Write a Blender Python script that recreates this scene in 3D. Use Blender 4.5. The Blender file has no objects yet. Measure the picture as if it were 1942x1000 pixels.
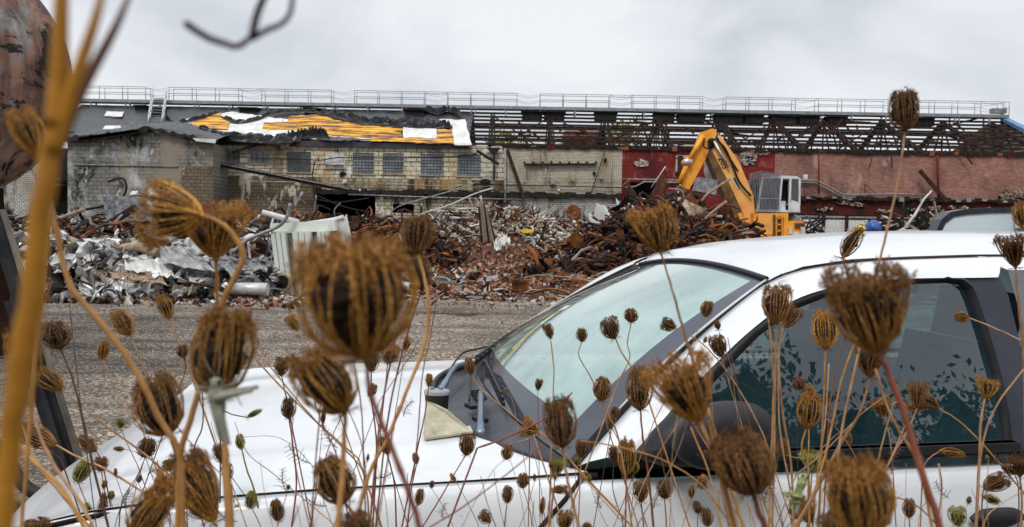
import bpy, math, random
import numpy as np
from mathutils import Vector, Matrix
random.seed(7); RN = np.random.RandomState(11)
S = bpy.context.scene; C = S.collection
R = math.radians
# ------------------------------------------------------------------ camera
F = 1495.0; EYE = np.array([0, 0, 1.65]); PIT = math.atan(60/F); ROLL = R(1.0)
_f = np.array([0, math.cos(PIT), -math.sin(PIT)]); _r0 = np.array([1.0, 0, 0]); _u0 = np.array([0, math.sin(PIT), math.cos(PIT)])
_r = _r0*math.cos(ROLL)+_u0*math.sin(ROLL); _u = _u0*math.cos(ROLL)-_r0*math.sin(ROLL)
cd = bpy.data.cameras.new('camera'); cam = bpy.data.objects.new('camera', cd); C.objects.link(cam); S.camera = cam
cd.sensor_width = 36; cd.lens = 36*F/1942; cd.clip_start = 0.02; cd.clip_end = 3000
cam.matrix_world = Matrix(((_r[0], _u[0], -_f[0], EYE[0]), (_r[1], _u[1], -_f[1], EYE[1]), (_r[2], _u[2], -_f[2], EYE[2]), (0, 0, 0, 1)))
cd.dof.use_dof = True; cd.dof.focus_distance = 2.6; cd.dof.aperture_fstop = 13.0
S.view_settings.view_transform = 'Standard'; S.view_settings.look = 'None'; S.view_settings.gamma = 1.0; S.view_settings.exposure = 0.30
S.cycles.max_bounces = 6; S.cycles.transparent_max_bounces = 12; S.cycles.caustics_reflective = False; S.cycles.caustics_refractive = False
# ------------------------------------------------------------------ world
SUN_EL, SUN_AZ = R(52), R(200)
w = bpy.data.worlds.new('World'); S.world = w; w.use_nodes = True
nt = w.node_tree; nt.nodes.clear()
def N(nt, t, **k):
    n = nt.nodes.new(t)
    for a, b in k.items(): setattr(n, a, b)
    return n
out = N(nt, 'ShaderNodeOutputWorld'); mix = N(nt, 'ShaderNodeMixShader'); b1 = N(nt, 'ShaderNodeBackground'); b2 = N(nt, 'ShaderNodeBackground')
sky = N(nt, 'ShaderNodeTexSky', sky_type='NISHITA'); sky.sun_disc = False; sky.sun_elevation = SUN_EL; sky.sun_rotation = SUN_AZ
nt.links.new(sky.outputs[0], b1.inputs[0]); b1.inputs[1].default_value = 0.08
tc = N(nt, 'ShaderNodeTexCoord'); mp = N(nt, 'ShaderNodeMapping'); mp.inputs['Scale'].default_value = (1.0, 1.0, 1.9)
nt.links.new(tc.outputs['Generated'], mp.inputs[0])
nz = N(nt, 'ShaderNodeTexNoise'); nz.inputs['Scale'].default_value = 3.1; nz.inputs['Detail'].default_value = 5; nz.inputs['Roughness'].default_value = .5; nz.inputs['Distortion'].default_value = .3
nt.links.new(mp.outputs[0], nz.inputs[0])
cr = N(nt, 'ShaderNodeValToRGB'); e = cr.color_ramp.elements
e[0].position = .36; e[0].color = (.53, .56, .605, 1); e[1].position = .62; e[1].color = (.76, .78, .81, 1)
m = e.new(.49); m.color = (.66, .685, .725, 1)
nt.links.new(nz.outputs[0], cr.inputs[0]); nt.links.new(cr.outputs[0], b2.inputs[0])
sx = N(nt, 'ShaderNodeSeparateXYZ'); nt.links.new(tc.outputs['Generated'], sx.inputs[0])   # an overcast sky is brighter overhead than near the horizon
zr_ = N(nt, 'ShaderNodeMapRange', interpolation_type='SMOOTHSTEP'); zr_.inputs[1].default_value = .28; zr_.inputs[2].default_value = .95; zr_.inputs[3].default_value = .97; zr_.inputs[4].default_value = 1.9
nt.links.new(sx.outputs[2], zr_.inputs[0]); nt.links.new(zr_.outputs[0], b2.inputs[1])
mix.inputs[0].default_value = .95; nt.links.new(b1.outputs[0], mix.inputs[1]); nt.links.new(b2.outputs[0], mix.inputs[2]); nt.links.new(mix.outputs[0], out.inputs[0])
# ------------------------------------------------------------------ sun (overcast)
sl = bpy.data.lights.new('sun', 'SUN'); sl.energy = 1.5; sl.angle = R(14); sl.color = (1, .965, .92)
so = bpy.data.objects.new('sun', sl); C.objects.link(so)
sd = Vector((math.sin(SUN_AZ)*math.cos(SUN_EL), math.cos(SUN_AZ)*math.cos(SUN_EL), math.sin(SUN_EL)))
so.rotation_euler = sd.to_track_quat('Z', 'Y').to_euler()

# ------------------------------------------------------------------ pixel helpers (real distance given for each)
def ray(px, py): return _f+_r*(px-971)/F-_u*(py-500)/F
def P(px, py, Y):
    d = ray(px, py); t = Y/d[1]; return EYE+d*t
def onplane(px, py, p0, n):
    d = ray(px, py); t = np.dot(np.array(p0)-EYE, n)/np.dot(d, n); return EYE+d*t
def G(px, py):
    d = ray(px, py); return EYE+d*(-EYE[2]/d[2])
def size(px, Y): return px*Y/F
# ------------------------------------------------------------------ mesh builder
class MB:
    def __init__(s): s.v = []; s.f = []; s.m = []; s.sm = []
    def face(s, ids, m=0, sm=False): s.f.append(tuple(ids)); s.m.append(m); s.sm.append(sm)
    def pts(s, ps):
        b = len(s.v); s.v.extend([tuple(float(c) for c in p) for p in ps]); return b
    def poly(s, ps, m=0):
        b = s.pts(ps); s.face(range(b, b+len(ps)), m)
    def box(s, c, sz, m=0, M=None, sm=False):
        x, y, z = sz[0]/2, sz[1]/2, sz[2]/2
        q = [(-x, -y, -z), (x, -y, -z), (x, y, -z), (-x, y, -z), (-x, -y, z), (x, -y, z), (x, y, z), (-x, y, z)]
        if M is not None: q = [tuple(np.dot(M, p)) for p in q]
        b = s.pts([(p[0]+c[0], p[1]+c[1], p[2]+c[2]) for p in q])
        for f in ((0, 3, 2, 1), (4, 5, 6, 7), (0, 1, 5, 4), (1, 2, 6, 5), (2, 3, 7, 6), (3, 0, 4, 7)): s.face([b+i for i in f], m, sm)
    def prism(s, ps, ext, m=0):
        n = len(ps); ext = np.array(ext); b = s.pts(ps); t = s.pts([np.array(p)+ext for p in ps])
        s.face([b+i for i in range(n)][::-1], m); s.face([t+i for i in range(n)], m)
        for i in range(n):
            j = (i+1) % n; s.face((b+i, b+j, t+j, t+i), m)
    def tube(s, path, r, n=6, m=0, cap=True, sm=True):
        path = [np.array(p, float) for p in path]; k = len(path)
        rr = [r]*k if np.isscalar(r) else r
        up = np.array([.13, .21, .97]); pb = None; first = None
        for i in range(k):
            t = path[min(i+1, k-1)]-path[max(i-1, 0)]; L = np.linalg.norm(t)
            t = t/L if L > 1e-9 else np.array([0, 0, 1.])
            a = np.cross(t, up)
            if np.linalg.norm(a) < .05: a = np.cross(t, np.array([1., 0, 0]))
            a /= np.linalg.norm(a); bb = np.cross(t, a); up = np.cross(a, t)
            base = s.pts([path[i]+rr[i]*(math.cos(2*math.pi*j/n)*a+math.sin(2*math.pi*j/n)*bb) for j in range(n)])
            if pb is not None:
                for j in range(n): s.face((pb+j, pb+(j+1) % n, base+(j+1) % n, base+j), m, sm)
            else: first = base
            pb = base
        if cap and n > 2:
            s.face([first+j for j in range(n)][::-1], m); s.face([pb+j for j in range(n)], m)
    def bar(s, a, b, w, h=None, m=0):
        a = np.array(a, float); b = np.array(b, float); h = h or w; t = b-a; L = np.linalg.norm(t)
        if L < 1e-6: return
        t /= L; u = np.array([0, 0, 1.]) if abs(t[2]) < .95 else np.array([0, 1., 0]); x = np.cross(t, u); x /= np.linalg.norm(x); y = np.cross(x, t)
        s.box((a+b)/2, (w, L, h), m, np.array([x, t, y]).T)
    def grid(s, rows, m=0, sm=True, closed=False):
        b = [s.pts(r) for r in rows]; n = len(rows[0])
        for i in range(len(rows)-1):
            for j in range(n-1+(1 if closed else 0)):
                j2 = (j+1) % n; s.face((b[i]+j, b[i]+j2, b[i+1]+j2, b[i+1]+j), m, sm)
    def lathe(s, c, prof, n=16, m=0, ax=(0, 0, 1), sm=True):
        ax = np.array(ax, float); ax /= np.linalg.norm(ax); a = np.cross(ax, [0.3, .9, .2]); a /= np.linalg.norm(a); b = np.cross(ax, a); c = np.array(c, float)
        s.grid([[c+ax*z+r*(math.cos(2*math.pi*j/n)*a+math.sin(2*math.pi*j/n)*b) for j in range(n)] for r, z in prof], m, sm, True)
    def join(s, o, M=None, off=(0, 0, 0)):
        b = len(s.v)
        for p in o.v:
            q = np.dot(M, p) if M is not None else p; s.v.append((q[0]+off[0], q[1]+off[1], q[2]+off[2]))
        for f, mm, sm in zip(o.f, o.m, o.sm): s.f.append(tuple(i+b for i in f)); s.m.append(mm); s.sm.append(sm)
    def mesh(s, name, mats):
        me = bpy.data.meshes.new(name); me.from_pydata(s.v, [], s.f)
        for x in (mats if isinstance(mats, (list, tuple)) else [mats]): me.materials.append(x)
        me.polygons.foreach_set('material_index', s.m); me.polygons.foreach_set('use_smooth', s.sm); me.update(); return me
def tag(o, label=None, cat=None, group=None, kind=None):
    if label: o['label'] = label
    if cat: o['category'] = cat
    if group: o['group'] = group
    if kind: o['kind'] = kind
    return o
def thing(name, label, cat, loc=(0, 0, 0), rz=0, group=None):
    o = bpy.data.objects.new(name, None); C.objects.link(o); o.location = loc; o.rotation_euler = (0, 0, rz); o.empty_display_size = .2
    return tag(o, label, cat, group)
def mk(name, mb, mats, parent=None, local=False, label=None, center=False):
    """one mesh object; vertices are world coordinates unless local"""
    if parent is not None and not local:
        L = parent; ch = []
        while L is not None: ch.append(L); L = L.parent
        A = np.array(mb.v)
        for q in reversed(ch):
            a = -q.rotation_euler[2]; A = A-np.array(q.location); c, s_ = math.cos(a), math.sin(a)
            A = np.stack([A[:, 0]*c-A[:, 1]*s_, A[:, 0]*s_+A[:, 1]*c, A[:, 2]], 1)
        mb.v = [tuple(p) for p in A]
    me = mb.mesh(name, mats); o = bpy.data.objects.new(name, me)
    if parent is None and center:
        A = np.array(mb.v); c = Vector(((A[:, 0].min()+A[:, 0].max())/2, (A[:, 1].min()+A[:, 1].max())/2, A[:, 2].min()))
        me.transform(Matrix.Translation(-c)); o.location = c
    C.objects.link(o)
    if parent is not None: o.parent = parent
    if label: o['label'] = label
    return o
def solo(name, mb, mats, label, cat, group=None):
    return tag(mk(name, mb, mats, center=True), label, cat, group)
def rotm(ax, ay, az):
    return np.array(Matrix.Rotation(az, 3, 'Z') @ Matrix.Rotation(ay, 3, 'Y') @ Matrix.Rotation(ax, 3, 'X'))
def lerp(a, b, t): return np.array(a)*(1-t)+np.array(b)*t
def spl(pts, n):
    """Catmull-Rom through points, n samples per segment"""
    p = [np.array(q, float) for q in pts]
    if len(p) < 3: return [p[0]+(p[-1]-p[0])*i/n for i in range(n+1)]
    q = [2*p[0]-p[1]]+p+[2*p[-1]-p[-2]]; o = []
    for i in range(1, len(q)-2):
        for k in range(n):
            t = k/n; a, b, c, d = q[i-1], q[i], q[i+1], q[i+2]
            o.append(.5*((2*b)+(-a+c)*t+(2*a-5*b+4*c-d)*t*t+(-a+3*b-3*c+d)*t**3))
    o.append(p[-1]); return o
# ------------------------------------------------------------------ materials
def newmat(name):
    m = bpy.data.materials.new(name); m.use_nodes = True; nt = m.node_tree; return m, nt, nt.nodes['Principled BSDF']
def coords(nt, sc=(1, 1, 1), kind='Object'):
    tc = N(nt, 'ShaderNodeTexCoord'); mp = N(nt, 'ShaderNodeMapping'); mp.inputs['Scale'].default_value = sc
    nt.links.new(tc.outputs[kind], mp.inputs[0]); return mp.outputs[0]
def noise(nt, vec, scale, detail=5, rough=.6, dist=0):
    n = N(nt, 'ShaderNodeTexNoise'); n.inputs['Scale'].default_value = scale; n.inputs['Detail'].default_value = detail; n.inputs['Roughness'].default_value = rough; n.inputs['Distortion'].default_value = dist
    nt.links.new(vec, n.inputs[0]); return n.outputs[0]
def ramp(nt, fac, stops):
    c = N(nt, 'ShaderNodeValToRGB'); e = c.color_ramp.elements
    while len(e) < len(stops): e.new(.5)
    for x, (p, col) in zip(e, stops): x.position = p; x.color = (*col, 1) if len(col) == 3 else col
    nt.links.new(fac, c.inputs[0]); return c.outputs[0]
def mixc(nt, fac, a, b, mode='MIX'):
    m = N(nt, 'ShaderNodeMix', data_type='RGBA', blend_type=mode)
    for s_, v in ((0, fac), (6, a), (7, b)):
        if isinstance(v, bpy.types.NodeSocket): nt.links.new(v, m.inputs[s_])
        elif s_ == 0: m.inputs[0].default_value = v
        else: m.inputs[s_].default_value = (*v, 1)
    return m.outputs[2]
def bumpn(nt, bs, h, st, dist=.02):
    b = N(nt, 'ShaderNodeBump'); b.inputs['Strength'].default_value = st; b.inputs['Distance'].default_value = dist
    nt.links.new(h, b.inputs['Height']); nt.links.new(b.outputs[0], bs.inputs['Normal'])
W3 = lambda v: (v, v, v)
def mat(name, stops, scale=3, rough=.7, metal=0, bump=0, bscale=None, sc=(1, 1, 1), dist=0, rnd=None, spec=None, detail=6, bd=.02):
    m, nt, bs = newmat(name); v = coords(nt, sc)
    if len(stops) == 1: stops = [(0, tuple(c*.9 for c in stops[0])), (1, tuple(min(1, c*1.1) for c in stops[0]))]
    elif not isinstance(stops[0][1], (tuple, list)): stops = [(.3, stops[0]), (.7, stops[1])] if len(stops) == 2 else [(.3, stops[0]), (.5, stops[1]), (.7, stops[2])]
    c = ramp(nt, noise(nt, v, scale, detail, .62, dist), stops)
    if rnd:
        oi = N(nt, 'ShaderNodeObjectInfo'); hs = N(nt, 'ShaderNodeHueSaturation'); mr = N(nt, 'ShaderNodeMapRange'); mr.inputs[3].default_value = rnd[0]; mr.inputs[4].default_value = rnd[1]
        nt.links.new(oi.outputs['Random'], mr.inputs[0]); nt.links.new(mr.outputs[0], hs.inputs['Value']); nt.links.new(c, hs.inputs['Color']); c = hs.outputs[0]
    nt.links.new(c, bs.inputs['Base Color']); bs.inputs['Roughness'].default_value = rough; bs.inputs['Metallic'].default_value = metal; bs.inputs['Specular IOR Level'].default_value = spec if spec is not None else (.5 if rough < .5 else .18)
    if bump: bumpn(nt, bs, noise(nt, v, bscale or scale*4, 4, .6), bump, bd)
    return m
def wallmat(name, c1, c2, mortar, bw, bh, dirt=(), streak=None, ms=.012, rough=.9, bump=.5, dens=1.0):
    """blocks or bricks with dirt patches: dirt = (colour, noise scale xz, lo, hi, streaky)"""
    m, nt, bs = newmat(name); tc = N(nt, 'ShaderNodeTexCoord'); sx = N(nt, 'ShaderNodeSeparateXYZ'); cx = N(nt, 'ShaderNodeCombineXYZ')
    nt.links.new(tc.outputs['Object'], sx.inputs[0]); nt.links.new(sx.outputs[0], cx.inputs[0]); nt.links.new(sx.outputs[2], cx.inputs[1])
    br = N(nt, 'ShaderNodeTexBrick'); br.inputs['Scale'].default_value = 1; br.inputs['Brick Width'].default_value = bw; br.inputs['Row Height'].default_value = bh; br.inputs['Mortar Size'].default_value = ms; br.inputs['Mortar Smooth'].default_value = .3
    br.inputs['Color1'].default_value = (*c1, 1); br.inputs['Color2'].default_value = (*c2, 1); br.inputs['Mortar'].default_value = (*mortar, 1)
    nt.links.new(cx.outputs[0], br.inputs[0]); c = br.outputs[0]
    fine = noise(nt, cx.outputs[0], 7, 5, .7); c = mixc(nt, .75, c, ramp(nt, fine, [(.3, W3(.55)), (.7, W3(1.3))]), 'MULTIPLY')
    for col, s_, lo, hi, st in dirt:
        mp = N(nt, 'ShaderNodeMapping'); mp.inputs['Scale'].default_value = (s_, s_*(st or 1), 1); mp.inputs['Location'].default_value = (random.random()*50, random.random()*50, 0); nt.links.new(cx.outputs[0], mp.inputs[0])
        f = ramp(nt, noise(nt, mp.outputs[0], 1, 7, .68, .4), [(lo, W3(0)), (hi, W3(1))]); c = mixc(nt, f, c, col)
    nt.links.new(c, bs.inputs['Base Color']); bs.inputs['Roughness'].default_value = rough; bs.inputs['Specular IOR Level'].default_value = .2
    bumpn(nt, bs, c, bump, .05); return m
def glassm(name, tint, film, ffac, rough=.02, tr=.5):
    """pane: see-through tint + damp film with reflection swirls painted in + clear reflection"""
    m, nt, bs = newmat(name); nt.nodes.remove(bs); o = nt.nodes['Material Output']
    t = N(nt, 'ShaderNodeBsdfTransparent'); t.inputs[0].default_value = (*tint, 1); d = N(nt, 'ShaderNodeBsdfDiffuse')
    v = coords(nt); fn = noise(nt, v, 1.7, 6, .6, 1.6); nt.links.new(ramp(nt, fn, [(.3, tuple(c*.62 for c in film)), (.7, tuple(min(1, c*1.28) for c in film))]), d.inputs[0])  # pale swirls in the film's colour imitate reflections on the glass
    g = N(nt, 'ShaderNodeBsdfGlossy'); g.inputs['Roughness'].default_value = rough; g.inputs[0].default_value = (1, 1, 1, 1)
    m1 = N(nt, 'ShaderNodeMixShader'); m1.inputs[0].default_value = ffac; m2 = N(nt, 'ShaderNodeMixShader'); fr = N(nt, 'ShaderNodeFresnel'); ge = N(nt, 'ShaderNodeNewGeometry'); io = N(nt, 'ShaderNodeMapRange'); io.inputs[3].default_value = 1.6; io.inputs[4].default_value = 1/1.6; nt.links.new(ge.outputs['Backfacing'], io.inputs[0]); nt.links.new(io.outputs[0], fr.inputs[0])
    sp = ramp(nt, noise(nt, v, 90, 2, .5), [(.66, W3(ffac)), (.72, W3(min(1, ffac+.25)))]); nt.links.new(sp, m1.inputs[0])
    ad = N(nt, 'ShaderNodeMath', operation='MULTIPLY_ADD'); ad.inputs[1].default_value = 1.3; ad.inputs[2].default_value = tr; nt.links.new(fr.outputs[0], ad.inputs[0])
    nt.links.new(t.outputs[0], m1.inputs[1]); nt.links.new(d.outputs[0], m1.inputs[2]); nt.links.new(ad.outputs[0], m2.inputs[0]); nt.links.new(m1.outputs[0], m2.inputs[1]); nt.links.new(g.outputs[0], m2.inputs[2]); nt.links.new(m2.outputs[0], o.inputs[0])
    return m
rust = mat('rust', [(.3, (.035, .014, .009)), (.5, (.10, .038, .018)), (.68, (.22, .085, .03))], 2.5, .85, bump=.5, rnd=None)
rustd = mat('dark rust', [(.3, (.012, .007, .006)), (.55, (.045, .02, .013)), (.75, (.10, .045, .025))], 3, .85, bump=.5)
rusto = mat('orange rust', [(.3, (.07, .025, .010)), (.5, (.22, .085, .025)), (.7, (.40, .17, .05))], 2.5, .8, bump=.4)
steel = mat('weathered steel', [(.3, (.10, .10, .10)), (.55, (.24, .24, .24)), (.75, (.42, .42, .43))], 4, .45, .4, bump=.3)
alu = mat('crumpled aluminium', [(.28, (.20, .195, .19)), (.5, (.50, .49, .48)), (.7, (.74, .73, .71))], 2.2, .42, .35, bump=.4, bscale=9)
whitemet = mat('dirty white metal', [(.28, (.22, .19, .15)), (.45, (.48, .48, .46)), (.7, (.66, .67, .67))], 2.4, .6, bump=.3)
black = mat('black scrap', [(.3, (.004, .004, .004)), (.7, (.022, .020, .019))], 4, .7, bump=.4)
char = mat('charred timber', [(.3, (.006, .005, .005)), (.6, (.028, .022, .018)), (.8, (.09, .07, .055))], 5, .9, bump=.5, sc=(1, 1, 1))
sooty = mat('sooty roof steel', [(.3, (.010, .008, .008)), (.55, (.030, .020, .017)), (.75, (.085, .05, .04))], 3, .8, bump=.4)
paleb = mat('pale rubble', [(.3, (.20, .17, .13)), (.6, (.50, .46, .39))], 4, .9, bump=.3)
brickr = mat('brick rubble', [(.3, (.09, .03, .02)), (.6, (.26, .10, .06))], 5, .9, bump=.4)
tanr = mat('tan rubble', [(.3, (.16, .11, .07)), (.6, (.36, .28, .19))], 5, .9, bump=.4)
woodp = mat('pale broken timber', [(.3, (.14, .10, .07)), (.7, (.36, .28, .20))], 5, .85, sc=(1, 1, 3), bump=.4)
galv = mat('galvanised rail', [(.3, (.16, .17, .18)), (.7, (.30, .31, .33))], 3, .5, .5)
yellowp = mat('yellow paint', [(.3, (.62, .40, .02)), (.7, (.80, .58, .04))], 3, .55)
bluep = mat('blue plastic', [(.3, (.01, .05, .20)), (.7, (.03, .10, .33))], 3, .4)
# ================================================================== GROUND
def hb(x, y, cx, cy, rx, ry, h, p=1.0):
    d = ((x-cx)/rx)**2+((y-cy)/ry)**2
    return h*math.exp(-d**p)
MOUNDS = []
def mound(px, Y, wpx, ry, h, p=1.6):
    MOUNDS.append((P(px, 440, Y)[0], Y, size(wpx/2, Y), ry, h, p))
mound(230, 18.6, 330, 1.5, .85, 2.2); mound(430, 18.8, 190, 1.2, .35); mound(20, 18.5, 180, 2, .6)
mound(200, 27, 460, 5, 1.05); mound(470, 27, 300, 4, 1.1); mound(720, 31, 300, 5, 1.6); mound(100, 44, 700, 8, 1.2)
mound(1090, 55.5, 480, 4.0, 1.7, 1.6); mound(1210, 54, 180, 5, .9); mound(830, 57, 400, 3, 1.8); mound(930, 50, 190, 6, .9)
mound(1185, 29.5, 250, 5.0, 1.1); mound(1270, 28, 260, 5, 1.2, 1.6); mound(1325, 35.5, 240, 2.4, 1.9, 1.6); mound(1225, 36, 160, 2.6, 1.2)
mound(1090, 22.5, 240, 3, .35); mound(1760, 52, 300, 5, 2.6); mound(1560, 52, 200, 3, .5)
def hh(x, y):
    return sum(hb(x, y, *q) for q in MOUNDS)
grm, nt, bs = newmat('ground of dirt and gravel')
v = coords(nt); vs = coords(nt, (.12, 1.0, 1))
c = ramp(nt, noise(nt, v, .35, 6, .65), [(.35, (.135, .108, .084)), (.65, (.275, .225, .178))])
tr = ramp(nt, noise(nt, vs, 2.2, 6, .6, .3), [(.36, W3(.55)), (.5, W3(.92)), (.66, W3(1.35))]); c = mixc(nt, 1, c, tr, 'MULTIPLY')
vo = N(nt, 'ShaderNodeTexVoronoi'); vo.inputs['Scale'].default_value = 42; nt.links.new(v, vo.inputs[0])
c = mixc(nt, .85, c, ramp(nt, vo.outputs['Color'], [(.25, W3(.35)), (.55, W3(.9)), (.85, W3(2.6))]), 'MULTIPLY')
nt.links.new(c, bs.inputs['Base Color']); bs.inputs['Roughness'].default_value = .93
bumpn(nt, bs, mixc(nt, .5, noise(nt, vs, 3.0, 6, .6), vo.outputs['Distance']), .9, .08)
g = MB(); xs = [-400, -150, -80]+list(np.arange(-50, 50.1, 1.0))+[80, 150, 400]; ys = [-60, -20, -8, 0]+list(np.arange(1, 20, .25))+list(np.arange(20, 62, 1.0))+[80, 130, 300, 900]
def gz(x, y):
    z = 0
    if 2 < y < 19: z = .03*math.sin(y*3.1+.35*math.sin(x*.4))+.02*math.sin(y*7.3+x*.3)+.015*math.sin(x*2.1+y*4)
    return z-.02
g.grid([[(x, y, gz(x, y)) for x in xs] for y in ys])
tag(mk('ground', g, grm), kind='structure')
# low ruts and mud clods along the track
rubm = mat('dark rubble bed', [(.3, (.02, .013, .010)), (.5, (.06, .032, .022)), (.7, (.13, .065, .045))], 6, .95, bump=.8, bscale=14, bd=.1)
g = MB(); xs = np.arange(-26, 36, .5); ys = np.arange(15.5, 60.3, .5)
g.grid([[(x, y, hh(x, y)-.12+.10*random.random()+(.06 if y > 19 else 0)) for x in xs] for y in ys])
tag(mk('rubble_bed', g, rubm), 'dark bed of crushed debris under the scrap heaps', kind='stuff')['category'] = 'rubble'

# ================================================================== FACTORY BUILDING
YB = 60.0
def Z(px, py, Y=YB): return P(px, py, Y)[2]
def X(px, Y=YB, py=300): return P(px, py, Y)[0]
creamw = wallmat('cream painted block', (.60, .56, .44), (.50, .45, .33), (.06, .05, .035), .82, .36, [((.05, .042, .03), .5, .53, .66, .25), ((.34, .20, .07), .3, .55, .70, .4), ((.64, .62, .55), .5, .56, .64, 1)], ms=.03)
greyw = wallmat('sooty grey block', (.21, .20, .18), (.15, .145, .13), (.04, .038, .035), .6, .28, [((.42, .43, .42), .30, .50, .60, .7), ((.015, .015, .015), .45, .53, .62, .6), ((.50, .50, .47), 2.2, .60, .66, .5), ((.23, .20, .15), .2, .5, .6, 1)], ms=.02)
brownw = wallmat('brown stained block', (.17, .13, .085), (.13, .10, .065), (.045, .035, .025), .5, .25, [((.52, .48, .40), .42, .575, .60, .45), ((.03, .025, .02), .6, .56, .66, .5)], ms=.02)
brickc = wallmat('cream painted brick', (.54, .50, .39), (.43, .39, .29), (.13, .11, .08), .30, .11, [((.09, .075, .06), .5, .55, .68, .3), ((.25, .20, .13), .35, .52, .68, .4)], ms=.014)
redw = wallmat('red painted brick', (.21, .024, .02), (.16, .018, .016), (.06, .008, .008), .30, .11, [((.035, .012, .012), .4, .52, .68, .35), ((.36, .22, .19), 2.2, .68, .71, .5), ((.22, .06, .05), .9, .56, .62, 1)], ms=.012)
pinkw = wallmat('faded pink brick', (.36, .185, .145), (.25, .125, .10), (.13, .065, .05), .34, .13, [((.09, .055, .045), .30, .50, .70, .5), ((.42, .26, .21), .5, .55, .66, .5), ((.07, .035, .03), 2.4, .68, .72, .4)], ms=.012)
reddk = wallmat('dark red broken brick', (.11, .018, .016), (.07, .014, .013), (.03, .008, .008), .30, .11, [((.02, .012, .010), .8, .48, .58, .35), ((.35, .31, .28), 1.2, .63, .66, .4)], ms=.014)
whitew = wallmat('peeling whitewashed brick', (.50, .49, .46), (.38, .37, .34), (.10, .09, .08), .32, .14, [((.05, .04, .035), .8, .53, .60, .35), ((.20, .17, .13), .5, .52, .66, .6), ((.32, .10, .045), .35, .66, .69, 1)], ms=.02)
dirtcream = wallmat('dirty cream block', (.40, .35, .25), (.32, .28, .2), (.05, .04, .03), .5, .25, [((.03, .025, .02), .9, .50, .58, .4), ((.55, .53, .48), .7, .58, .63, .6)], ms=.025)
membr = mat('black roof membrane', [(.3, (.010, .011, .013)), (.6, (.028, .03, .034)), (.8, (.06, .062, .068))], 1.2, .42, bump=.6, bscale=3, bd=.06)
deck = None
m_, nt, bs = newmat('yellow roof decking'); v = coords(nt, (.35, 1, 6)); nn = noise(nt, v, 1.1, 7, .7, .3)
c = ramp(nt, nn, [(.42, (.06, .025, .02)), (.465, (.26, .10, .02)), (.50, (.60, .26, .012)), (.56, (.72, .38, .015)), (.7, (.78, .48, .04))]); wv = N(nt, 'ShaderNodeTexWave', wave_type='BANDS', bands_direction='Z'); wv.inputs['Scale'].default_value = 1.6; wv.inputs['Distortion'].default_value = .6
nt.links.new(coords(nt), wv.inputs[0]); c = mixc(nt, 1, c, ramp(nt, wv.outputs[0], [(.0, W3(.25)), (.16, W3(1))]), 'MULTIPLY'); nt.links.new(c, bs.inputs['Base Color']); bs.inputs['Roughness'].default_value = .7; bumpn(nt, bs, nn, .5); deck = m_
insul = mat('white insulation board', [(.3, (.42, .41, .38)), (.55, (.60, .60, .58)), (.8, (.68, .68, .67))], 1.4, .8, bump=.3)
glassb = mat('dusty glass block', [(.3, (.09, .10, .115)), (.55, (.20, .22, .25)), (.75, (.40, .42, .44))], 1.3, .3, bump=.3)
dgl = mat('dark window glass', [(.3, (.02, .022, .025)), (.7, (.07, .075, .08))], 2, .2)
dirt = mat('shaded interior', [(.3, (.004, .004, .004)), (.7, (.015, .013, .012))], 2, .95)  # near-black colour stands in for the shade of enclosed interiors

bld = thing('factory_building', 'long derelict factory with cream, red and pink brick walls and a half stripped roof', 'building', (0, YB, 0))
def wall(name, x0, x1, z0, z1, Y, m, holes=(), th=.4, topfn=None, parent=bld):
    g = MB(); xs = sorted({x0, x1, *[h[0] for h in holes], *[h[1] for h in holes]}); zs = sorted({z0, z1, *[h[2] for h in holes], *[h[3] for h in holes]})
    ins = lambda x, z: any(h[0] < x < h[1] and h[2] < z < h[3] for h in holes)
    for i in range(len(xs)-1):
        for j in range(len(zs)-1):
            a, b, c_, d = xs[i], xs[i+1], zs[j], zs[j+1]
            if ins((a+b)/2, (c_+d)/2): continue
            g.poly([(a, Y, c_), (b, Y, c_), (b, Y, d), (a, Y, d)]); g.poly([(a, Y+th, c_), (a, Y+th, d), (b, Y+th, d), (b, Y+th, c_)])
    for h in holes:
        a, b, c_, d = h[:4]
        g.poly([(a, Y, c_), (a, Y+th, c_), (b, Y+th, c_), (b, Y, c_)]); g.poly([(a, Y, d), (b, Y, d), (b, Y+th, d), (a, Y+th, d)])
        g.poly([(a, Y, c_), (a, Y, d), (a, Y+th, d), (a, Y+th, c_)]); g.poly([(b, Y, c_), (b, Y+th, c_), (b, Y+th, d), (b, Y, d)])
    g.poly([(x0, Y, z1), (x1, Y, z1), (x1, Y+th, z1), (x0, Y+th, z1)]); g.poly([(x0, Y, z0), (x0, Y, z1), (x0, Y+th, z1), (x0, Y+th, z0)]); g.poly([(x1, Y, z0), (x1, Y+th, z0), (x1, Y+th, z1), (x1, Y, z1)])
    return mk(name, g, m, parent)
def hole(px0, py0, px1, py1, Y=YB): return (X(px0, Y, py0), X(px1, Y, py0), Z((px0+px1)/2, py1, Y), Z((px0+px1)/2, py0, Y))
zE = Z(955, 279); zL = Z(900, 369)   # eave, ledge
x4, x9, x11, x14, x19 = X(402), X(957), X(1180), X(1470), X(2060)
zT = Z(640, 272)
win = [(420, 285, 455, 309, 'b'), (475, 286, 510, 310, 'b'), (545, 288, 590, 327, 'd'), (618, 290, 652, 319, 'w'), (669, 290, 710, 330, 'g'), (726, 291, 766, 330, 'g'), (798, 293, 841, 332, 'g'), (868, 293, 912, 334, 'g')]
whs = [hole(*q[:4]) for q in win]
wall('wall', x4, x9, Z(700, 338), zT, YB, creamw, whs, label=None) if False else wall('wall', x4, x9, Z(700, 338), zT, YB, creamw, whs)
wall('wall', x4, X(600), 0, Z(700, 338), YB+.002, brownw)
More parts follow.
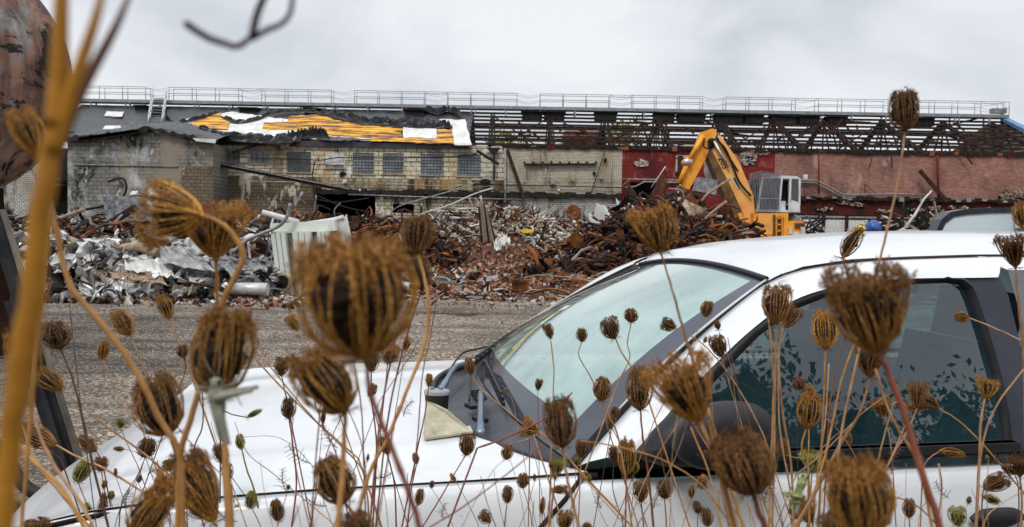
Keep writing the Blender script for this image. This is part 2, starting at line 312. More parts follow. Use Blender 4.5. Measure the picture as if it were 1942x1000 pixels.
wall('wall', X(600), x9, zL, Z(700, 338), YB-.002, wallmat('stained tan block', (.42, .36, .24), (.34, .28, .18), (.05, .04, .03), .5, .25, [((.05, .035, .02), .9, .47, .6, .18), ((.30, .17, .06), .5, .52, .62, .3)], ms=.02))
wall('wall', X(600), x9, 0, zL, YB+.01, dirtcream, [hole(600, 366, 712, 420), hole(745, 387, 785, 404), hole(1290, 400, 1291, 401)][:2])
wall('wall', x9, x11, zL, zE, YB, brickc, [])
wall('wall', x9, x11, 0, zL, YB+.01, whitew, [hole(1000, 420, 1016, 445)])
wall('wall', x11, x14, Z(1300, 408), zE, YB, redw, [hole(1282, 294, 1312, 334), hole(1196, 346, 1262, 402)])
wall('wall', x14, x19, Z(1700, 378), zE, YB, pinkw)
wall('wall', x14, x19, Z(1700, 410), Z(1700, 378), YB+.06, reddk)
wall('wall', x11, x19, 0, Z(1700, 412), YB+.02, whitew, [hole(1556, 430, 1576, 446)])
wall('cornice', x11, X(1960), Z(1300, 408)-.16, Z(1300, 408), YB-.12, wallmat('broken dark band', (.06, .03, .025), (.03, .02, .018), (.02, .015, .01), .5, .2, [((.4, .37, .33), .9, .58, .63, 1)]), th=.3)
# sooty ledge
g = MB()
for i in range(60):
    a = X(600)+(x11-X(600))*i/60; b = X(600)+(x11-X(600))*(i+1)/60
    g.box(((a+b)/2, YB-.12, zL+random.uniform(-.05, .12)), (b-a+.02, .3, random.uniform(.28, .5)), 0)
mk('ledge', g, char, bld)
g = MB()
for i in range(50):
    a = x14+(X(1960)-x14)*i/50; b = x14+(X(1960)-x14)*(i+1)/50
    g.box(((a+b)/2, YB-.10, Z(1700, 379)+random.uniform(-.05, .08)), (b-a+.02, .3, random.uniform(.1, .35)), random.choice([0, 0, 1]))
mk('ledge', g, [char, steel], bld)
# broken masonry showing as rough hollows
def ragged(px, py, w, h, mats, Y=YB, n=70, dark=0):
    g = MB(); c = P(px, py, Y)
    k = 14; g.poly([(c[0]+size(w/2, Y)*(1+.25*RN.randn()*.5)*math.cos(a), Y-.03, c[2]+size(h/2, Y)*(1+.2*RN.randn()*.5)*math.sin(a)) for a in np.linspace(0, 2*math.pi, k, endpoint=False)], 0)
    for i in range(n):
        a = random.random()*6.28; r = math.sqrt(random.random())*.9
        g.box((c[0]+size(w/2, Y)*r*math.cos(a), Y-.06, c[2]+size(h/2, Y)*r*math.sin(a)), (random.uniform(.1, .3), .1, random.uniform(.06, .12)), random.randint(1, len(mats)-1), rotm(random.uniform(-.5, .5), random.uniform(-.6, .6), random.uniform(-.4, .4)))
    return mk('broken_masonry', g, mats, bld)
ragged(1216, 311, 28, 14, [char, paleb, steel, tanr]); ragged(1418, 300, 34, 30, [char, paleb, steel, tanr]); ragged(1918, 373, 50, 28, [char, tanr, brickr, steel], n=110)
ragged(1088, 403, 26, 30, [rusto, brickr, rusto, rusto], n=120); ragged(990, 410, 24, 12, [rusto, brickr, rusto], n=40)
ragged(920, 345, 14, 10, [black, char, char]); ragged(340, 320, 5, 5, [black, char]); ragged(397, 328, 9, 11, [black, char, char], 57.4); ragged(420, 365, 12, 14, [black, char, char], YB)
ragged(650, 330, 6, 6, [black, char]); ragged(1440, 290, 40, 10, [reddk, brickr, tanr], n=60)
for i in range(9): ragged(random.uniform(1500, 1900), random.uniform(385, 405), random.uniform(20, 50), random.uniform(5, 10), [char, paleb, brickr, char], n=35)
# windows
frm = mat('steel glazing bars', [(.3, (.04, .04, .045)), (.7, (.14, .13, .12))], 4, .6)
for q, h_ in zip(win, whs):
    a, b, c_, d = h_; k = q[4]
    g = MB(); g.box(((a+b)/2, YB+.10, (c_+d)/2), (b-a, .05, d-c_)); W = mk('window', g, dgl if k == 'd' else glassb, bld)
    g = MB(); nx = {'b': 3, 'd': 2, 'w': 2, 'g': 7}[k]; nz_ = {'b': 3, 'd': 2, 'w': 2, 'g': 7}[k]
    for i in range(nx+1): g.box((a+(b-a)*i/nx, YB+.055, (c_+d)/2), (.035, .05, d-c_))
    for i in range(nz_+1): g.box(((a+b)/2, YB+.05, c_+(d-c_)*i/nz_), (b-a, .05, .035))
    mk('frame', g, frm, W)
    if k == 'w':
        g = MB(); g.box(((a+b)/2, YB-.02, c_+(d-c_)*.62), ((b-a)*1.02, .04, (d-c_)*.8)); mk('board', g, whitemet, W)
    g = MB(); g.box(((a+b)/2, YB-.04, c_-.05), (b-a+.2, .12, .09)); mk('sill', g, tanr, W)
# glazing panes in scattered bright squares are dusty blocks; near-black walls and floor added to keep the openings dark
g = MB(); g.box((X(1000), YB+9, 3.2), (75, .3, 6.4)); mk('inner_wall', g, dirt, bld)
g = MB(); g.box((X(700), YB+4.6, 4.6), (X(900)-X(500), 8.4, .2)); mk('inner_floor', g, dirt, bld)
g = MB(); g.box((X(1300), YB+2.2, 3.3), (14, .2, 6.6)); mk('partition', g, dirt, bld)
# projecting grey block bay with low gable
YA = 57.0
xa0, xa1, xap = X(128, YA), X(404, YA), X(288, YA); zb = Z(300, 268, YA)
g = MB(); zl, zr, zp = Z(128, 268, YA), Z(404, 272, YA), Z(288, 250, YA)
g.poly([(xa0, YA, 0), (xa1, YA, 0), (xa1, YA, zr), (xap, YA, zp), (xa0, YA, zl)]); g.poly([(xa1, YA, 0), (xa1, YB, 0), (xa1, YB, zr), (xa1, YA, zr)]); g.poly([(xa0, YA, 0), (xa0, YA, zl), (xa0, YB+6, zl), (xa0, YB+6, 0)])
bay = mk('block_bay', g, greyw, bld)
g = MB(); g.box(((xa0+xa1)/2-1, YA-.05, Z(250, 314, YA)), (xa1-xa0-3, .1, .09)); mk('string_course', g, steel, bay)
g = MB(); g.box((X(375, YA), YA-.02, Z(375, 362, YA)), (size(60, YA), .05, size(92, YA))); mk('patch', g, brownw, bay)
# black opening left of the bay with shelves
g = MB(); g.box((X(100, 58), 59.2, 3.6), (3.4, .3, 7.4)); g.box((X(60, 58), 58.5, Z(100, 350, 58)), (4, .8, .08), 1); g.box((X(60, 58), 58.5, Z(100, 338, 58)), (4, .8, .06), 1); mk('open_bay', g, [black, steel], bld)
# far left low walls under the tank
g = MB(); g.box((X(20, 56), 56.2, Z(20, 370, 56)), (5.2, .3, 5.2)); mk('wall', g, whitew, bld)
# ---- roof
YR = 67.0; zR = Z(600, 207, YR); zEv = zT+.05
e0 = np.array([0, YB-.25, zEv]); nrm = np.cross([1, 0, 0], np.array([0, YR-YB+.25, zR-zEv])); nrm = nrm/np.linalg.norm(nrm); nrm = nrm if nrm[2] > 0 else -nrm
def RP(px, py, off=0.0): return onplane(px, py, e0+nrm*off, nrm)
xl, xr = X(60), X(888)
g = MB(); rows = []
for j in range(15):
    t = j/14; rows.append([(xl+(xr-xl)*i/80, YB-.25+(YR-YB+.25)*t, zEv+(zR-zEv)*t+.05*math.sin(i*1.3+j)*math.sin(j*.9)+RN.rand()*.03) for i in range(81)])
g.grid(rows, 0); b0 = [(p[0], p[1], p[2]-.35) for p in rows[0]]; g.grid([b0, rows[0]], 0)
g.grid([rows[-1], [(p[0], 2*YR-YB, zEv) for p in rows[-1]]], 0)
roof = mk('roof', g, membr, bld)
def patch(px, m, off, th=.06, name='roof_patch'):
    q = []
    for i in range(len(px)):      # torn, stepped edges
        (a, b), (c, d) = px[i], px[(i+1) % len(px)]; n = max(1, int(math.hypot(c-a, d-b)/7))
        for k in range(n): j_ = 0 if k == 0 else 1; q.append((a+(c-a)*k/n+j_*random.uniform(-1.6, 1.6), b+(d-b)*k/n+j_*random.uniform(-1.1, 1.1)))
    g = MB(); g.prism([RP(a, b, off) for a, b in q], nrm*th); return mk(name, g, m, roof)
patch([(328, 240), (350, 228), (410, 218), (440, 213), (500, 222), (560, 230), (600, 236), (640, 245), (700, 250), (740, 256), (748, 268), (620, 266), (520, 262), (420, 254), (340, 246)], insul, .06, name='insulation')
patch([(358, 243), (372, 230), (398, 222), (418, 214), (424, 228), (437, 232), (432, 247)], deck, .14, name='decking')
patch([(498, 245), (502, 232), (546, 232), (548, 222), (590, 219), (612, 221), (650, 232), (700, 240), (765, 245), (762, 250), (732, 252), (640, 248), (560, 247)], deck, .14, name='decking')
patch([(590, 247), (760, 252), (763, 262), (822, 264), (830, 247), (858, 247), (861, 274), (700, 268), (705, 262), (640, 258), (600, 254)], deck, .15, name='decking')
patch([(500, 228), (536, 226), (535, 233), (500, 234)], insul, .2, name='insulation'); patch([(765, 243), (828, 246), (828, 264), (765, 262)], insul, .22, name='insulation')
patch([(833, 228), (882, 228), (895, 276), (862, 276), (858, 244)], insul, .2, name='insulation'); patch([(628, 260), (705, 266), (640, 268), (600, 264)], mat('purple grey board', [(.3, (.07, .05, .05)), (.7, (.14, .11, .11))], 3, .8), .2, name='decking')
patch([(203, 212), (235, 213), (232, 222), (198, 221)], insul, .08, name='insulation'); patch([(200, 240), (232, 240), (228, 247), (194, 247)], insul, .08, name='insulation')
def tarp(px, wpx, seed, name='tarp', off=.2, amp=.35, m=membr, parent=roof, Y=None):
    """crumpled membrane roll following pixels on the roof plane"""
    rs = np.random.RandomState(seed); pts = spl([RP(a, b, off) if Y is None else P(a, b, Y) for a, b in px], 10); g = MB(); n = 9; rows = []
    sl_ = np.array([0, YR-YB, zR-zEv]); sl_ = sl_/np.linalg.norm(sl_); W = size(wpx, YB)
    for i, p in enumerate(pts):
        e_ = min(1, i/3, (len(pts)-1-i)/3)
        rows.append([p+sl_*W*(j/(n-1)-.5)*(.4+.6*e_)+nrm*(amp*e_*math.sin(math.pi*j/(n-1))*rs.uniform(.1, 1)) for j in range(n)])
    g.grid(rows, 0, False); return mk(name, g, m, parent)
tarp([(330, 236), (380, 226), (420, 212)], 7, 1); tarp([(418, 222), (450, 232), (490, 226), (520, 215), (560, 212), (610, 214)], 12, 2); tarp([(600, 214), (650, 222), (690, 232), (740, 238), (800, 244), (840, 238), (860, 245)], 16, 3, amp=.6)
tarp([(540, 268), (570, 262), (600, 258), (628, 266)], 16, 4, amp=.9); tarp([(800, 208), (830, 214), (850, 210), (882, 222)], 16, 5, amp=.6)
tarp([(290, 246), (340, 252), (420, 262), (500, 268), (560, 268)], 20, 6, amp=.7); tarp([(100, 246), (160, 262), (200, 262), (240, 262), (300, 248)], 8, 7, amp=.4); tarp([(700, 226), (760, 232), (830, 230)], 16, 8, amp=.5); tarp([(315, 232), (318, 225), (330, 240), (360, 244), (420, 252)], 10, 12, amp=.5)
# overhanging gable tarp of the bay
g = MB(); rows = []
for j in range(9):
    t = j/8; row = []
    for i in range(41):
        s_ = i/40; x_ = lerp([xa0-.6], [xa1+.5], s_)[0]; zz = np.interp(x_, [xa0, xap, xa1], [zl, zp+.1, zr])+.25
        row.append((x_, YA-.5+t*4.5, zz+.9*t+.12*RN.rand()+(.0 if j else -.25*RN.rand())))
    rows.append(row)
rows.insert(0, [(p[0], p[1]+.05, p[2]-.22) for p in rows[0]])
g.grid(rows, 0, False); mk('roof', g, membr, bay)
g = MB()
for k in range(3): g.bar(P(130+20*k, 268-4*k, YA-.7), P(255+8*k, 248, YA-.7), .1, .2)
g.bar(P(128, 268, YA-.65), P(280, 247, YA-.65), .12, .3); mk('bargeboard', g, char, bay)
g = MB(); g.prism([P(365, 262, YA-.8), P(410, 264, YA-.8), P(408, 272, YA-.8), P(372, 268, YA-.8)], (0, .06, 0)); mk('insulation', g, insul, bay)
g = MB(); g.prism([P(228, 232, 60), P(255, 228, 60), P(262, 246, 60), P(230, 247, 60)], (0, .3, 0)); mk('vent_cowl', g, steel, roof)
# ---- stripped roof frame on the right: purlins and trusses
YK = 2*YR-YB
g = MB(); gx = X(1903, YR, 215); xs0, xs1 = X(884), gx; np_ = 9
zr2 = zR-.1; ze2 = zE+.2
for i in range(np_):
    t = i/(np_-1); y = YB+(YR-YB)*t; z = ze2+(zr2-ze2)*t
    g2 = MB(); g2.box(((xs0+xs1)/2-(0 if i else 0), y, z), (xs1-xs0, .12, .17)); mk('purlin', g2, sooty, bld)
for i in range(1, 7):
    t = i/8; y = YK-(YR-YB)*(1-t)*0-(YK-YR)*t; z = ze2+(zr2-ze2)*t
    g2 = MB(); g2.box(((xs0+xs1)/2, y, z), (xs1-xs0, .1, .12)); mk('purlin', g2, sooty, bld)
tx = [q+random.uniform(-.5, .5) for q in np.arange(X(935), gx-.5, size(116, YB))]
for x_ in tx:
    g = MB(); A = (x_, YB, ze2-.15); B = (x_, YR, zr2-.15); K = (x_, YK, ze2-.15)
    for s_ in (-.13, .13):
        o = np.array([s_, 0, 0]); g.bar(np.array(A)+o, np.array(B)+o, .11, .22); g.bar(np.array(B)+o, np.array(K)+o, .11, .22)
    g.bar(A, K, .2, .2)
    nodes = 4
    for sgn in (1, -1):
        for k in range(1, nodes+1):
            t0 = k/nodes; t1 = (k-.5)/nodes
            yb = lambda t: (YB if sgn > 0 else YK)+(YR-(YB if sgn > 0 else YK))*t
            top = (x_, yb(t0), ze2+(zr2-ze2)*t0-.15); bot = (x_, yb((k-1)/nodes), ze2-.15); bot2 = (x_, yb(t0), ze2-.15)
            if random.random() < .12: continue
            g.bar(bot, top, .09, .12)
            if k % 2 == 0 or k == nodes: g.bar(bot2, top, .09, .12)
    mk('truss', g, sooty, bld)
for i in range(len(tx)-1):
    g = MB()
    if i % 2 == 0:
        for qa, qb in (((tx[i], YR, zr2-.2), (tx[i+1], YR+.1, ze2)), ((tx[i+1], YR, zr2-.2), (tx[i], YR-.1, ze2))): g = MB(); g.bar(qa, qb, .07, .1); mk('bracing', g, sooty, bld)
        g = MB()
    for k in range(4):
        a = tx[i]+(tx[i+1]-tx[i])*k/4; b = tx[i]+(tx[i+1]-tx[i])*(k+.5)/4; c_ = tx[i]+(tx[i+1]-tx[i])*(k+1)/4
        if i > 3: g.bar((a, YK-1, ze2), (b, YK-1, ze2+1.6), .07, .1); g.bar((b, YK-1, ze2+1.6), (c_, YK-1, ze2), .07, .1)
    if g.v: mk('bracing', g, sooty, bld)
def lsteel(a, b, w_, h_=None): g = MB(); g.bar(a, b, w_, h_); mk('loose_steel', g, rustd, bld)
for k in range(58):
    a = P(random.uniform(980, 1900), random.uniform(222, 262), random.uniform(61, 70)); b = a+np.array([random.uniform(-2.2, 2.2), random.uniform(-.5, .5), random.uniform(-1.5, .3)]); lsteel(a, b, .08, .14)
for k in range(16):
    a = P(random.uniform(1150, 1900), 270+random.uniform(-4, 2), 59.8); lsteel(a, a+np.array([random.uniform(-1.5, 1.5), 0, random.uniform(-.4, .5)]), .1, .12)
lsteel(P(1820, 282, 59.6), P(1845, 312, 59.4), .1); lsteel(P(1690, 285, 59.7), P(1692, 318, 59.7), .06); lsteel(P(1515, 296, 59.6), P(1550, 255, 59.6), .05)
g = MB()
for i in range(120):
    a = x9+(x19-x9)*i/120; g.box((a, YB+.1, zE+random.uniform(.0, .1)), ((x19-x9)/120+.02, .5, random.uniform(.1, .35)), random.choice([0]*7+[1, 2]))
mk('wall_head', g, [char, reddk, brickr], bld)
for a, b in ((990, 1028), (1032, 1070), (1128, 1168), (1240, 1277), (1286, 1335), (1355, 1405), (1410, 1445), (1462, 1506), (1512, 1550), (1568, 1600), (1735, 1766), (458, 492), (580, 620), (770, 806), (262, 284)):
    g = MB(); y0 = 190+(a-150)*.0165+9; n = 8; Yv = YR-.6; pa = P(a, y0+8, Yv); pb_ = P(b, y0+8, Yv); hgt = .55 if a > 900 else .42; tilt = random.uniform(-.06, .06)
    M = rotm(random.uniform(-.1, .1), tilt, 0); g.box(((pa[0]+pb_[0])/2, Yv, pa[2]), (pb_[0]-pa[0], 1.1, hgt*2*.6), 0, M); g.box(((pa[0]+pb_[0])/2, Yv-.1, pa[2]+hgt*.62), ((pb_[0]-pa[0])*1.12, 1.3, .08), 0, M)
    for k in range(5): g.box((pa[0]+(pb_[0]-pa[0])*(k+.5)/5, Yv-.57, pa[2]-.05), (.06, .06, hgt), 1, M)
    mk('roof_vent', g, [black, char], bld)
g = MB(); xg = X(1935, YB)
g.poly([(X(1830), YR+6, ze2-.2), (X(2040), YR-7, ze2-.2), (X(1830), YR, zr2)]) if False else None
g.prism([(gx, YB+.4, 0), (gx, YK, 0), (gx, YK, ze2), (gx, YR, zr2), (gx, YB+.4, ze2)], (.4, 0, 0)); mk('gable_wall', g, brickc, bld)
g = MB(); g.prism([(gx-.15, YB-.6, ze2+.1), (gx-.15, YR, zr2+.1), (gx-.15, YR, zr2+.38), (gx-.15, YB-.6, ze2+.38)], (.6, 0, 0)); mk('verge_trim', g, mat('blue roof trim', [(.3, (.07, .15, .28)), (.7, (.13, .25, .42))], 2, .5), bld)
g = MB(); g.poly([(gx-5.5, YR-.2, ze2-.2), (gx, YR-.2, ze2-.2), (gx, YR-.2, zr2-.2), (gx-1.5, YR-.2, zr2-.2)]); g.poly([(gx-5.5, YR-.1, ze2-.2), (gx-1.5, YR-.1, zr2-.2), (gx, YR-.1, zr2-.2), (gx, YR-.1, ze2-.2)]); mk('gable_wall', g, wallmat('weathered gable brick', (.20, .15, .11), (.13, .10, .08), (.04, .03, .03), .3, .12, [((.03, .02, .02), .6, .5, .62, 1)]), bld)
# ---- pipes, conduits and boxes on the wall
pipem = mat('grey conduit', [(.3, (.13, .12, .11)), (.7, (.34, .33, .31))], 3, .5, .2)
def pipe(px, wpx, Y=YB-.25, m=pipem, name='wall_pipe', parent=bld, n=6, sm=0):
    g = MB(); pts = [P(a, b, Y) for a, b in px]
    if sm: pts = spl(pts, sm)
    g.tube(pts, size(wpx/2, Y), n); return mk(name, g, m, parent)
pipe([(960, 345), (1025, 347), (1035, 337), (1180, 339), (1470, 344)], 1.6); pipe([(900, 350), (1060, 353), (1178, 356), (1184, 362), (1184, 400)], 2.2, m=char); pipe([(1180, 353), (1195, 340), (1230, 341), (1440, 346)], 2.0)
pipe([(1186, 356), (1205, 354), (1222, 345), (1440, 350), (1500, 342), (1548, 342), (1600, 370), (1700, 368), (1755, 370)], 3.0); pipe([(1500, 346), (1544, 346), (1596, 373), (1640, 370)], 2)
pipe([(602, 305), (640, 299), (760, 300), (870, 297), (905, 292)], 2, m=char); pipe([(600, 420), (592, 330), (597, 308), (604, 300)], 2, m=rustd); pipe([(404, 296), (595, 303)], 1.2, m=char)
pipe([(655, 346), (760, 350), (900, 356), (960, 350)], 1.6); pipe([(660, 369), (800, 374), (1000, 379)], 3, m=steel); pipe([(958, 282), (958, 440)], 4, m=steel); pipe([(1553, 290), (1553, 368)], 3, m=redw); pipe([(1778, 295), (1780, 375)], 4, m=redw)
pipe([(1042, 352), (1042, 296)], 1.2); pipe([(1160, 300), (1160, 352)], 1.4, m=pipem); pipe([(1000, 340), (1000, 308), (1005, 308)], 1.4); pipe([(404, 330), (470, 333)], 1, m=whitemet); pipe([(455, 343), (600, 346)], 1, m=whitemet); pipe([(1650, 285), (1654, 300), (1648, 318)], 1.6, m=char)
pipe([(1147, 288), (1120, 370)], 2, m=rustd); pipe([(700, 275), (700, 285)], 1.5, m=char); pipe([(640, 281), (640, 290)], 1.5, m=char); pipe([(1640, 350), (1640, 370), (1668, 372), (1640, 350)], 1.4, m=rustd); pipe([(1525, 352), (1525, 370), (1545, 366), (1525, 352)], 1.4, m=rustd)
g = MB(); a = P(995, 312, YB-.2); b = P(1130, 312, YB-.2); g.bar(a, b, .25, .14)
for i in range(9): p = lerp(a, b, i/8); g.box(p+np.array([0, 0, .14]), (.16, .2, .16))
mk('pipe_rack', g, char, bld)
g = MB(); h_ = hole(996, 315, 1035, 346)
for a, b in (((h_[0], h_[2]), (h_[0], h_[3])), ((h_[1], h_[2]), (h_[1], h_[3])), ((h_[0], h_[3]), (h_[1], h_[3]))): g.bar((a[0], YB-.08, a[1]), (b[0], YB-.08, b[1]), .12, .12)
mk('blocked_doorway', g, brickc, bld)
def wbox(px, py, w, h, m=whitemet):
    c = P(px, py, YB-.15); g = MB(); g.box(c, (size(w, YB), .22, size(h, YB))); g.box(c+np.array([0, -.13, 0]), (size(w*.7, YB), .04, size(h*.7, YB)), 0); mk('wall_box', g, m, bld)
for q in ((1049, 346, 10, 9, pipem), (1085, 338, 12, 13, tanr), (1140, 338, 7, 6, pipem), (654, 345, 7, 7), (1527, 336, 8, 9), (1060, 361, 4, 4), (683, 361, 4, 5), (1127, 329, 5, 6, black), (1148, 304, 5, 6, black), (920, 345, 10, 8, black), (928, 434, 5, 6), (860, 439, 5, 6)): wbox(*q)
g = MB(); c = P(935, 284, YB-.4); g.prism([c+np.array(q) for q in ((-.5, 0, .15), (.55, 0, .15), (.1, 0, -.5))], (0, .2, 0)); g.box(P(937, 318, YB-.3), (.14, .12, 1.9)); mk('hanging_bracket', g, black, bld)
g = MB(); g.box(P(1290, 315, YB-.1), (size(10, YB), .1, size(38, YB))); mk('door', g, rustd, bld)
for a, b, m__ in ((1672, 418, 'w'), (1590, 428, 'w')): pass
g = MB(); hx = hole(1490, 414, 1545, 446); g.box(((hx[0]+hx[1])/2+3, YB-.06, 1.9), (5.6, .1, 2.3)); mk('shutter', g, wallmat('white panel', (.62, .62, .60), (.56, .56, .55), (.35, .35, .34), 2.6, 2.4, [((.2, .17, .14), .7, .62, .68, .5)]), bld)
for px, t_, b_ in ((1488, 412, 446), (1566, 405, 432), (1610, 410, 446), (1670, 408, 446), (1700, 400, 446)): g = MB(); g.box((X(px, 59.6), 59.6, (Z(px, t_)+Z(px, b_))/2), (.2, .2, Z(px, t_)-Z(px, b_))); mk('prop', g, rustd, bld)

# ---- roof walkway
YW = YR+.2
zd = Z(900, 203, YW)
cw = thing('roof_walkway', 'galvanised walkway with railings running along the whole factory roof ridge', 'walkway', (0, YW, zd))
xw0, xw1 = X(20, YW), X(1908, YW, 200)
g = MB()
g.box(((xw0+xw1)/2, YW, zd), (xw1-xw0, .9, .1)); g.box(((xw0+xw1)/2, YW-.47, zd-.08), (xw1-xw0, .08, .26)); g.box(((xw0+xw1)/2, YW+.47, zd-.08), (xw1-xw0, .08, .26))
mk('deck', g, galv, cw)
RH = 1.12; xst0, xst1 = X(296, YW), X(316, YW)
ps = np.arange(xw0, xw1, 1.95)
for s_ in (-1, 1):
    g = MB(); yy = YW+.45*s_; pr = None; k = 0
    for x_ in list(ps)+[xw1]:
        if s_ < 0 and xst0 < x_ < xst1: x_ = xst1
        g.tube([(x_, yy, zd), (x_, yy, zd+RH)], .028, 5)
        if pr is not None and not (s_ < 0 and pr < xst1 and x_ > xst0 and False):
            if k % 4 == 3 and pr > -50:
                for hz in (1, .55):
                    g.tube([lerp((pr, yy, zd+RH*hz), (x_, yy, zd+RH*hz), q/6)-np.array([0, 0, .22*math.sin(math.pi*q/6)]) for q in range(7)], .014, 4)
                g.tube([(pr, yy, zd+RH), (x_, yy, zd+RH)], .022, 5) if k % 8 == 3 else None
            else:
                for hz in (1, .55): g.tube([(pr, yy, zd+RH*hz), (x_, yy, zd+RH*hz)], .026, 5)
        pr = x_; k += 1
    mk('railing', g, galv, cw)
for px in list(range(178, 1900, 65)):
    x_ = X(px, YW); g = MB(); zz = zR-.4
    for s_ in (-.42, .42): g.bar((x_+.0, YW+s_, zz), (x_, YW+s_, zd), .1, .1)
    if px % 2: g.bar((x_+.35, YW-.42, zz), (x_+.35, YW-.42, zd), .09)
    mk('support_leg', g, galv, cw)
g = MB(); ta = P(302, 188, YW-.5); bo = P(293, 243, YB+3.2); wd = 1.0
for i in range(11):
    p = lerp(ta, bo, i/10); g.box(p+np.array([.1, 0, 0]), (wd, .3, .05))
st_ = mk('stair', g, galv, cw)
g = MB()
for s_ in (-.5, .6):
    o = np.array([s_, 0, 0]); g.bar(ta+o, bo+o, .07, .2)
    for hz in (.5, 1.0): g.tube([ta+o+np.array([0, 0, hz]), bo+o+np.array([0, 0, hz])], .035, 5)
    for i in range(5): p = lerp(ta, bo, i/4)+o; g.tube([p, p+np.array([0, 0, 1.0])], .03, 5)
mk('handrail', g, mat('bare aluminium rail', [(.3, (.38, .38, .38)), (.7, (.6, .6, .6))], 3, .4, .3), st_)
g = MB(); c = P(1893, 211, YW); g.box(c, (1.2, .5, .4)); g.bar(c+np.array([.3, 0, 0]), c+np.array([.3, 0, -2.2]), .1); mk('end_box', g, steel, cw)

# ---- seen through the bare roof frame
g = MB(); c = P(1043, 250, 96); g.lathe((c[0], 96, 0), [(2.0, 0), (2.0, 14), (1.0, 15), (.05, 15.2)], 20); solo('silo', g, whitemet, 'pale round silo seen through the bare roof frame behind the factory', 'silo')
g = MB(); g.lathe((P(1072, 264, 94)[0], 94, P(1100, 266, 94)[2]), [(.1, -.4), (.9, -.2), (1.1, .0), (1.1, 4.6), (.9, 4.8), (.1, 5)], 16, ax=(1, 0, 0)); g.box((P(1100, 264, 94)[0], 94, 5.2), (3.4, 1, 10.2)); solo('storage_tank', g, rust, 'rust brown horizontal tank seen through the bare roof frame', 'tank')
g = MB(); c = P(1330, 250, 92); g.box((c[0], 93, 6), (7, 4, 13.0)); g.box((c[0]-.5, 93, 12.6), (7.4, 4.4, .3)); solo('shed', g, paleb, 'pale shed wall seen through the roof frame above the excavator arm', 'building')
leafy = mat('yellow green leaves', [(.3, (.10, .14, .02)), (.7, (.30, .30, .05))], 2, .8)
def faraway_tree(px, py, Y, r, label):
    c = P(px, py, Y); t = thing('tree', label, 'tree', (c[0], Y, 0)); g = MB(); g.tube([(c[0], Y, 0), (c[0]+.2, Y, c[2])], [.3, .12], 6); mk('trunk', g, char, t)
    g = MB()
    for i in range(900):
        d = RN.randn(3); d /= np.linalg.norm(d); p = c+d*r*(RN.rand()**.4)*np.array([1.1, 1, .9])*(1+.3*math.sin(d[0]*7+d[2]*5)); a = RN.rand(3)*6; M = rotm(*a); s_ = .22
        g.poly([p+M@np.array(q) for q in ((-s_, 0, 0), (0, s_*.6, 0), (s_, 0, 0), (0, -s_*.6, 0))])
    mk('crown', g, leafy, t)
faraway_tree(960, 274, 110, 2.6, 'yellow green tree showing through the leftmost bays of the roof frame')
faraway_tree(1185, 262, 105, 3.0, 'pale green tree showing behind the roof frame above the cream wall')
# ================================================================== DEBRIS
DM = [rust, rustd, rusto, steel, alu, whitemet, black, paleb, brickr, tanr, woodp]
iR, iD, iO, iS, iA, iW, iK, iP, iB, iT, iWd = range(11)
def rm(): return rotm(random.uniform(0, 6.28), random.uniform(0, 6.28), random.uniform(0, 6.28))
def chip(g, p, s, m):
    g.box(p, (s*random.uniform(.6, 1.6), s*random.uniform(.4, .9), s*random.uniform(.15, .6)), m, rm())
def bend(p, L, tilt=.35, wob=.15, n=5):
    a = random.uniform(0, 6.28); el = random.gauss(0, tilt); d = np.array([math.cos(a)*math.cos(el), math.sin(a)*math.cos(el), math.sin(el)]); q = RN.randn(3)*wob*L; 
    return [p+d*L*(t-.5)+q*math.sin(math.pi*t)+RN.randn(3)*.01*L for t in np.linspace(0, 1, n)]
def plate(g, p, s, m, curl=None, asp=None):
    """bent sheet offcut with a torn outline"""
    M = rm(); n = 5; k = 4; cu = curl if curl is not None else random.uniform(-2.2, 2.2); W = s; H = s*(asp or random.uniform(.3, .9)); rows = []
    tw = random.uniform(-.5, .5)
    for i in range(n):
        u = i/(n-1)-.5; row = []
        for j in range(k):
            v_ = (j/(k-1)-.5)*(1+.25*RN.randn()*(i in (0, n-1))); a = u*cu
            q = np.array([W*(math.sin(a)/cu if abs(cu) > .05 else u), H*v_, W*((1-math.cos(a))/cu if abs(cu) > .05 else 0)+tw*u*v_*H]); row.append(p+M@q)
        rows.append(row)
    g.grid(rows, m, False)
def scatter(n, px0, px1, Y0, Y1, fn, cond=None):
    k = 0
    while k < n:
        Y = Y0+(Y1-Y0)*random.random(); px = random.uniform(px0, px1); x = P(px, 440, Y)[0]
        if cond and not cond(px, Y, x): k += .02; continue
        fn(np.array([x, Y, hh(x, Y)])); k += 1
def stuff(name, g, label, cat):
    o = mk(name, g, DM); tag(o, label, cat, kind='stuff'); return o
# flat field of red brown chips
g = MB(); wch = [iB]*5+[iR]*4+[iT]*2+[iP]+[iD]*3+[iO]
scatter(10500, 770, 1320, 20, 50, lambda p: chip(g, p+np.array([0, 0, random.uniform(-.02, .06)]), random.choice([.05, .08, .12, .2]), random.choice(wch)), lambda px, Y, x: px > 790+RN.randn()*25)
stuff('brick_rubble', g, 'flat spread of red brown brick chips between the scrap heaps', 'rubble')
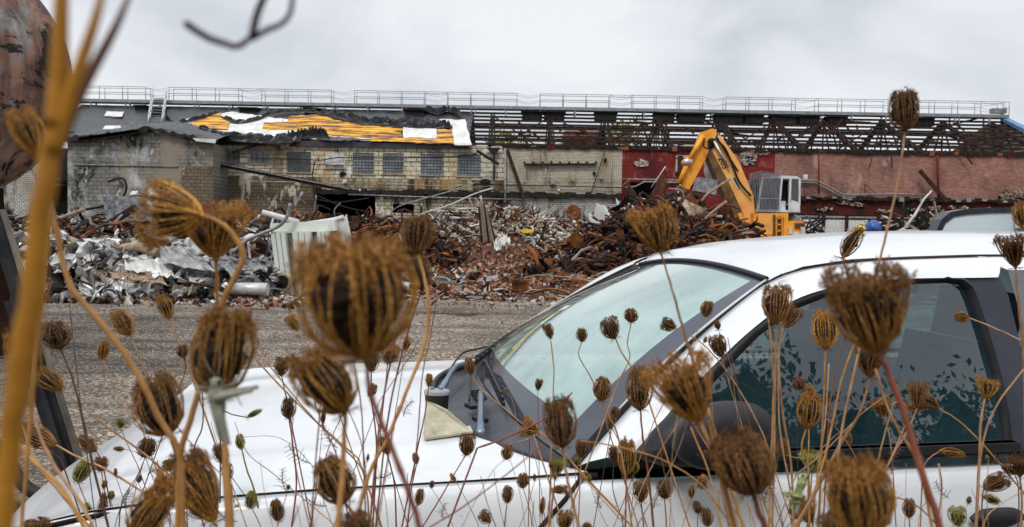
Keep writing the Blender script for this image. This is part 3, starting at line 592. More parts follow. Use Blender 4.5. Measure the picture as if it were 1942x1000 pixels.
# pale building rubble along the wall
g = MB(); wch = [iP]*4+[iT]*4+[iB]*3+[iW]+[iS]+[iD]*3+[iWd]*2+[iK]*2
def f(p):
    if random.random() < .25: q = bend(p+np.array([0, 0, .15]), random.uniform(.8, 2.6), .4, .05, 3); g.tube(q, random.uniform(.03, .08), 4, random.choice([iP, iWd, iW, iD, iR]), sm=False)
    elif random.random() < .2: plate(g, p+np.array([0, 0, .1]), random.uniform(.3, .8), random.choice([iW, iP, iS, iR, iD]), random.uniform(-1, 1))
    else: chip(g, p+np.array([0, 0, random.uniform(-.1, .25)]), random.uniform(.1, .45), random.choice(wch))
scatter(5600, 830, 1260, 47, 58.5, f, lambda px, Y, x: Y > 52-(px-1000)*.01+RN.randn())
scatter(500, 1660, 1830, 48, 56, f); scatter(260, 1500, 1660, 51, 57, f)
stuff('pale_rubble', g, 'pale heap of broken block, plaster and timber along the cream wall', 'rubble')
# foreground edge litter
g = MB(); wch = [iB, iR, iD, iT, iP, iD, iWd, iS]
scatter(2600, -50, 1320, 17.0, 23.5, lambda p: chip(g, p, random.choice([.03, .05, .08, .14]), random.choice(wch)), lambda px, Y, x: Y > 18.2+RN.randn()*.5-(.0 if px < 560 else -.2))
scatter(420, 560, 1300, 18.5, 26, lambda p: g.tube(bend(p+np.array([0, 0, .04]), random.uniform(.3, 1.3), .08, .1, 4), random.uniform(.012, .035), 4, random.choice([iR, iD, iWd, iP, iO, iS]), sm=False))
scatter(900, -20, 1200, 13.5, 18.5, lambda p: chip(g, p+np.array([0, 0, .005]), random.choice([.015, .025, .04]), random.choice(wch)), lambda px, Y, x: Y > 18-abs(RN.randn())*1.8); scatter(300, 700, 1300, 19, 28, lambda p: plate(g, p+np.array([0, 0, .05]), random.uniform(.15, .5), random.choice([iR, iB, iD, iW, iS, iO])))
stuff('scrap_litter', g, 'litter of chips, sticks and torn scraps along the edge of the track', 'litter')
# rusty scrap mass of the right heap
def rustf(lo, hi, cols, tr=(.02, .06)):
    def f(p):
        q = random.random(); up = np.array([0, 0, random.uniform(-.15, .4)])
        if q < .5: g.tube(bend(p+up, random.uniform(lo, hi), .4, .16, 5), random.uniform(*tr), 5, random.choice(cols), sm=False)
        elif q < .85: plate(g, p+up, random.uniform(lo*.4, hi*.42), random.choice(cols))
        else: chip(g, p+up, random.uniform(.1, .4), random.choice(cols))
    return f
g = MB(); scatter(2500, 1000, 1420, 22.5, 34, rustf(.5, 1.8, [iR]*4+[iD]*7+[iO]+[iK]*4+[iS]), lambda px, Y, x: hh(x, Y) > .2 and px > 1010+RN.randn()*20)
stuff('rusty_scrap', g, 'tangled mass of dark rusty offcuts in the heap left of the white car roof', 'scrap')
g = MB(); scatter(1500, 1185, 1440, 33.0, 37.2, rustf(.7, 2.4, [iR]*5+[iD]*5+[iO]*3+[iK]*3+[iS, iP], (.03, .08)), lambda px, Y, x: hh(x, Y) > .9)
stuff('rusty_scrap', g, 'high tangle of rusty bars and plates in front of the red wall', 'scrap')
g = MB(); scatter(1500, 560, 880, 27, 36, rustf(.3, 1.4, [iR]*5+[iD]*5+[iO]*2+[iK]*4+[iS], (.02, .05)), lambda px, Y, x: hh(x, Y) > .3)
stuff('rusty_scrap', g, 'low brown heap of rusty chains and castings behind the pale fin cabinet', 'scrap')
g = MB(); scatter(2300, 40, 580, 21.5, 33, rustf(.3, 1.9, [iR]*2+[iD]*4+[iO]+[iK]*4+[iS]*3+[iW, iWd, iA, iP, iB], (.02, .05)), lambda px, Y, x: hh(x, Y) > .15)
scatter(700, -60, 620, 36, 54, rustf(.8, 3.6, [iD]*3+[iK]*6+[iS]*2+[iWd, iW, iR], (.03, .09)), lambda px, Y, x: hh(x, Y) > .3)
stuff('mixed_scrap', g, 'mixed brown and black scrap bank below the grey block bay', 'scrap')
# aluminium and ducting pile
def crumple(g, p, s, m, seed=None, fl=.5):
    rs = np.random.RandomState(seed if seed is not None else random.randint(0, 99999)); M = rm() if seed is None else rotm(rs.uniform(-.5, .5), rs.uniform(-.5, .5), rs.uniform(0, 6)); n = 9; rows = []
    ph = rs.rand(6)*6; A = s*.17
    for i in range(n):
        row = []
        for j in range(n):
            u, v_ = i/(n-1)-.5, j/(n-1)-.5; z = A*(math.sin(u*9+ph[0]+2*math.sin(v_*7+ph[1]))+math.sin(v_*11+ph[2])*math.cos(u*8+ph[3]))+rs.randn()*s*.045
            row.append(p+M@np.array([u*s*(1+rs.randn()*.05), v_*s*fl*2*(1+rs.randn()*.05), z]))
        rows.append(row)
    g.grid(rows, m, False)
g = MB()
def f(p):
    q = random.random(); up = np.array([0, 0, random.uniform(-.1, .22)])
    if q < .42: crumple(g, p+up, random.uniform(.3, .9), random.choice([iA, iA, iA, iS, iW, iW, iK, iT]), None, random.uniform(.2, .5))
    elif q < .65: plate(g, p+up, random.uniform(.3, .8), random.choice([iA, iW, iS, iS, iK, iD]))
    elif q < .9: g.tube(bend(p+up, random.uniform(.3, 1.3), .4, .2, 6), random.uniform(.01, .03), 5, random.choice([iS, iA, iK, iR, iD]))
    else: chip(g, p+up, random.uniform(.1, .3), random.choice([iK, iS, iR, iK]))
scatter(560, 62, 420, 17.2, 20.3, f, lambda px, Y, x: hh(x, Y) > .15); scatter(150, 400, 550, 17.8, 20, f, lambda px, Y, x: hh(x, Y) > .12); scatter(90, -40, 70, 17.5, 21, f); scatter(260, 60, 560, 16.5, 17.6, f, lambda px, Y, x: hh(x, Y) > .02); scatter(2200, 40, 600, 16.3, 18.2, lambda p: chip(g, p+np.array([0, 0, .01]), random.choice([.03, .05, .09, .14]), random.choice([iK, iS, iD, iR, iA, iP, iB])), lambda px, Y, x: Y > 16.7+RN.randn()*.25)
stuff('crushed_metal', g, 'grey jumble of crushed aluminium, ducts and wire at the edge of the track', 'scrap')

# ---- pieces one can pick out
def tubeobj(px, wpx, Y, m, name, label, cat, sm=4, n=8, group=None, flat=None, Y2=None, hollow=False):
    k = len(px); Ys = np.linspace(Y, Y2 or Y, k); pts = [P(a, b, y) for (a, b), y in zip(px, Ys)]; pts = spl(pts, sm) if sm and k > 2 else pts
    g = MB(); r = size(wpx/2, Y); g.tube(pts, r, n, 0, cap=not hollow)
    if hollow: g.tube(pts, r*.86, n, 1, cap=False); g.lathe(pts[-1]-(pts[-1]-pts[-2])*.6, [(r*.87, 0), (.001, 0)], n, 1, pts[-1]-pts[-2]) if False else None
    return solo(name, g, [m, black], label, cat, group)
def prismobj(px, Y, th, m, name, label, cat, Y2=None, ds=None):
    g = MB(); ps = [P(a, b, Y if ds is None else ds[i]) for i, (a, b) in enumerate(px)]; g.prism(ps, (0, th, .0)); return solo(name, g, m, label, cat)
# fin cabinet (radiator tank)
Yc = 19.3; t = thing('radiator_cabinet', 'pale green finned metal cabinet standing tilted behind the crushed aluminium', 'cabinet', tuple(P(575, 570, Yc)*np.array([1, 1, 0])))
palegr = mat('pale green enamel', [(.25, (.28, .14, .05)), (.36, (.55, .57, .50)), (.6, (.62, .66, .60)), (.8, (.70, .74, .69))], 1.6, .6, bump=.3)
g = MB(); g.prism([P(518, 424, Yc), P(632, 420, Yc), (P(640, 570, Yc)), P(550, 575, Yc)], (0, .75, 0)); mk('body', g, mat('rust stained panel', [(.3, (.08, .04, .02)), (.5, (.28, .26, .22)), (.7, (.40, .41, .37))], 3, .7), t)
g = MB(); g.prism([P(512, 424, Yc-.06), P(634, 418, Yc-.06), P(636, 438, Yc-.06), P(516, 444, Yc-.06)], (0, .9, 0)); mk('top_frame', g, palegr, t)
for a, b, c_, d in ((512, 540, 528, 556), (553, 588, 566, 600), (600, 624, 610, 634)):
    for k in range(3):
        g = MB(); x0, x1 = a+(b-a)*k/3+.8, a+(b-a)*(k+1)/3-.8; x2, x3 = c_+(d-c_)*k/3+.8, c_+(d-c_)*(k+1)/3-.8
        g.prism([P(x0, 440, Yc-.28), P(x1, 439, Yc-.28), P(x3, 560, Yc-.2), P(x2, 562, Yc-.2)], (0, .22, 0)); mk('fin', g, palegr, t)
g = MB(); g.lathe(P(536, 536, Yc-.3), [(.001, .02), (.16, .02), (.17, -.06), (.21, -.06), (.21, .35)], 18, 0, (0, 1, 0)); g.lathe(P(536, 536, Yc-.37), [(.001, 0), (.13, 0)], 18, 1, (0, 1, 0)); solo('duct_flange', g, [tanr, black], 'round tan duct collar with a dark bore leaning on the foot of the finned cabinet', 'duct')
tubeobj([(498, 403), (535, 413), (566, 422)], 11, 19.4, whitemet, 'fibre_pipe', 'white pipe lying across the top of the finned cabinet', 'pipe', 0); tubeobj([(585, 424), (628, 418), (652, 412)], 9, 19.6, whitemet, 'fibre_pipe', 'short whitish pipe stub on the right end of the finned cabinet top', 'pipe')
tubeobj([(551, 386), (545, 410), (530, 428), (500, 442), (470, 455), (440, 480)], 7, 19.0, steel, 'bent_pipe', 'grey bent pipe hooked over the left corner of the finned cabinet', 'pipe')
prismobj([(633, 440), (657, 406), (668, 458), (648, 470), (632, 462)], 19.6, .03, insul, 'white_sheet', 'upright white triangular sheet right of the finned cabinet', 'sheet')
# aluminium pile heroes
def crob(px, py, s, Y, m, seed, name, label, cat, fl=.5): g = MB(); crumple(g, P(px, py, Y), s, 0, seed, fl); return solo(name, g, m, label, cat)
def sheet(px, Y, m, name, label, cat, amp=.05, th=.02, nx=14, ny=7, seed=1, back=.5):
    """quad corners tl,tr,br,bl in pixels; top edge lies further back"""
    rs = np.random.RandomState(seed); c = [P(*px[0], Y+back), P(*px[1], Y+back), P(*px[2], Y), P(*px[3], Y)]; rows = []
    for j in range(ny):
        v_ = j/(ny-1); row = []
        for i in range(nx):
            u = i/(nx-1); p = lerp(lerp(c[0], c[1], u), lerp(c[3], c[2], u), v_); row.append(p+np.array([0, rs.randn()*amp, rs.randn()*amp+amp*1.2*math.sin(u*9+seed)*math.sin(v_*4)]))
        rows.append(row)
    g = MB(); g.grid(rows, 0, False); g.grid([[q+np.array([0, th, -th]) for q in r] for r in rows[::-1]], 0, False); return solo(name, g, m, label, cat)
sheet([(232, 482), (322, 498), (332, 527), (240, 512)], 16.9, insul, 'crumpled_sheet', 'bright crumpled white sheet on top of the grey scrap pile', 'sheet', .045, seed=3)
sheet([(300, 466), (362, 468), (412, 516), (310, 500)], 17.1, steel, 'flat_sheet', 'flat dull grey sheet behind the bright crumpled sheet', 'sheet', .015, seed=4)
sheet([(392, 494), (505, 486), (508, 515), (408, 512)], 17.4, steel, 'long_duct_side', 'long torn grey duct side right of the grey scrap pile', 'sheet', .05, seed=5)
sheet([(206, 515), (300, 518), (318, 540), (215, 530)], 16.8, tanr, 'folded_panel', 'folded tan panel under the bright crumpled sheet', 'panel', .02, seed=6, back=.15)
sheet([(338, 590), (368, 585), (366, 605), (333, 607)], 16.6, whitemet, 'tin_flap', 'small white tin flap lying on the track edge', 'sheet', .01, seed=8, back=.1)
tubeobj([(440, 548), (475, 548), (508, 549)], 24, 17.3, alu, 'duct_pipe', 'thick silver duct lying flat left of the tan duct collar', 'duct', 0, 14)
tubeobj([(150, 478), (215, 474), (262, 470), (300, 482)], 22, 18.9, mat('tan duct', [(.3, (.16, .12, .09)), (.7, (.42, .37, .31))], 3, .7), 'duct_pipe', 'tan round duct lying behind the crumpled sheets', 'duct', 4, 14) if False else tubeobj([(232, 474), (262, 470), (300, 482)], 22, 17.8, tanr, 'duct_pipe', 'tan round duct lying behind the crumpled sheets', 'duct', 4, 14)
g = MB(); a = P(83, 590, 16.5); g.lathe(a, [(.001, 0), (.11, 0), (.13, .02), (.13, .5), (.11, .52), (.001, .52)], 18, 0, (1, -.1, 0)); g.lathe(a+np.array([.5, -.05, 0]), [(.135, 0), (.145, .02), (.145, .09), (.135, .11)], 18, 1, (1, -.1, 0)); solo('drum', g, [steel, bluep], 'small grey cylinder with a blue band at the left foot of the grey scrap pile', 'canister')
g = MB(); a = P(62, 565, 17.1); g.lathe(a, [(.12, 0), (.20, 0), (.24, .05), (.24, .16), (.20, .2), (.12, .2), (.12, 0)], 20, 0, (.7, -.7, .1)); solo('wheel_rim', g, alu, 'pale round ribbed rim beside the stand leg at the left', 'rim')
for px, lab in (([(128, 596), (140, 590), (160, 590)], 'grey pipe elbow right of the blue banded cylinder'), ([(218, 560), (225, 578), (252, 586), (262, 580)], 'dark bent exhaust pipe at the middle of the grey scrap pile'), ([(195, 568), (206, 556), (220, 566)], 'stubby black mouthed duct at the middle of the grey scrap pile')):
    tubeobj(px, 10, 16.5, steel, 'pipe_elbow', lab, 'pipe', 5, 10)
g = MB(); g.lathe(P(208, 560, 16.6), [(.13, .35), (.15, 0), (.12, 0), (.11, .3), (.001, .3)], 16, 0, (-.2, .95, .1)); solo('duct_mouth', g, [steel], 'open round duct mouth facing the track in the grey scrap pile', 'duct')
sheet([(200, 528), (244, 520), (240, 552), (212, 548)], 16.7, alu, 'crushed_box', 'crushed silver box with a pointed corner in the grey scrap pile', 'box', .03, seed=9, back=.2)
prismobj([(196, 374), (260, 372), (288, 392), (290, 436), (214, 436), (199, 410)], 29, .12, mat('mottled steel plate', [(.35, (.05, .05, .055)), (.5, (.16, .165, .18)), (.7, (.32, .33, .35))], 5, .6, bump=.4), 'steel_plate', 'large mottled grey steel plate standing in front of the grey block bay', 'plate')
g = MB(); g.bar(P(208, 424, 28.6), P(258, 393, 28.6), .22, .2); solo('steel_beam', g, rustd, 'dark beam leaning across the mottled steel plate', 'beam')
tubeobj([(60, 440), (110, 416), (160, 397)], 8, 26, woodp, 'timber_pole', 'pale broken pole sticking up left of the mottled plate', 'pole', 0); tubeobj([(160, 398), (200, 390), (255, 372), (320, 380)], 5, 31, black, 'burnt_beam', 'black sagging beam behind the top of the mottled plate', 'beam')
tubeobj([(205, 345), (232, 338), (240, 356), (232, 378)], 4, 50, black, 'bent_bracket', 'black bent bracket against the grey block bay', 'bracket', 3)
for k in range(9):
    pass
g = MB(); rs = np.random.RandomState(3)
for k in range(12): g.lathe(P(255+rs.rand()*40, 367+rs.rand()*14, 34), [(.001, -.15), (.18, -.1), (.2, .1), (.001, .16)], 8, rs.randint(0, 2), tuple(rs.randn(3)))
solo('pipe_valves', g, [whitemet, steel], 'cluster of pale round fittings above the mottled plate', 'fittings')
tubeobj([(280, 380), (290, 400), (296, 416)], 6, 33.5, steel, 'valve_rod', 'pale rod hanging down from the cluster of fittings', 'rod', 0)
g = MB(); g.bar(P(400, 309, 58.6), P(662, 361, 58.9), .28, .34); g.bar(P(400, 307, 58.4), P(662, 358.5, 58.7), .1, .08, 1); solo('fallen_girder', g, [char, steel], 'long dark girder leaning across the brown stained wall', 'girder')
g = MB(); g.bar(P(508, 256, 59.2), P(541, 279, 59.2), .12, .2); g.bar(P(541, 279, 59.2), P(562, 260, 59.2), .12, .2); solo('broken_rafter', g, woodp, 'broken V shaped board hanging over the eave below the yellow decking', 'board')
g = MB(); g.bar(P(440, 290, 59.3), P(500, 270, 59.3), .14, .2); solo('loose_board', g, char, 'dark board leaning at the eave left of the first windows', 'board')
g = MB(); g.bar(P(904, 286, 59), P(946, 312, 59), .12, .22); solo('loose_board', g, char, 'thin board slanting down at the right end of the window row', 'board')
g = MB(); g.bar(P(962, 285, 59.3), P(994, 378, 59), .22, .25); solo('leaning_beam', g, rustd, 'dark beam leaning on the cream brick wall at its left edge', 'beam')
g = MB(); g.bar(P(1744, 323, 59.3), P(1796, 383, 59), .2, .26); solo('leaning_beam', g, rustd, 'dark beam leaning on the faded pink wall', 'beam')
g = MB(); pts = [P(1767, 362, 47), P(1752, 378, 47), P(1735, 408, 47), P(1716, 432, 47)]; g.tube(pts, [.05, .06, .09, .12], 6); g.tube([P(1716, 432, 47), P(1700, 444, 47)], .09, 5); g.box(P(1725, 441, 46.8), (.9, .3, .35)); solo('lever_frame', g, whitemet, 'white lever frame sticking up from the debris right of the blue barrel', 'frame')
g = MB(); c = P(1637, 422, 50); g.lathe((c[0], 50.2, c[2]-.9), [(.001, 0), (.45, 0), (.47, .1), (.47, 1.2), (.40, 1.32), (.001, 1.35)], 18, 0, (.45, -.75, .6)); g.lathe((c[0]+.28, 49.75, c[2]-.1), [(.001, 0), (.3, 0)], 16, 1, (.6, -.75, -.1)); solo('blue_barrel', g, [bluep, black], 'tipped blue plastic barrel against the white wall', 'barrel')
g = MB(); c = P(1632, 437, 48); g.lathe(c-np.array([0, 0, .35]), [(.05, 0), (.26, .1), (.32, .35), (.24, .58), (.05, .65)], 12); g.tube([c+np.array([-.2, -.35, .1]), c+np.array([.2, -.35, 0])], .03, 5, 1); solo('yellow_float', g, [yellowp, black], 'yellow rounded float in front of the blue barrel', 'float')
prismobj([(985, 437), (998, 434), (1013, 436), (1010, 441), (992, 442)], 47, .2, yellowp, 'yellow_tarp', 'bright yellow scrap of plastic on the pale rubble', 'plastic')
sheet([(936, 455), (958, 447), (968, 455), (938, 480)], 44, insul, 'white_board', 'white torn board in the rubble below the concrete stump', 'board', .08, seed=11)
g = MB(); rs = np.random.RandomState(5)
for k in range(7):
    yk = 49.2+k*.23; a = P(908+k*3.0, 378+abs(k-2)*7, yk); b = P(914+k*4.5, 462, yk); g.bar(a, b, .12, .13+.04*(k % 3), 0 if k % 3 else 1)
solo('splintered_post', g, [woodp, char], 'tall splintered grey post standing in the rubble below the tan wall', 'post')
prismobj([(1020, 421), (1046, 421), (1046, 436), (1020, 436)], 57, .5, whitemet, 'white_crate', 'small white box frame at the foot of the whitewashed wall', 'box')
g = MB(); g.bar(P(1092, 430, 55), P(1130, 402, 55.5), .13, .13); solo('leaning_bar', g, rustd, 'thin dark bar leaning up right of the orange brick patch', 'bar')
crob(1165, 412, 3.4, 52, insul, 22, 'plastic_sheeting', 'white plastic sheeting heaped left of the rusty scrap pile', 'sheeting', .3)
crob(1196, 404, 1.8, 47, mat('blue grey film', [(.3, (.3, .38, .46)), (.7, (.6, .66, .7))], 3, .5), 23, 'plastic_film', 'blue grey plastic film blowing beside the rusty scrap pile', 'sheeting', .5)
# long thin conduits sprawling from the wall ledge
tubeobj([(742, 432), (746, 398), (800, 378), (850, 364), (905, 345)], 2.4, 55, steel, 'loose_conduit', 'grey conduit looping left of the dark basement window', 'conduit', 4, 5)
tubeobj([(795, 414), (800, 406), (850, 390), (900, 368), (935, 357)], 2.6, 54, whitemet, 'loose_conduit', 'pale conduit sweeping up to the right below the windows', 'conduit', 4, 5)
tubeobj([(815, 398), (870, 402), (905, 402)], 1.8, 55, whitemet, 'loose_conduit', 'short pale pipe lying level beside the splintered post', 'conduit', 4, 5)
tubeobj([(820, 420), (840, 395), (860, 360), (890, 350)], 2.2, 56, char, 'loose_conduit', 'dark cable hanging in a curve below the last window', 'conduit', 4, 5)
tubeobj([(1000, 405), (960, 396), (920, 398)], 1.5, 56, char, 'loose_conduit', 'thin dark cable drooping over the whitewashed wall', 'conduit', 4, 5)
for a, lab in (([(598, 378), (640, 384), (700, 376)], 'charred rail crossing the black opening'), ([(604, 372), (650, 392), (706, 404)], 'charred rail sagging through the black opening'), ([(640, 425), (634, 400), (646, 385)], 'pale thin pipe rising in the black opening'), ([(606, 425), (597, 400), (600, 370)], 'pale thin pipe at the left edge of the black opening')):
    tubeobj(a, 3, 59, char if 'charred' in lab else steel, 'hanging_pipe', lab, 'pipe', 4, 5)
tubeobj([(575, 364), (567, 376), (580, 388)], 6, 58, steel, 'downpipe_piece', 'short crooked grey pipe on the brown stained wall', 'pipe', 0, 8)
# heroes of the rusty heaps
tubeobj([(1003, 563), (1030, 571), (1072, 577)], 14, 21.0, mat('chipped yellow pipe', [(.42, (.10, .05, .02)), (.5, (.62, .44, .02)), (.8, (.78, .58, .03))], 4, .6), 'yellow_pipe', 'chipped yellow pipe lying beside the windscreen edge', 'pipe', 0, 12, hollow=True)
tubeobj([(950, 573), (985, 578), (1020, 579)], 10, 20.7, rust, 'rusty_pipe', 'rusty pipe lying flat left of the chipped yellow pipe', 'pipe', 0, 10)
tubeobj([(880, 560), (930, 552), (985, 540), (1030, 536)], 9, 22, rust, 'rusty_pipe', 'long brown pipe resting on the low front of the rusty heap', 'pipe', 4, 8); tubeobj([(915, 590), (960, 595), (1010, 598)], 2, 19, steel, 'thin_rod', 'thin pale rod lying on the track before the heap', 'rod')
tubeobj([(860, 575), (900, 574), (935, 556)], 4, 20, steel, 'thin_pipe', 'thin grey pipe bent on the ground below the brown chips', 'pipe'); tubeobj([(480, 575), (520, 588), (572, 582)], 5, 17.4, steel, 'thin_pipe', 'grey pipe lying on the ground below the finned cabinet', 'pipe')
tubeobj([(990, 520), (988, 540), (1000, 548), (1012, 546)], 2, 22, steel, 'bent_wire', 'thin bent wire standing at the low front of the rusty heap', 'wire')
def curl(px, py, s, Y, m, seed, label, cu=2.0, asp=.4, rot=(0, 0, 0)):
    st = random.getstate(); random.seed(seed); g = MB(); M0 = rotm(*rot); n, k = 9, 4; rows = []
    for i in range(n):
        u = i/(n-1)-.5; a = u*cu; rows.append([P(px, py, Y)+M0@np.array([s*math.sin(a)/cu, s*asp*(j/(k-1)-.5)*(1+.3*random.uniform(-1, 1)*(abs(u) > .4)), s*(1-math.cos(a))/cu]) for j in range(k)])
    g.grid(rows, 0, True); g.grid([[q+np.array([0, .02, .03]) for q in r] for r in rows[::-1]], 0, True); random.setstate(st); return solo('curled_plate', g, m, label, 'plate')
curl(1095, 535, 1.7, 24, rustd, 1, 'dark curled plate like a scoop near the left of the windscreen', 2.2, .6, (-.9, .3, .4)); curl(1045, 535, 1.3, 23.5, rustd, 2, 'dark curved plate left of the scoop shaped plate', 2, .5, (-.7, -.4, .2)); curl(1160, 500, 1.6, 26, rust, 3, 'brown pointed plate leaning just above the windscreen corner', 1, .7, (-.8, -.3, .9))
curl(1010, 545, 1.2, 22.5, rust, 4, 'rusty bent plate above the chipped yellow pipe', 2.6, .4, (-.9, .5, -.3)); curl(1110, 478, 1.5, 27, rusto, 5, 'orange bent plate on the crest of the rusty heap', 1.4, .35, (-.5, .6, .3)); curl(1088, 455, 1.3, 29, rusto, 6, 'bright orange torn strip standing above the rusty heap', 1.0, .25, (-.9, -1.0, .3))
curl(1196, 384, 2.0, 35, rustd, 7, 'dark curled hood plate at the left top of the tall scrap pile', 2.4, .6, (-.9, -1.1, .3)); curl(1240, 378, 2.3, 34.4, rust, 8, 'long brown plate standing in the tall scrap pile', .8, .25, (-1.2, -1.0, .2)); curl(1306, 398, 1.1, 33.8, rust, 9, 'large orange plate hanging in the tall scrap pile below the arm', 1.2, .8, (-1.2, .9, .2))
curl(1316, 410, 1.3, 33.4, mat('cream and rust plate', [(.4, (.3, .13, .04)), (.55, (.62, .55, .42))], 3, .7), 10, 'cream and rust torn plate in the middle of the tall scrap pile', 1.6, .7, (-1.2, .3, .3)); curl(1378, 388, 1.0, 34.5, rust, 11, 'orange triangular plate beside the boom foot', .7, .5, (-1.3, -1.2, .1)); curl(1330, 435, 1.6, 33.3, rusto, 12, 'orange bracket low in the tall scrap pile', 1.5, .4, (-1.1, .2, .4))
g = MB(); cy = 39.2; c = P(1352, 322, cy); g.lathe(c, [(.001, -.06), (.7, -.04), (.78, 0)], 22, 1, (.8, .3, .12)); g.lathe(c, [(.78, 0), (.8, .04), (.8, .95), (.7, 1.2), (.4, 1.4), (.001, 1.45)], 22, 0, (.8, .3, .12)); g.lathe(c, [(.001, -.47), (1.0, -.2)], 22, 1, (-.75, -.5, -.25)) if False else None; solo('tank_end', g, [mat('faded red tank paint', [(.3, (.10, .02, .016)), (.6, (.24, .06, .05)), (.8, (.4, .2, .17))], 2, .6), paleb], 'faded red domed tank end on top of the scrap under the boom', 'tank')
prismobj([(1325, 336), (1362, 342), (1358, 370), (1318, 362)], 35.4, .6, steel, 'grey_casing', 'square grey casing under the faded red tank end', 'casing')
for a, wd, m_, lab, Y in (([(1330, 382), (1345, 366), (1385, 340)], 5, woodp, 'pale curved pipe rising to the right under the boom', 33.6), ([(1285, 448), (1320, 428), (1355, 400), (1378, 382)], 6, woodp, 'pale pipe slanting across the middle of the tall scrap pile', 33.2), ([(1300, 445), (1340, 432), (1375, 425)], 5, rusto, 'orange bar level near the foot of the tall scrap pile', 33), ([(1235, 356), (1262, 316)], 1.8, whitemet, 'thin white rod pointing up left of the excavator arm', 34.5), ([(1268, 358), (1292, 362), (1299, 384)], 3, steel, 'thin grey hoop hanging below the grapple', 34), ([(1245, 372), (1280, 392), (1310, 396)], 6, rust, 'rusty bent beam left of the hanging orange plate', 34), ([(1340, 400), (1370, 388), (1400, 395)], 5, rust, 'brown curved bar below the boom', 33.6), ([(1212, 425), (1250, 400), (1290, 405)], 6, rustd, 'dark beam low at the left of the tall scrap pile', 33.5), ([(1360, 438), (1385, 425), (1402, 440)], 5, rusto, 'short orange bent bar beside the yellow turret', 33), ([(1352, 445), (1350, 415)], 5, rusto, 'upright orange strip near the foot of the tall scrap pile', 32.8),
        ([(1155, 415), (1162, 440), (1165, 460)], 5, rustd, 'black upright stake in the rusty heap', 28), ([(1100, 500), (1150, 468), (1200, 450)], 4, rustd, 'long dark bar slanting up the rusty heap', 27), ([(1180, 480), (1210, 458), (1240, 440)], 4, rust, 'brown bar just above the windscreen top corner', 27.5), ([(1060, 530), (1085, 505), (1120, 480)], 4, rust, 'thin brown bar slanting up beside the scoop shaped plate', 25.5), ([(1170, 430), (1190, 420), (1212, 436), (1215, 448)], 4, whitemet, 'pale curved tube arching at the left of the tall scrap pile', 31), ([(1040, 470), (1080, 462), (1110, 470)], 4, rusto, 'orange bent strip on the back of the rusty heap', 29), ([(1130, 440), (1160, 430), (1200, 428)], 5, woodp, 'pale board lying between the rusty heap and the pale rubble', 33)):
    tubeobj(a, wd, Y, m_, 'scrap_bar', lab, 'scrap bar', 4, 5)
# countable bars in the tall pile that nothing tells apart
for k in range(26):
    px = random.uniform(1215, 1415); yy = random.uniform(33.0, 35); x = P(px, 440, yy)[0]; p = np.array([x, yy, max(.5, min(hh(x, yy)+.1, 2.8))])
    g = MB(); q = bend(p, random.uniform(1.4, 3.2), .35, .14, 7); g.tube(spl(q, 3), random.uniform(.04, .09), 6, 0); solo('scrap_bar', g, random.choice([rust, rust, rusto, rustd]), 'bent rusty bar tangled in the tall scrap pile before the red wall', 'scrap bar', 'bent bars in the tall scrap pile')
for k in range(30):
    px = random.uniform(1010, 1260); yy = random.uniform(23.5, 31); x = P(px, 440, yy)[0]
    if hh(x, yy) < .35: continue
    p = np.array([x, yy, hh(x, yy)+.15]); g = MB(); q = bend(p, random.uniform(1.0, 2.8), .3, .12, 7); g.tube(spl(q, 3), random.uniform(.025, .06), 6, 0); solo('scrap_bar', g, random.choice([rust, rustd, rusto, rustd]), 'bent rusty bar lying in the heap left of the car roof', 'scrap bar', 'bent bars in the low rusty heap')
g = MB()
for k in range(60):
    a = P(1700+random.random()*90, 412+random.random()*30, random.uniform(47, 51)); d = RN.randn(3)*np.array([1, .6, .7]); g.bar(a, a+d*.9, .07, .16, random.choice([0, 0, 1, 2]))
tag(mk('burnt_timber', g, [black, char, woodp]), 'burnt and splintered timber stacked against the wall right of the blue barrel', 'timber', kind='stuff')
g = MB()
for k in range(30):
    a = P(1552-random.random()*40, 425+random.random()*20, 49); d = RN.randn(3)*np.array([.7, .4, .7]); g.bar(a, a+d, .06, .1, random.choice([0, 1]))
tag(mk('burnt_timber', g, [black, steel]), 'black twisted frames between the excavator and the white wall', 'scrap', kind='stuff')
# weeds
grn = mat('fresh weed green', [(.3, (.04, .09, .015)), (.7, (.14, .24, .04))], 3, .6)
def weed(px, py, Y, h, n, label):
    g = MB(); b = P(px, py, Y)
    for k in range(n):
        a = random.random()*6.28; L = h*random.uniform(.5, 1); d = np.array([math.cos(a)*.35, math.sin(a)*.35, 1]); g.tube([b, b+d*L*.6, b+d*L+np.array([math.cos(a), math.sin(a), -.3])*L*.15], [.012, .01, .004], 4)
        for q in range(9):
            c = b+d*L*(.15+.09*q); e_ = RN.randn(3)*np.array([1, 1, .4])*L*.14; f_ = np.cross(e_, [0, 0, 1]); f_ = f_/max(np.linalg.norm(f_), 1e-6)*.03; g.poly([c, c+e_*.5+f_, c+e_, c+e_*.5-f_])
    solo('weed', g, grn, label, 'weed')
weed(98, 545, 18.2, 1.0, 22, 'bright green weed growing out of the scrap right of the thick stem'); weed(270, 465, 19.6, .35, 10, 'small green weed sprouting behind the crumpled sheets'); weed(330, 468, 19.6, .3, 10, 'small green weed sprouting behind the flat grey sheet')

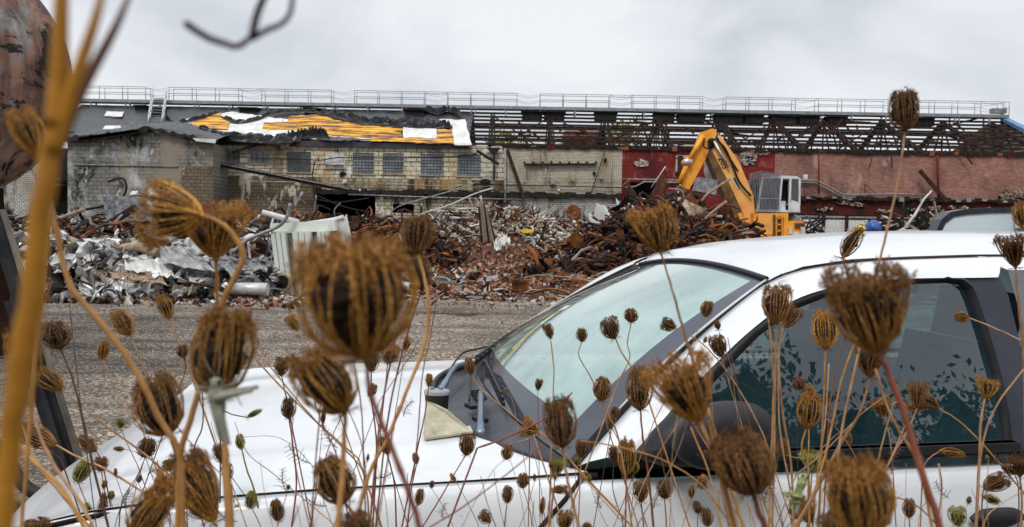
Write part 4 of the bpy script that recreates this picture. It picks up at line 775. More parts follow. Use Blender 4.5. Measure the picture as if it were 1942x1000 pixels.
# ================================================================== EXCAVATOR
YX = 38.0
yel = mat('excavator yellow', [(.25, (.46, .16, .02)), (.5, (.74, .30, .03)), (.75, (.82, .38, .06))], 1.6, .5, bump=.1)
yel2 = mat('lit worn boom yellow', [(.25, (.42, .17, .04)), (.42, (.74, .34, .08)), (.7, (.82, .44, .15))], 1.4, .5)  # lighter tone paints the lit face of the boom
ydk = mat('boom shade and greasy steel', [(.3, (.06, .035, .02)), (.7, (.20, .11, .04))], 3, .5)  # dark tone paints the boom's shaded underside; greasy steel on other parts
ex = thing('excavator', 'yellow scrap handling excavator with raised boom and barred white cab', 'excavator', (P(1462, 440, YX)[0], YX, 0))
def exq(name, px, y0, th, m, par=ex, lab=None):
    g = MB(); g.prism([P(a, b, y0) for a, b in px], (0, th, 0)); return mk(name, g, m, par, label=lab)
def exz(name, x0, x1, zt, zb_, y0, th, m, par=ex):
    a, b = P(x0, 440, y0)[0], P(x1, 440, y0)[0]; g = MB(); g.box(((a+b)/2, y0+th/2, (zt+zb_)/2), (b-a, th, zt-zb_)); return mk(name, g, m, par)
exq('boom', [(1349, 262), (1366, 256), (1402, 308), (1429, 372), (1431, 400), (1430, 440), (1420, 440), (1407, 404), (1380, 346), (1347, 283)], YX-.35, .7, yel2)
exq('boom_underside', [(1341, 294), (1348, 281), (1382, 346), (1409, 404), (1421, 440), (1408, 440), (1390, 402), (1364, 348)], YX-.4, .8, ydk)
arm = exq('arm', [(1330, 251), (1350, 244), (1359, 246), (1358, 264), (1350, 280), (1307, 360), (1291, 354), (1312, 302)], YX-.3, .55, yel)
g = MB(); g.tube([P(1334, 258, YX-.45), P(1306, 305, YX-.45)], .12, 8); mk('arm_cylinder', g, yel, arm)
g = MB(); g.tube([P(1306, 305, YX-.45), P(1288, 348, YX-.45)], .12, 8); g.lathe(P(1304, 308, YX-.55), [(.001, 0), (.22, 0), (.22, .25)], 10, 0, (0, 1, 0)); mk('cylinder_barrel', g, yel, arm)
g = MB(); g.lathe(P(1303, 307, YX-.6), [(.001, -.02), (.16, 0), (.16, .6), (.001, .62)], 10, 0, (0, 1, 0)); g.bar(P(1298, 308, YX-.5), P(1312, 305, YX-.5), .15, .15); mk('pin', g, alu, arm)
g = MB(); g.lathe(P(1350, 268, YX-.5), [(.001, -.02), (.16, 0), (.16, 1.0), (.001, 1.02)], 10, 0, (0, 1, 0)); g.lathe(P(1349, 276, YX-.45), [(.001, -.02), (.15, 0), (.15, .9), (.001, .92)], 12, 0, (0, 1, 0)); mk('elbow_pin', g, black, ex)
g = MB()
g.tube(spl([P(1336, 262, YX-.6), P(1334, 276, YX-.6), P(1342, 282, YX-.6), P(1348, 272, YX-.55)], 5), .035, 6); g.tube(spl([P(1356, 262, YX-.5), P(1375, 282, YX-.55), P(1388, 310, YX-.5), P(1402, 345, YX-.5), P(1424, 372, YX-.5)], 5), .05, 6); g.tube(spl([P(1358, 258, YX-.45), P(1384, 300, YX-.4), P(1400, 325, YX-.4)], 5), .04, 6); mk('hose', g, black, ex)
g = MB(); g.tube([P(1354, 268, YX-.5), P(1382, 318, YX-.5)], .06, 8); mk('boom_rod', g, alu, ex)
g = MB(); g.tube([P(1420, 350, YX+.2), P(1398, 422, YX+.2)], .16, 8); mk('lift_cylinder', g, ydk, ex)
for a in ((1402, 405, 1418, 442), (1396, 420, 1406, 446)): g = MB(); g.bar(P(a[0], a[1], YX-.6), P(a[2], a[3], YX-.6), .2, .2); mk('linkage', g, yel, ex)
# grapple
gr = P(1294, 356, YX); g = MB(); g.lathe(gr+np.array([0, 0, -.35]), [(.05, .5), (.3, .4), (.38, 0), (.2, -.2)], 12); grp = mk('grapple', g, ydk, ex)
for k in range(5):
    a = k*1.257; d = np.array([math.cos(a), math.sin(a), 0]); g = MB(); c = gr+np.array([0, 0, -.4]); g.tube(spl([c, c+d*.7+np.array([0, 0, .05]), c+d*1.05+np.array([0, 0, -.5]), c+d*.8+np.array([0, 0, -1.1])], 4), [.14]*8+[.13, .12, .09, .06, .03], 6); mk('tine', g, rustd, grp)
# sticker and number
exq('maker_plate', [(1390, 338), (1394, 336), (1403, 356), (1399, 360), (1388, 341)], YX-.37, .02, whitemet)
g = MB()
for k in range(7): g.bar(P(1391+k*1.5, 340+k*2.6, YX-.39), P(1394+k*1.4, 337.5+k*2.9, YX-.39), .05, .06)
mk('plate_lettering', g, mat('dark blue lettering', [(.3, (.03, .05, .1)), (.7, (.05, .08, .14))], 2, .5), ex)
def text(s_, at, sz, m, par, rot, name='lettering'):
    cu = bpy.data.curves.new(name, 'FONT'); cu.body = s_; cu.size = sz; cu.extrude = .004; cu.align_x = 'CENTER'; cu.align_y = 'CENTER'; tmp = bpy.data.objects.new('t', cu); C.objects.link(tmp); dg = bpy.context.evaluated_depsgraph_get(); dg.update(); me = bpy.data.meshes.new_from_object(tmp.evaluated_get(dg)); bpy.data.objects.remove(tmp)
    me.materials.clear(); me.materials.append(m); o = bpy.data.objects.new(name, me); C.objects.link(o); o.parent = par; o.location = Vector(at)-par.location; o.rotation_euler = rot; return o
text('205', P(1371, 309, YX-.37), .40, black, ex, (R(90), R(62), 0))
# cab
cabw = mat('cab grey white', [(.3, (.42, .43, .43)), (.7, (.66, .67, .67))], 2, .5)
cabg = glassm('cab glass', (.30, .40, .40), (.03, .06, .06), .25, .03, .0)
zc0, zc1 = P(1462, 403, YX)[2], P(1462, 335, YX)[2]
def CX(px): return P(px, 370, YX)[0]
cabx = [CX(1429), CX(1466), CX(1487), CX(1508)]; yf, yb_ = YX-.75, YX+.75
g = MB(); hgt = zc1-zc0
g.box(((cabx[0]+cabx[3])/2, YX, zc0+.05), (cabx[3]-cabx[0], 1.5, .1)); g.prism([(CX(1436), yf, zc1-.1), (CX(1470), yf, zc1), (CX(1500), yf, zc1-.02), (CX(1506), yf, zc1-.14), (CX(1434), yf, zc1-.16)], (0, 1.5, 0)); cab = mk('cab', g, cabw, ex)
for y_ in (yf+.04, yb_-.04):
    g = MB()
    for a, b in (((cabx[0], zc0), (CX(1436), zc1-.1)), ((CX(1468), zc0), (CX(1472), zc1-.05)), ((CX(1488), zc0), (CX(1488), zc1-.05)), ((CX(1506), zc0+.3), (CX(1505), zc1-.1)), ((CX(1488), zc0+.55), (CX(1508), zc0+.4))): g = MB(); g.bar((a[0], y_, a[1]), (b[0], y_, b[1]), .09, .09); mk('pillar', g, cabw, cab)
g = MB(); g.box((CX(1498), yf+.02, zc0+.25), (CX(1507)-CX(1489), .06, .42)); mk('door_panel', g, cabw, cab)
g = MB(); g.box((CX(1497), yf+.03, zc0+1.05), (CX(1504)-CX(1491), .02, 1.1)); g.box((CX(1449), yf+.03, (zc0+zc1)/2), (CX(1467)-CX(1433), .02, hgt-.25)); g.box((CX(1431), YX, (zc0+zc1)/2), (.02, 1.4, hgt-.2)); mk('window', g, cabg, cab)
g = MB(); g.box((CX(1470), yb_-.02, (zc0+zc1)/2), (CX(1506)-CX(1436), .04, hgt-.1)); mk('rear_wall', g, dirt, cab)
g = MB()
for k in range(15): x_ = CX(1430)+(CX(1466)-CX(1430))*k/14; g.bar((x_, yf-.14, zc0+.02), (x_+.10*(1-k/14), yf-.14, zc1+.18-.1*(k/14)), .022, .03)
for k in range(7): y_ = yf-.1+1.6*k/6; g.bar((CX(1428), y_, zc0+.02), (CX(1430), y_, zc1+.2), .03, .03)
g.bar((CX(1427), yf-.14, zc0+.62), (CX(1467), yf-.14, zc0+.62), .05, .06); g.bar((CX(1430), yf-.14, zc1+.02), (CX(1467), yf-.14, zc1-.02), .05, .06); mk('guard_grille', g, galv, cab)
g = MB(); g.box((CX(1479), YX+.1, zc0+.45), (.55, .6, .25)); g.box((CX(1484), YX+.1, zc0+.95), (.16, .55, .8)); mk('seat', g, black, cab)
g = MB(); g.box((CX(1477), yf+.35, zc0+.28), (.3, .3, .5)); mk('console', g, whitemet, cab)
exq('cab_riser', [(1429, 404), (1495, 404), (1495, 452), (1429, 452)], YX-.8, 1.7, yel)
g = MB(); g.box((CX(1463)+.02, YX-.82, P(1463, 425, YX)[2]), (.04, .06, 1.1)); g.box((CX(1447), YX-.81, P(1447, 425, YX)[2]), (.86, .02, 1.0)); mk('riser_panel', g, yel2, ex)
g = MB()
for px in (1472, 1483): g.bar(P(px, 410, YX-.95), P(px, 452, YX-.95), .05, .05)
for py in (414, 426, 438, 449): g.bar(P(1472, py, YX-.95), P(1483, py, YX-.95), .05, .05)
g.tube(spl([P(1472, 412, YX-.95), P(1477, 408, YX-.95), P(1483, 412, YX-.95)], 4), .03, 5); mk('ladder', g, yel, ex)
g = MB()
for k in range(4): g.box(P(1468+k*.1, 412+k*11, YX-.86), (.1, .1, .22))
g.box(P(1477, 430, YX-.83), (.42, .03, .9)); mk('riser_recess', g, ydk, ex)
g = MB(); g.prism([P(1495, 424, YX-.8), P(1500, 419, YX-.8), P(1521, 419, YX-.8), P(1527, 424, YX-.8), P(1528, 455, YX-.8), P(1495, 455, YX-.8)], (0, 1.9, 0)); eng = mk('engine_cover', g, yel, ex)
g = MB()
for k in range(5): g.box(P(1517, 424+k*2.2, YX-.83), (.48, .05, .03))
mk('louvre', g, ydk, eng)
g = MB(); g.lathe(P(1504, 421, YX), [(.42, -.1), (.40, .15), (.3, .3), (.001, .36)], 16); mk('air_intake', g, steel, eng)
g = MB(); g.box(P(1499, 438, YX-.84), (.16, .05, .3)); g.box(P(1522, 436, YX-.84), (.2, .05, .25)); g.box(P(1515, 443, YX-.84), (.6, .05, .12)); mk('sticker', g, whitemet, eng)
exz('upper_deck', 1410, 1545, 1.35, .95, YX-1.3, 2.6, yel); exz('turntable', 1440, 1500, .97, .75, YX-.8, 1.6, black); exz('undercarriage', 1405, 1535, .78, .45, YX-1.2, 2.4, yel)
for px in (1412, 1440, 1505, 1530):
    for sy in (-1.3, 1.0):
        g = MB(); x_ = P(px, 440, YX)[0]; g.lathe((x_, YX+sy, .5), [(.12, 0), (.3, .02), (.45, .0), (.5, .08), (.5, .27), (.45, .35), (.3, .33), (.12, .35)], 20, 0, (0, 1, 0)); mk('wheel', g, black, ex)
# operator
skin = mat('skin', [(.3, (.42, .22, .14)), (.7, (.52, .29, .19))], 6, .6); cloth = mat('dark work clothes', [(.3, (.03, .025, .03)), (.7, (.09, .06, .06))], 5, .9)
def skinfig(name, joints, edges, m, parent=None, sub=2):
    me = bpy.data.meshes.new(name); me.from_pydata([j[0] for j in joints], edges, []); o = bpy.data.objects.new(name, me); C.objects.link(o)
    md = o.modifiers.new('s', 'SKIN'); 
    if not me.skin_vertices: me.attributes.new if False else None
    bpy.context.view_layer.objects.active = o
    if not me.skin_vertices:
        bpy.ops.object.select_all(action='DESELECT'); o.select_set(True); bpy.ops.mesh.customdata_skin_add()
    for i, j in enumerate(joints): me.skin_vertices[0].data[i].radius = (j[1], j[1]) if np.isscalar(j[1]) else j[1]; me.skin_vertices[0].data[i].use_root = (i == 0)
    md.use_smooth_shade = True; ms = o.modifiers.new('u', 'SUBSURF'); ms.levels = sub; ms.render_levels = sub
    dg = bpy.context.evaluated_depsgraph_get(); m2 = bpy.data.meshes.new_from_object(o.evaluated_get(dg)); bpy.data.objects.remove(o); m2.materials.clear(); m2.materials.append(m)
    o = bpy.data.objects.new(name, m2); C.objects.link(o)
    if parent: o.parent = parent
    return o
px_ = CX(1480); py_ = YX-.05; pz_ = zc0+.62
op = thing('person', 'seated operator in dark clothes and cap, arms on the levers inside the cab', 'person', (px_, py_, pz_))
J = [((0, 0, 0), .14), ((-.03, 0, .22), .13), ((-.03, 0, .42), .16), ((-.05, 0, .56), .06), ((-.07, 0, .68), (.085, .10)), ((-.07, 0, .77), .07),
     ((-.05, .19, .45), .065), ((-.15, .22, .2), .05), ((-.38, .18, .16), .035), ((-.45, .16, .18), .03), ((-.05, -.19, .45), .065), ((-.15, -.22, .2), .05), ((-.38, -.18, .16), .035), ((-.45, -.16, .18), .03),
     ((-.08, .10, -.02), .09), ((-.45, .12, .02), .075), ((-.55, .12, -.36), .05), ((-.64, .12, -.42), .04), ((-.08, -.10, -.02), .09), ((-.45, -.12, .02), .075), ((-.55, -.12, -.36), .05), ((-.64, -.12, -.42), .04)]
E_ = [(0, 1), (1, 2), (2, 3), (3, 4), (4, 5), (2, 6), (6, 7), (7, 8), (8, 9), (2, 10), (10, 11), (11, 12), (12, 13), (0, 14), (14, 15), (15, 16), (16, 17), (0, 18), (18, 19), (19, 20), (20, 21)]
try:
    b_ = skinfig('body', J, E_, skin, op, 1)
    JC = [(j[0], (j[1] if np.isscalar(j[1]) else j[1][0])+.012) for j in J]
    c1_ = skinfig('clothing', [JC[i] for i in (0, 1, 2, 6, 7, 10, 11, 14, 15, 16, 18, 19, 20)], [(0, 1), (1, 2), (2, 3), (3, 4), (2, 5), (5, 6), (0, 7), (7, 8), (8, 9), (0, 10), (10, 11), (11, 12)], cloth, op, 1)
except Exception as ex_:
    print('skin failed', ex_)
g = MB(); g.lathe((-.07, 0, .74), [(.115, 0), (.115, .05), (.08, .11), (.001, .13)], 12); g.box((-.2, 0, .745), (.14, .15, .015)); mk('cap', g, black, op, local=True)

# ================================================================== TANK AND STAND (left)
YT = 7.2
tankm, nt, bs = newmat('peeling rusty tank paint'); v = coords(nt, (1, 1, 1))
c = ramp(nt, noise(nt, v, 1.6, 8, .65, .6), [(.33, (.07, .045, .045)), (.45, (.17, .095, .08)), (.52, (.26, .14, .10)), (.58, (.20, .18, .17)), (.72, (.36, .34, .31))])
pk = ramp(nt, noise(nt, v, 2.6, 9, .75, 1.2), [(.535, W3(0)), (.56, W3(1))]); c = mixc(nt, pk, c, (.022, .015, .014))
p2_ = ramp(nt, noise(nt, coords(nt, (2, 2, .6)), 5, 8, .75, .5), [(.64, W3(0)), (.66, W3(1))]); c = mixc(nt, p2_, c, (.03, .018, .015))
p3_ = ramp(nt, noise(nt, coords(nt, (3, 3, .4)), 3, 6, .6), [(.4, W3(.6)), (.6, W3(1.15))]); c = mixc(nt, 1, c, p3_, 'MULTIPLY')
nt.links.new(c, bs.inputs['Base Color']); bs.inputs['Roughness'].default_value = .75; bs.inputs['Specular IOR Level'].default_value = .2; bumpn(nt, bs, pk, .5, -.02)
rT = size(250, YT); aT = rT*.62; tc_ = P(-150, 128, YT); ta_ = (EYE-tc_)*np.array([1, 1, 0]); ta_ = ta_/np.linalg.norm(ta_)
tk = thing('storage_tank', 'large peeling rust streaked tank with a domed end at the left edge', 'tank', (tc_[0], YT, 0))
g = MB(); prof = [(rT, -6.0), (rT, 0)]+[(rT*math.cos(a), aT*math.sin(a)) for a in np.linspace(.1, math.pi/2, 14)]
g.lathe((tc_[0], YT, tc_[2]), prof, 72, 0, tuple(ta_)); mk('shell', g, tankm, tk)
g = MB(); g.lathe((tc_[0], YT, tc_[2]), [(rT*math.cos(a)*1.0+d, aT*math.sin(a)) for a, d in ((.70, .001), (.715, .012), (.74, .012), (.755, .001))], 72, 0, tuple(ta_)); g.lathe((tc_[0], YT, tc_[2]), [(rT+.002, -.06), (rT+.012, -.04), (rT+.012, 0), (rT+.001, .02)], 72, 0, tuple(ta_)); mk('weld_seam', g, tankm, tk)
for dx in (-2.6, -5.2):
    g = MB(); b_ = tc_+ta_*dx; sd2 = np.array([-ta_[1], ta_[0], 0]); z1_ = tc_[2]-rT*.8
    g.prism([tuple(np.array([*(b_+sd2*.8)[:2], z1_])), tuple(np.array([*(b_-sd2*.8)[:2], z1_])), tuple(np.array([*(b_-sd2*.9)[:2], 0])), tuple(np.array([*(b_+sd2*.9)[:2], 0]))], ta_*-.12); mk('saddle', g, rustd, tk)
st = thing('steel_stand', 'weathered steel A frame with dark square legs standing at the left edge', 'stand', (P(0, 900, 4.9)[0], 4.9, 0))
stm = mat('weathered grey beam', [(.3, (.05, .045, .04)), (.6, (.17, .15, .125)), (.8, (.30, .27, .23))], 6, .85, bump=.6, sc=(1, 1, .5)); stk = mat('dark steel leg', [(.3, (.010, .010, .012)), (.7, (.035, .034, .036))], 5, .5, bump=.2)
def sb(a, b, w, h, m, nm, Ya=4.9, Yb=4.9): g = MB(); g.bar(P(*a, Ya), P(*b, Yb), size(w, Ya), size(h, Ya), m=0); mk(nm, g, m, st)
sb((-2, 400), (150, 888), 20, 12, stm, 'leg', 4.5, 4.5); sb((-14, 400), (137, 894), 20, 14, stk, 'leg', 4.47, 4.47); sb((18, 570), (122, 903), 14, 15, stk, 'brace', 4.38, 4.38)
sb((-60, 966), (178, 955), 20, 20, stk, 'sole_beam', 4.3, 4.3); sb((-60, 950), (176, 941), 46, 7, stm, 'sole_plate', 4.34, 4.34)
g = MB(); g.tube(spl([P(-10, 840, 4.2), P(18, 880, 4.2), P(45, 920, 4.2), P(75, 940, 4.2)], 6), .035, 8); mk('hose', g, stk, st)
for mx in () if True else ((1325,35.5),(1225,36),(1100,27),(1200,31),(1100,55),(230,18.6),(720,31)):
    print('MOUND', mx, round(hh(P(mx[0],440,mx[1])[0],mx[1]),2))
# ================================================================== WHITE CAR
TH = .188; CL = np.array([.644, 2.748, 0]); cfw = np.array([-math.cos(TH), -math.sin(TH), 0]); clf = np.array([math.sin(TH), -math.cos(TH), 0])
def toloc(p): q = np.array(p)-CL; return np.array([q@cfw, q@clf, p[2]])
def onY(px, py, ly): d = ray(px, py); t = (ly-(EYE-CL)@clf)/(d@clf); return toloc(EYE+d*t)
def onPl(px, py, p0, n):
    """pixel onto a plane given in the car's own coordinates"""
    o = np.array([(EYE-CL)@cfw, (EYE-CL)@clf, EYE[2]]); d = ray(px, py); d = np.array([d@cfw, d@clf, d[2]]); p0 = np.array(p0); n = np.array(n)
    return o+d*((p0-o)@n)/(d@n)
SIDE0 = (0, .835, 1.09); SIDEN = np.array([0, .962, .273])
def onS(px, py, off=0.0): return onPl(px, py, np.array(SIDE0)+SIDEN*off, SIDEN)
car = thing('parked_car', 'white car with raked windscreen, black mirror and tinted side window in the foreground', 'car', tuple(CL), math.pi+TH)
wp, nt, bs = newmat('white car paint'); v = coords(nt)
c = ramp(nt, noise(nt, v, 3.0, 6, .6), [(.35, (.58, .60, .62)), (.7, (.66, .675, .69))])
sp = ramp(nt, noise(nt, v, 60, 3, .6), [(.70, W3(1)), (.76, W3(.45))]); c = mixc(nt, .7, c, sp, 'MULTIPLY')
g2 = ramp(nt, noise(nt, coords(nt, (2, 2, 6)), 3, 6, .7), [(.56, W3(1)), (.76, (.84, .82, .78))]); c = mixc(nt, 1, c, g2, 'MULTIPLY')
nt.links.new(c, bs.inputs['Base Color']); bs.inputs['Roughness'].default_value = .30; bs.inputs['Coat Weight'].default_value = .6; bs.inputs['Coat Roughness'].default_value = .08
blk = mat('black car plastic', [(.3, (.008, .008, .010)), (.7, (.022, .022, .027))], 8, .5, bump=.05, spec=.3)
cowl = mat('grey cowl plastic', [(.3, (.055, .058, .068)), (.7, (.10, .105, .12))], 10, .6, bump=.15, bscale=60, bd=.003)
applq = mat('dark blue grey pillar trim', [(.3, (.018, .020, .034)), (.7, (.035, .038, .055))], 10, .28)
gap = mat('panel gap shade', [(.3, (.008, .005, .004)), (.7, (.03, .02, .015))], 12, .8)  # dark colour stands in for the shade inside the panel gaps
chrome = mat('dull wiper metal', [(.3, (.06, .08, .12)), (.7, (.24, .29, .37))], 5, .35, .6)
frit = mat('windscreen frit', [(.3, (.030, .034, .05)), (.7, (.05, .055, .075))], 6, .12)
def cp(name, mb, m, par=car, lab=None): return mk(name, mb, m, par, local=True, label=lab)
def sm1(g): g.sm = [True]*len(g.f)
zc = lambda x: np.interp(x, [.55, .75, .95, 1.24, 1.45, 1.62, 1.78, 1.9, 2.0], [1.090, 1.086, 1.082, 1.076, 1.064, 1.046, 1.012, .965, .90])
xr_ = lambda y: .905-.285*(abs(y)/.82)**2.6
xf_ = lambda y: 2.0-.20*(abs(y)/.82)**2.6
GY = .818
# hood
ez_ = lambda x: float(np.interp(x, [-3, .6, .75, .9, 1.24, 1.57, 1.70, 1.81], [1.081, 1.092, 1.087, 1.083, 1.078, 1.066, 1.052, 1.030]))
def hoodz(t, y, xs_): k = (abs(y)/GY)**4; return (float(zc(min(xs_, 2.0)))+.012*(1-(y/GY)**2)*(1-.5*t))*(1-k)+ez_(xr_(GY)+(xf_(GY)-xr_(GY))*t)*k
g = MB(); rows = []
for i in range(37):
    t = i/36; row = []
    for j in range(33):
        y = GY*(-1+2*j/32); x = xr_(y)+(xf_(y)-xr_(y))*t; xs_ = x+ (2.0-xf_(y))*max(0, t-.5)*2
        z = hoodz(t, y, xs_)+.006*math.exp(-((abs(y)-.55)/.05)**2)
        row.append((x, y, z))
    rows.append(row)
g.grid(rows, 0); g.grid([[(p[0], p[1], p[2]-.03) for p in rows[0]], rows[0]], 0); cp('hood', g, wp)
def by(x, z):
    b = np.interp(z, [.28, .55, .8, .98, 1.055, 1.09], [.86, .905, .905, .885, .862, .835]); return b-(.16*max(0, (x-1.35)/.65)**2)
# nose below the hood line
g = MB(); rws = []
for k, (dx, dz) in enumerate(((.0, -.006), (.07, -.035), (.12, -.09), (.15, -.22), (.15, -.40), (.06, -.55))):
    rws.append([(xf_(GY*(-1+2*j/32))+dx*(1-.7*abs(-1+2*j/32)**6), (GY+(0 if k == 0 else by(1.805, .9+dz)-GY))*(-1+2*j/32), hoodz(1, GY*(-1+2*j/32), 2.0)+dz) for j in range(33)])
g.grid(rws, 0); cp('front_bumper', g, wp)
# fenders and doors (both sides)
top = lambda x: ez_(x)-.006
SEAM = lambda z: np.interp(z, [.28, .6, .9, 1.0, 1.09], [1.02, .98, .84, .74, .64])
def side(x0f, x1f, nx, zlo=.28, z1=None, s_=1):
    rows = []
    for j in range(15):
        t = (j/14); row = []
        for i in range(nx+1):
            u = i/nx; zt_ = 1.0; x = x0f(1.0)+(x1f(1.0)-x0f(1.0))*u; tz = top(x) if z1 is None else z1; z = zlo+(tz-zlo)*(1-(1-t)**1.5); x = x0f(z)+(x1f(z)-x0f(z))*u
            row.append((x, s_*by(x, z), z))
        rows.append(row)
    # lip towards the hood gap
    rows.append([(p[0], s_*(GY+.007 if p[0] > .64 else abs(p[1])-.02), p[2]+.004) for p in rows[-1]])
    rows.append([(p[0], p[1]-s_*.002, p[2]-.05) for p in rows[-1]])
    return rows
for s_ in (1, -1):
    g = MB(); g.grid(side(SEAM, lambda z: 1.805, 30, s_=s_)); cp('fender', g, wp)
    g = MB(); g.grid(side(lambda z: -.60, lambda z: SEAM(z)-.010, 30, z1=1.070, s_=s_)); D = cp('door', g, wp)
    if s_ > 0:
        h0 = onPl(1903, 978, (0, .9, .9), (0, 1, 0)); g = MB(); M_ = 10
        g.grid([[(h0[0]-.06+.16*i/M_, .902+.0, h0[2]+.022*(1-(2*i/M_-1)**4)) for i in range(M_+1)], [(h0[0]-.06+.16*i/M_, .925, h0[2]+.0) for i in range(M_+1)], [(h0[0]-.06+.16*i/M_, .902, h0[2]-.03*(1-(2*i/M_-1)**4)) for i in range(M_+1)]]); cp('handle', g, blk, D)
    g = MB(); g.grid(side(lambda z: -1.75, lambda z: -.61, 20, z1=1.070, s_=s_)); cp('door', g, wp)
    g = MB(); g.grid(side(lambda z: -3.0, lambda z: -1.76, 20, z1=1.070, s_=s_)); cp('quarter_panel', g, wp)
g = MB(); g.box((-.5, 0, .3), (4.6, 1.55, .2)); g.box((1.3, 0, .72), (1.1, 1.5, .5)); cp('underbody', g, blk)
for s_ in (1, -1):
    g = MB(); g.tube([(x, s_*(GY+.003), ez_(x)-.010) for x in np.linspace(.60, 1.80, 40)], .0075 if s_ > 0 else .003, 5, 0); cp('hood_gap', g, gap); g = MB(); g.tube([(SEAM(z)-.005, s_*(by(SEAM(z), z)-.003), z) for z in np.linspace(.3, 1.085, 20)], .0075, 5); cp('door_gap', g, gap); g = MB()
    g.tube([(-.605, s_*(by(-.6, z)-.004), z) for z in np.linspace(.3, 1.07, 12)], .007, 5); cp('door_gap', g, gap)
for s_ in (1, -1):
    for x_ in (1.25, -2.0):
        g = MB(); g.lathe((x_, s_*.66, .32), [(.10, 0), (.2, .03), (.21, .1), (.31, .11), (.325, .16), (.325, .02), (.3, -.02)], 28, 0, (0, s_, 0)); W = cp('wheel', g, blk)
        g = MB(); g.lathe((x_, s_*.74, .32), [(.001, .03), (.05, .03), (.08, .0), (.19, .01), (.2, .04)], 24, 0, (0, s_, 0)); cp('rim', g, steel, W)
    g = MB(); g.lathe((1.93, s_*.62, .84), [(.001, .06), (.08, .05), (.11, 0), (.11, -.05)], 16, 0, (.9, s_*.3, 0)); cp('headlight', g, mat('headlight lens', [(.3, (.4, .4, .4)), (.7, (.7, .7, .7))], 3, .1))
# windscreen
WBx = lambda u: .722-.062*abs(u)**2.0; WBy = lambda u: .79*u
WTx = lambda u: .012-.05*(1-abs(u)**2)*0; WTy = lambda u: .53*u
WBz, WTz = 1.112, 1.522
def ws(u, v_, off=0.0):
    b = np.array([WBx(u), WBy(u), WBz]); t = np.array([WTx(u)+.0, WTy(u), WTz+.034*(1-u*u)]); p = b*(1-v_)+t*v_; return p+np.array([.035, 0, .045])*math.sin(math.pi*v_)*(1-.55*u*u)+np.array([.6, 0, .8])*off
def wsgrid(u0, u1, v0, v1, nu, nv, off=0): return [[ws(u0+(u1-u0)*i/nu, v0+(v1-v0)*j/nv, off) for i in range(nu+1)] for j in range(nv+1)]
wsg = glassm('damp windscreen', (.50, .72, .67), (.38, .61, .56), .55, .04, .12); U = .855
g = MB(); g.grid(wsgrid(-.93, U, .11, .965, 40, 24)); wnd = cp('windscreen', g, wsg)
g = MB(); g.grid(wsgrid(U, 1, 0, 1, 4, 24)); g.grid(wsgrid(-1, -.93, 0, 1, 3, 24)); g.grid(wsgrid(-.93, U, 0, .11, 40, 4)); g.grid(wsgrid(-.93, U, .965, 1, 40, 2)); cp('frit_border', g, frit, wnd)
g = MB(); g.tube([ws(u, 1.0, .004) for u in np.linspace(-1, .97, 24)], .009, 6); cp('top_moulding', g, blk)
# cowl between hood and screen
g = MB(); rows = []
for k in range(6):
    t = k/5; row = []
    for j in range(33):
        y = .80*(-1+2*j/32); a = np.array([xr_(y)-.012, y, zc(.75)+.004*(1-(y/.8)**2)-.014-.02*math.sin(math.pi*min(1, t*1.2))]); b = ws(y/.79 if abs(y) < .79 else math.copysign(1, y), 0)-np.array([0, 0, .006]); row.append(a*(1-t)+b*t-np.array([0, 0, .022*math.sin(math.pi*t)]))
    rows.append(row)
g.grid(rows); cp('cowl', g, cowl)
g = MB(); g.tube([(xr_(y)-.004, y, zc(.75)+.008-.010*abs(y/.8)**2) for y in np.linspace(-.80, .80, 40)], .010, 6); cp('cowl_seal', g, blk)
for k in range(6): g = MB(); y = -.12+k*.028; g.bar((.775, y, 1.092), (.735, y+.01, 1.096), .007, .01); cp('cowl_slat', g, blk)
for c_, yy in ((.80, .12), (.80, .30)): g = MB(); g.box((c_, yy, 1.096), (.03, .05, .012), 0, rotm(0, 0, .3)); cp('cowl_clip', g, blk)
# wipers
def wiper(p0, p1, tip0, tip1, seed):
    g = MB(); n = 8; path = spl([p0, (np.array(p0)+np.array(p1))/2+np.array([0, 0, .025]), p1], 5); g.tube(path, [.014]*2+[.010]*(len(path)-2), 6); g.lathe(np.array(p0)-np.array([0, 0, .015]), [(.015, 0), (.015, .02), (.011, .028), (.001, .03)], 12); wa = cp('wiper', g, chrome)
    g = MB(); g.bar(tip0, tip1, .010, .012); 
    for k in range(6): q = lerp(tip0, tip1, (k+.5)/6); g.bar(q-np.array([0, .03, -.012]), q+np.array([0, .03, .012]), .008, .008)
    g.bar(lerp(tip0, tip1, .1)+np.array([0, 0, .018]), lerp(tip0, tip1, .9)+np.array([0, 0, .018]), .006, .008); cp('blade', g, blk, wa)
lu = lambda px, py, z: onPl(px, py, (0, 0, z), (0, 0, 1))
wiper(lu(911, 822, 1.095), lu(912, 745, 1.14), lu(955, 768, 1.15), lu(917, 688, 1.165), 1); wiper(lu(838, 738, 1.10), lu(880, 690, 1.135), lu(898, 690, 1.15), lu(948, 652, 1.17), 2)
g = MB(); g.tube(spl([lu(846, 712, 1.12), lu(875, 672, 1.16), lu(905, 662, 1.18), lu(940, 655, 1.18)], 6), .004, 6); g.tube(spl([lu(890, 760, 1.11), lu(897, 700, 1.13), lu(925, 665, 1.14)], 6), .004, 6); cp('washer_hose', g, blk)
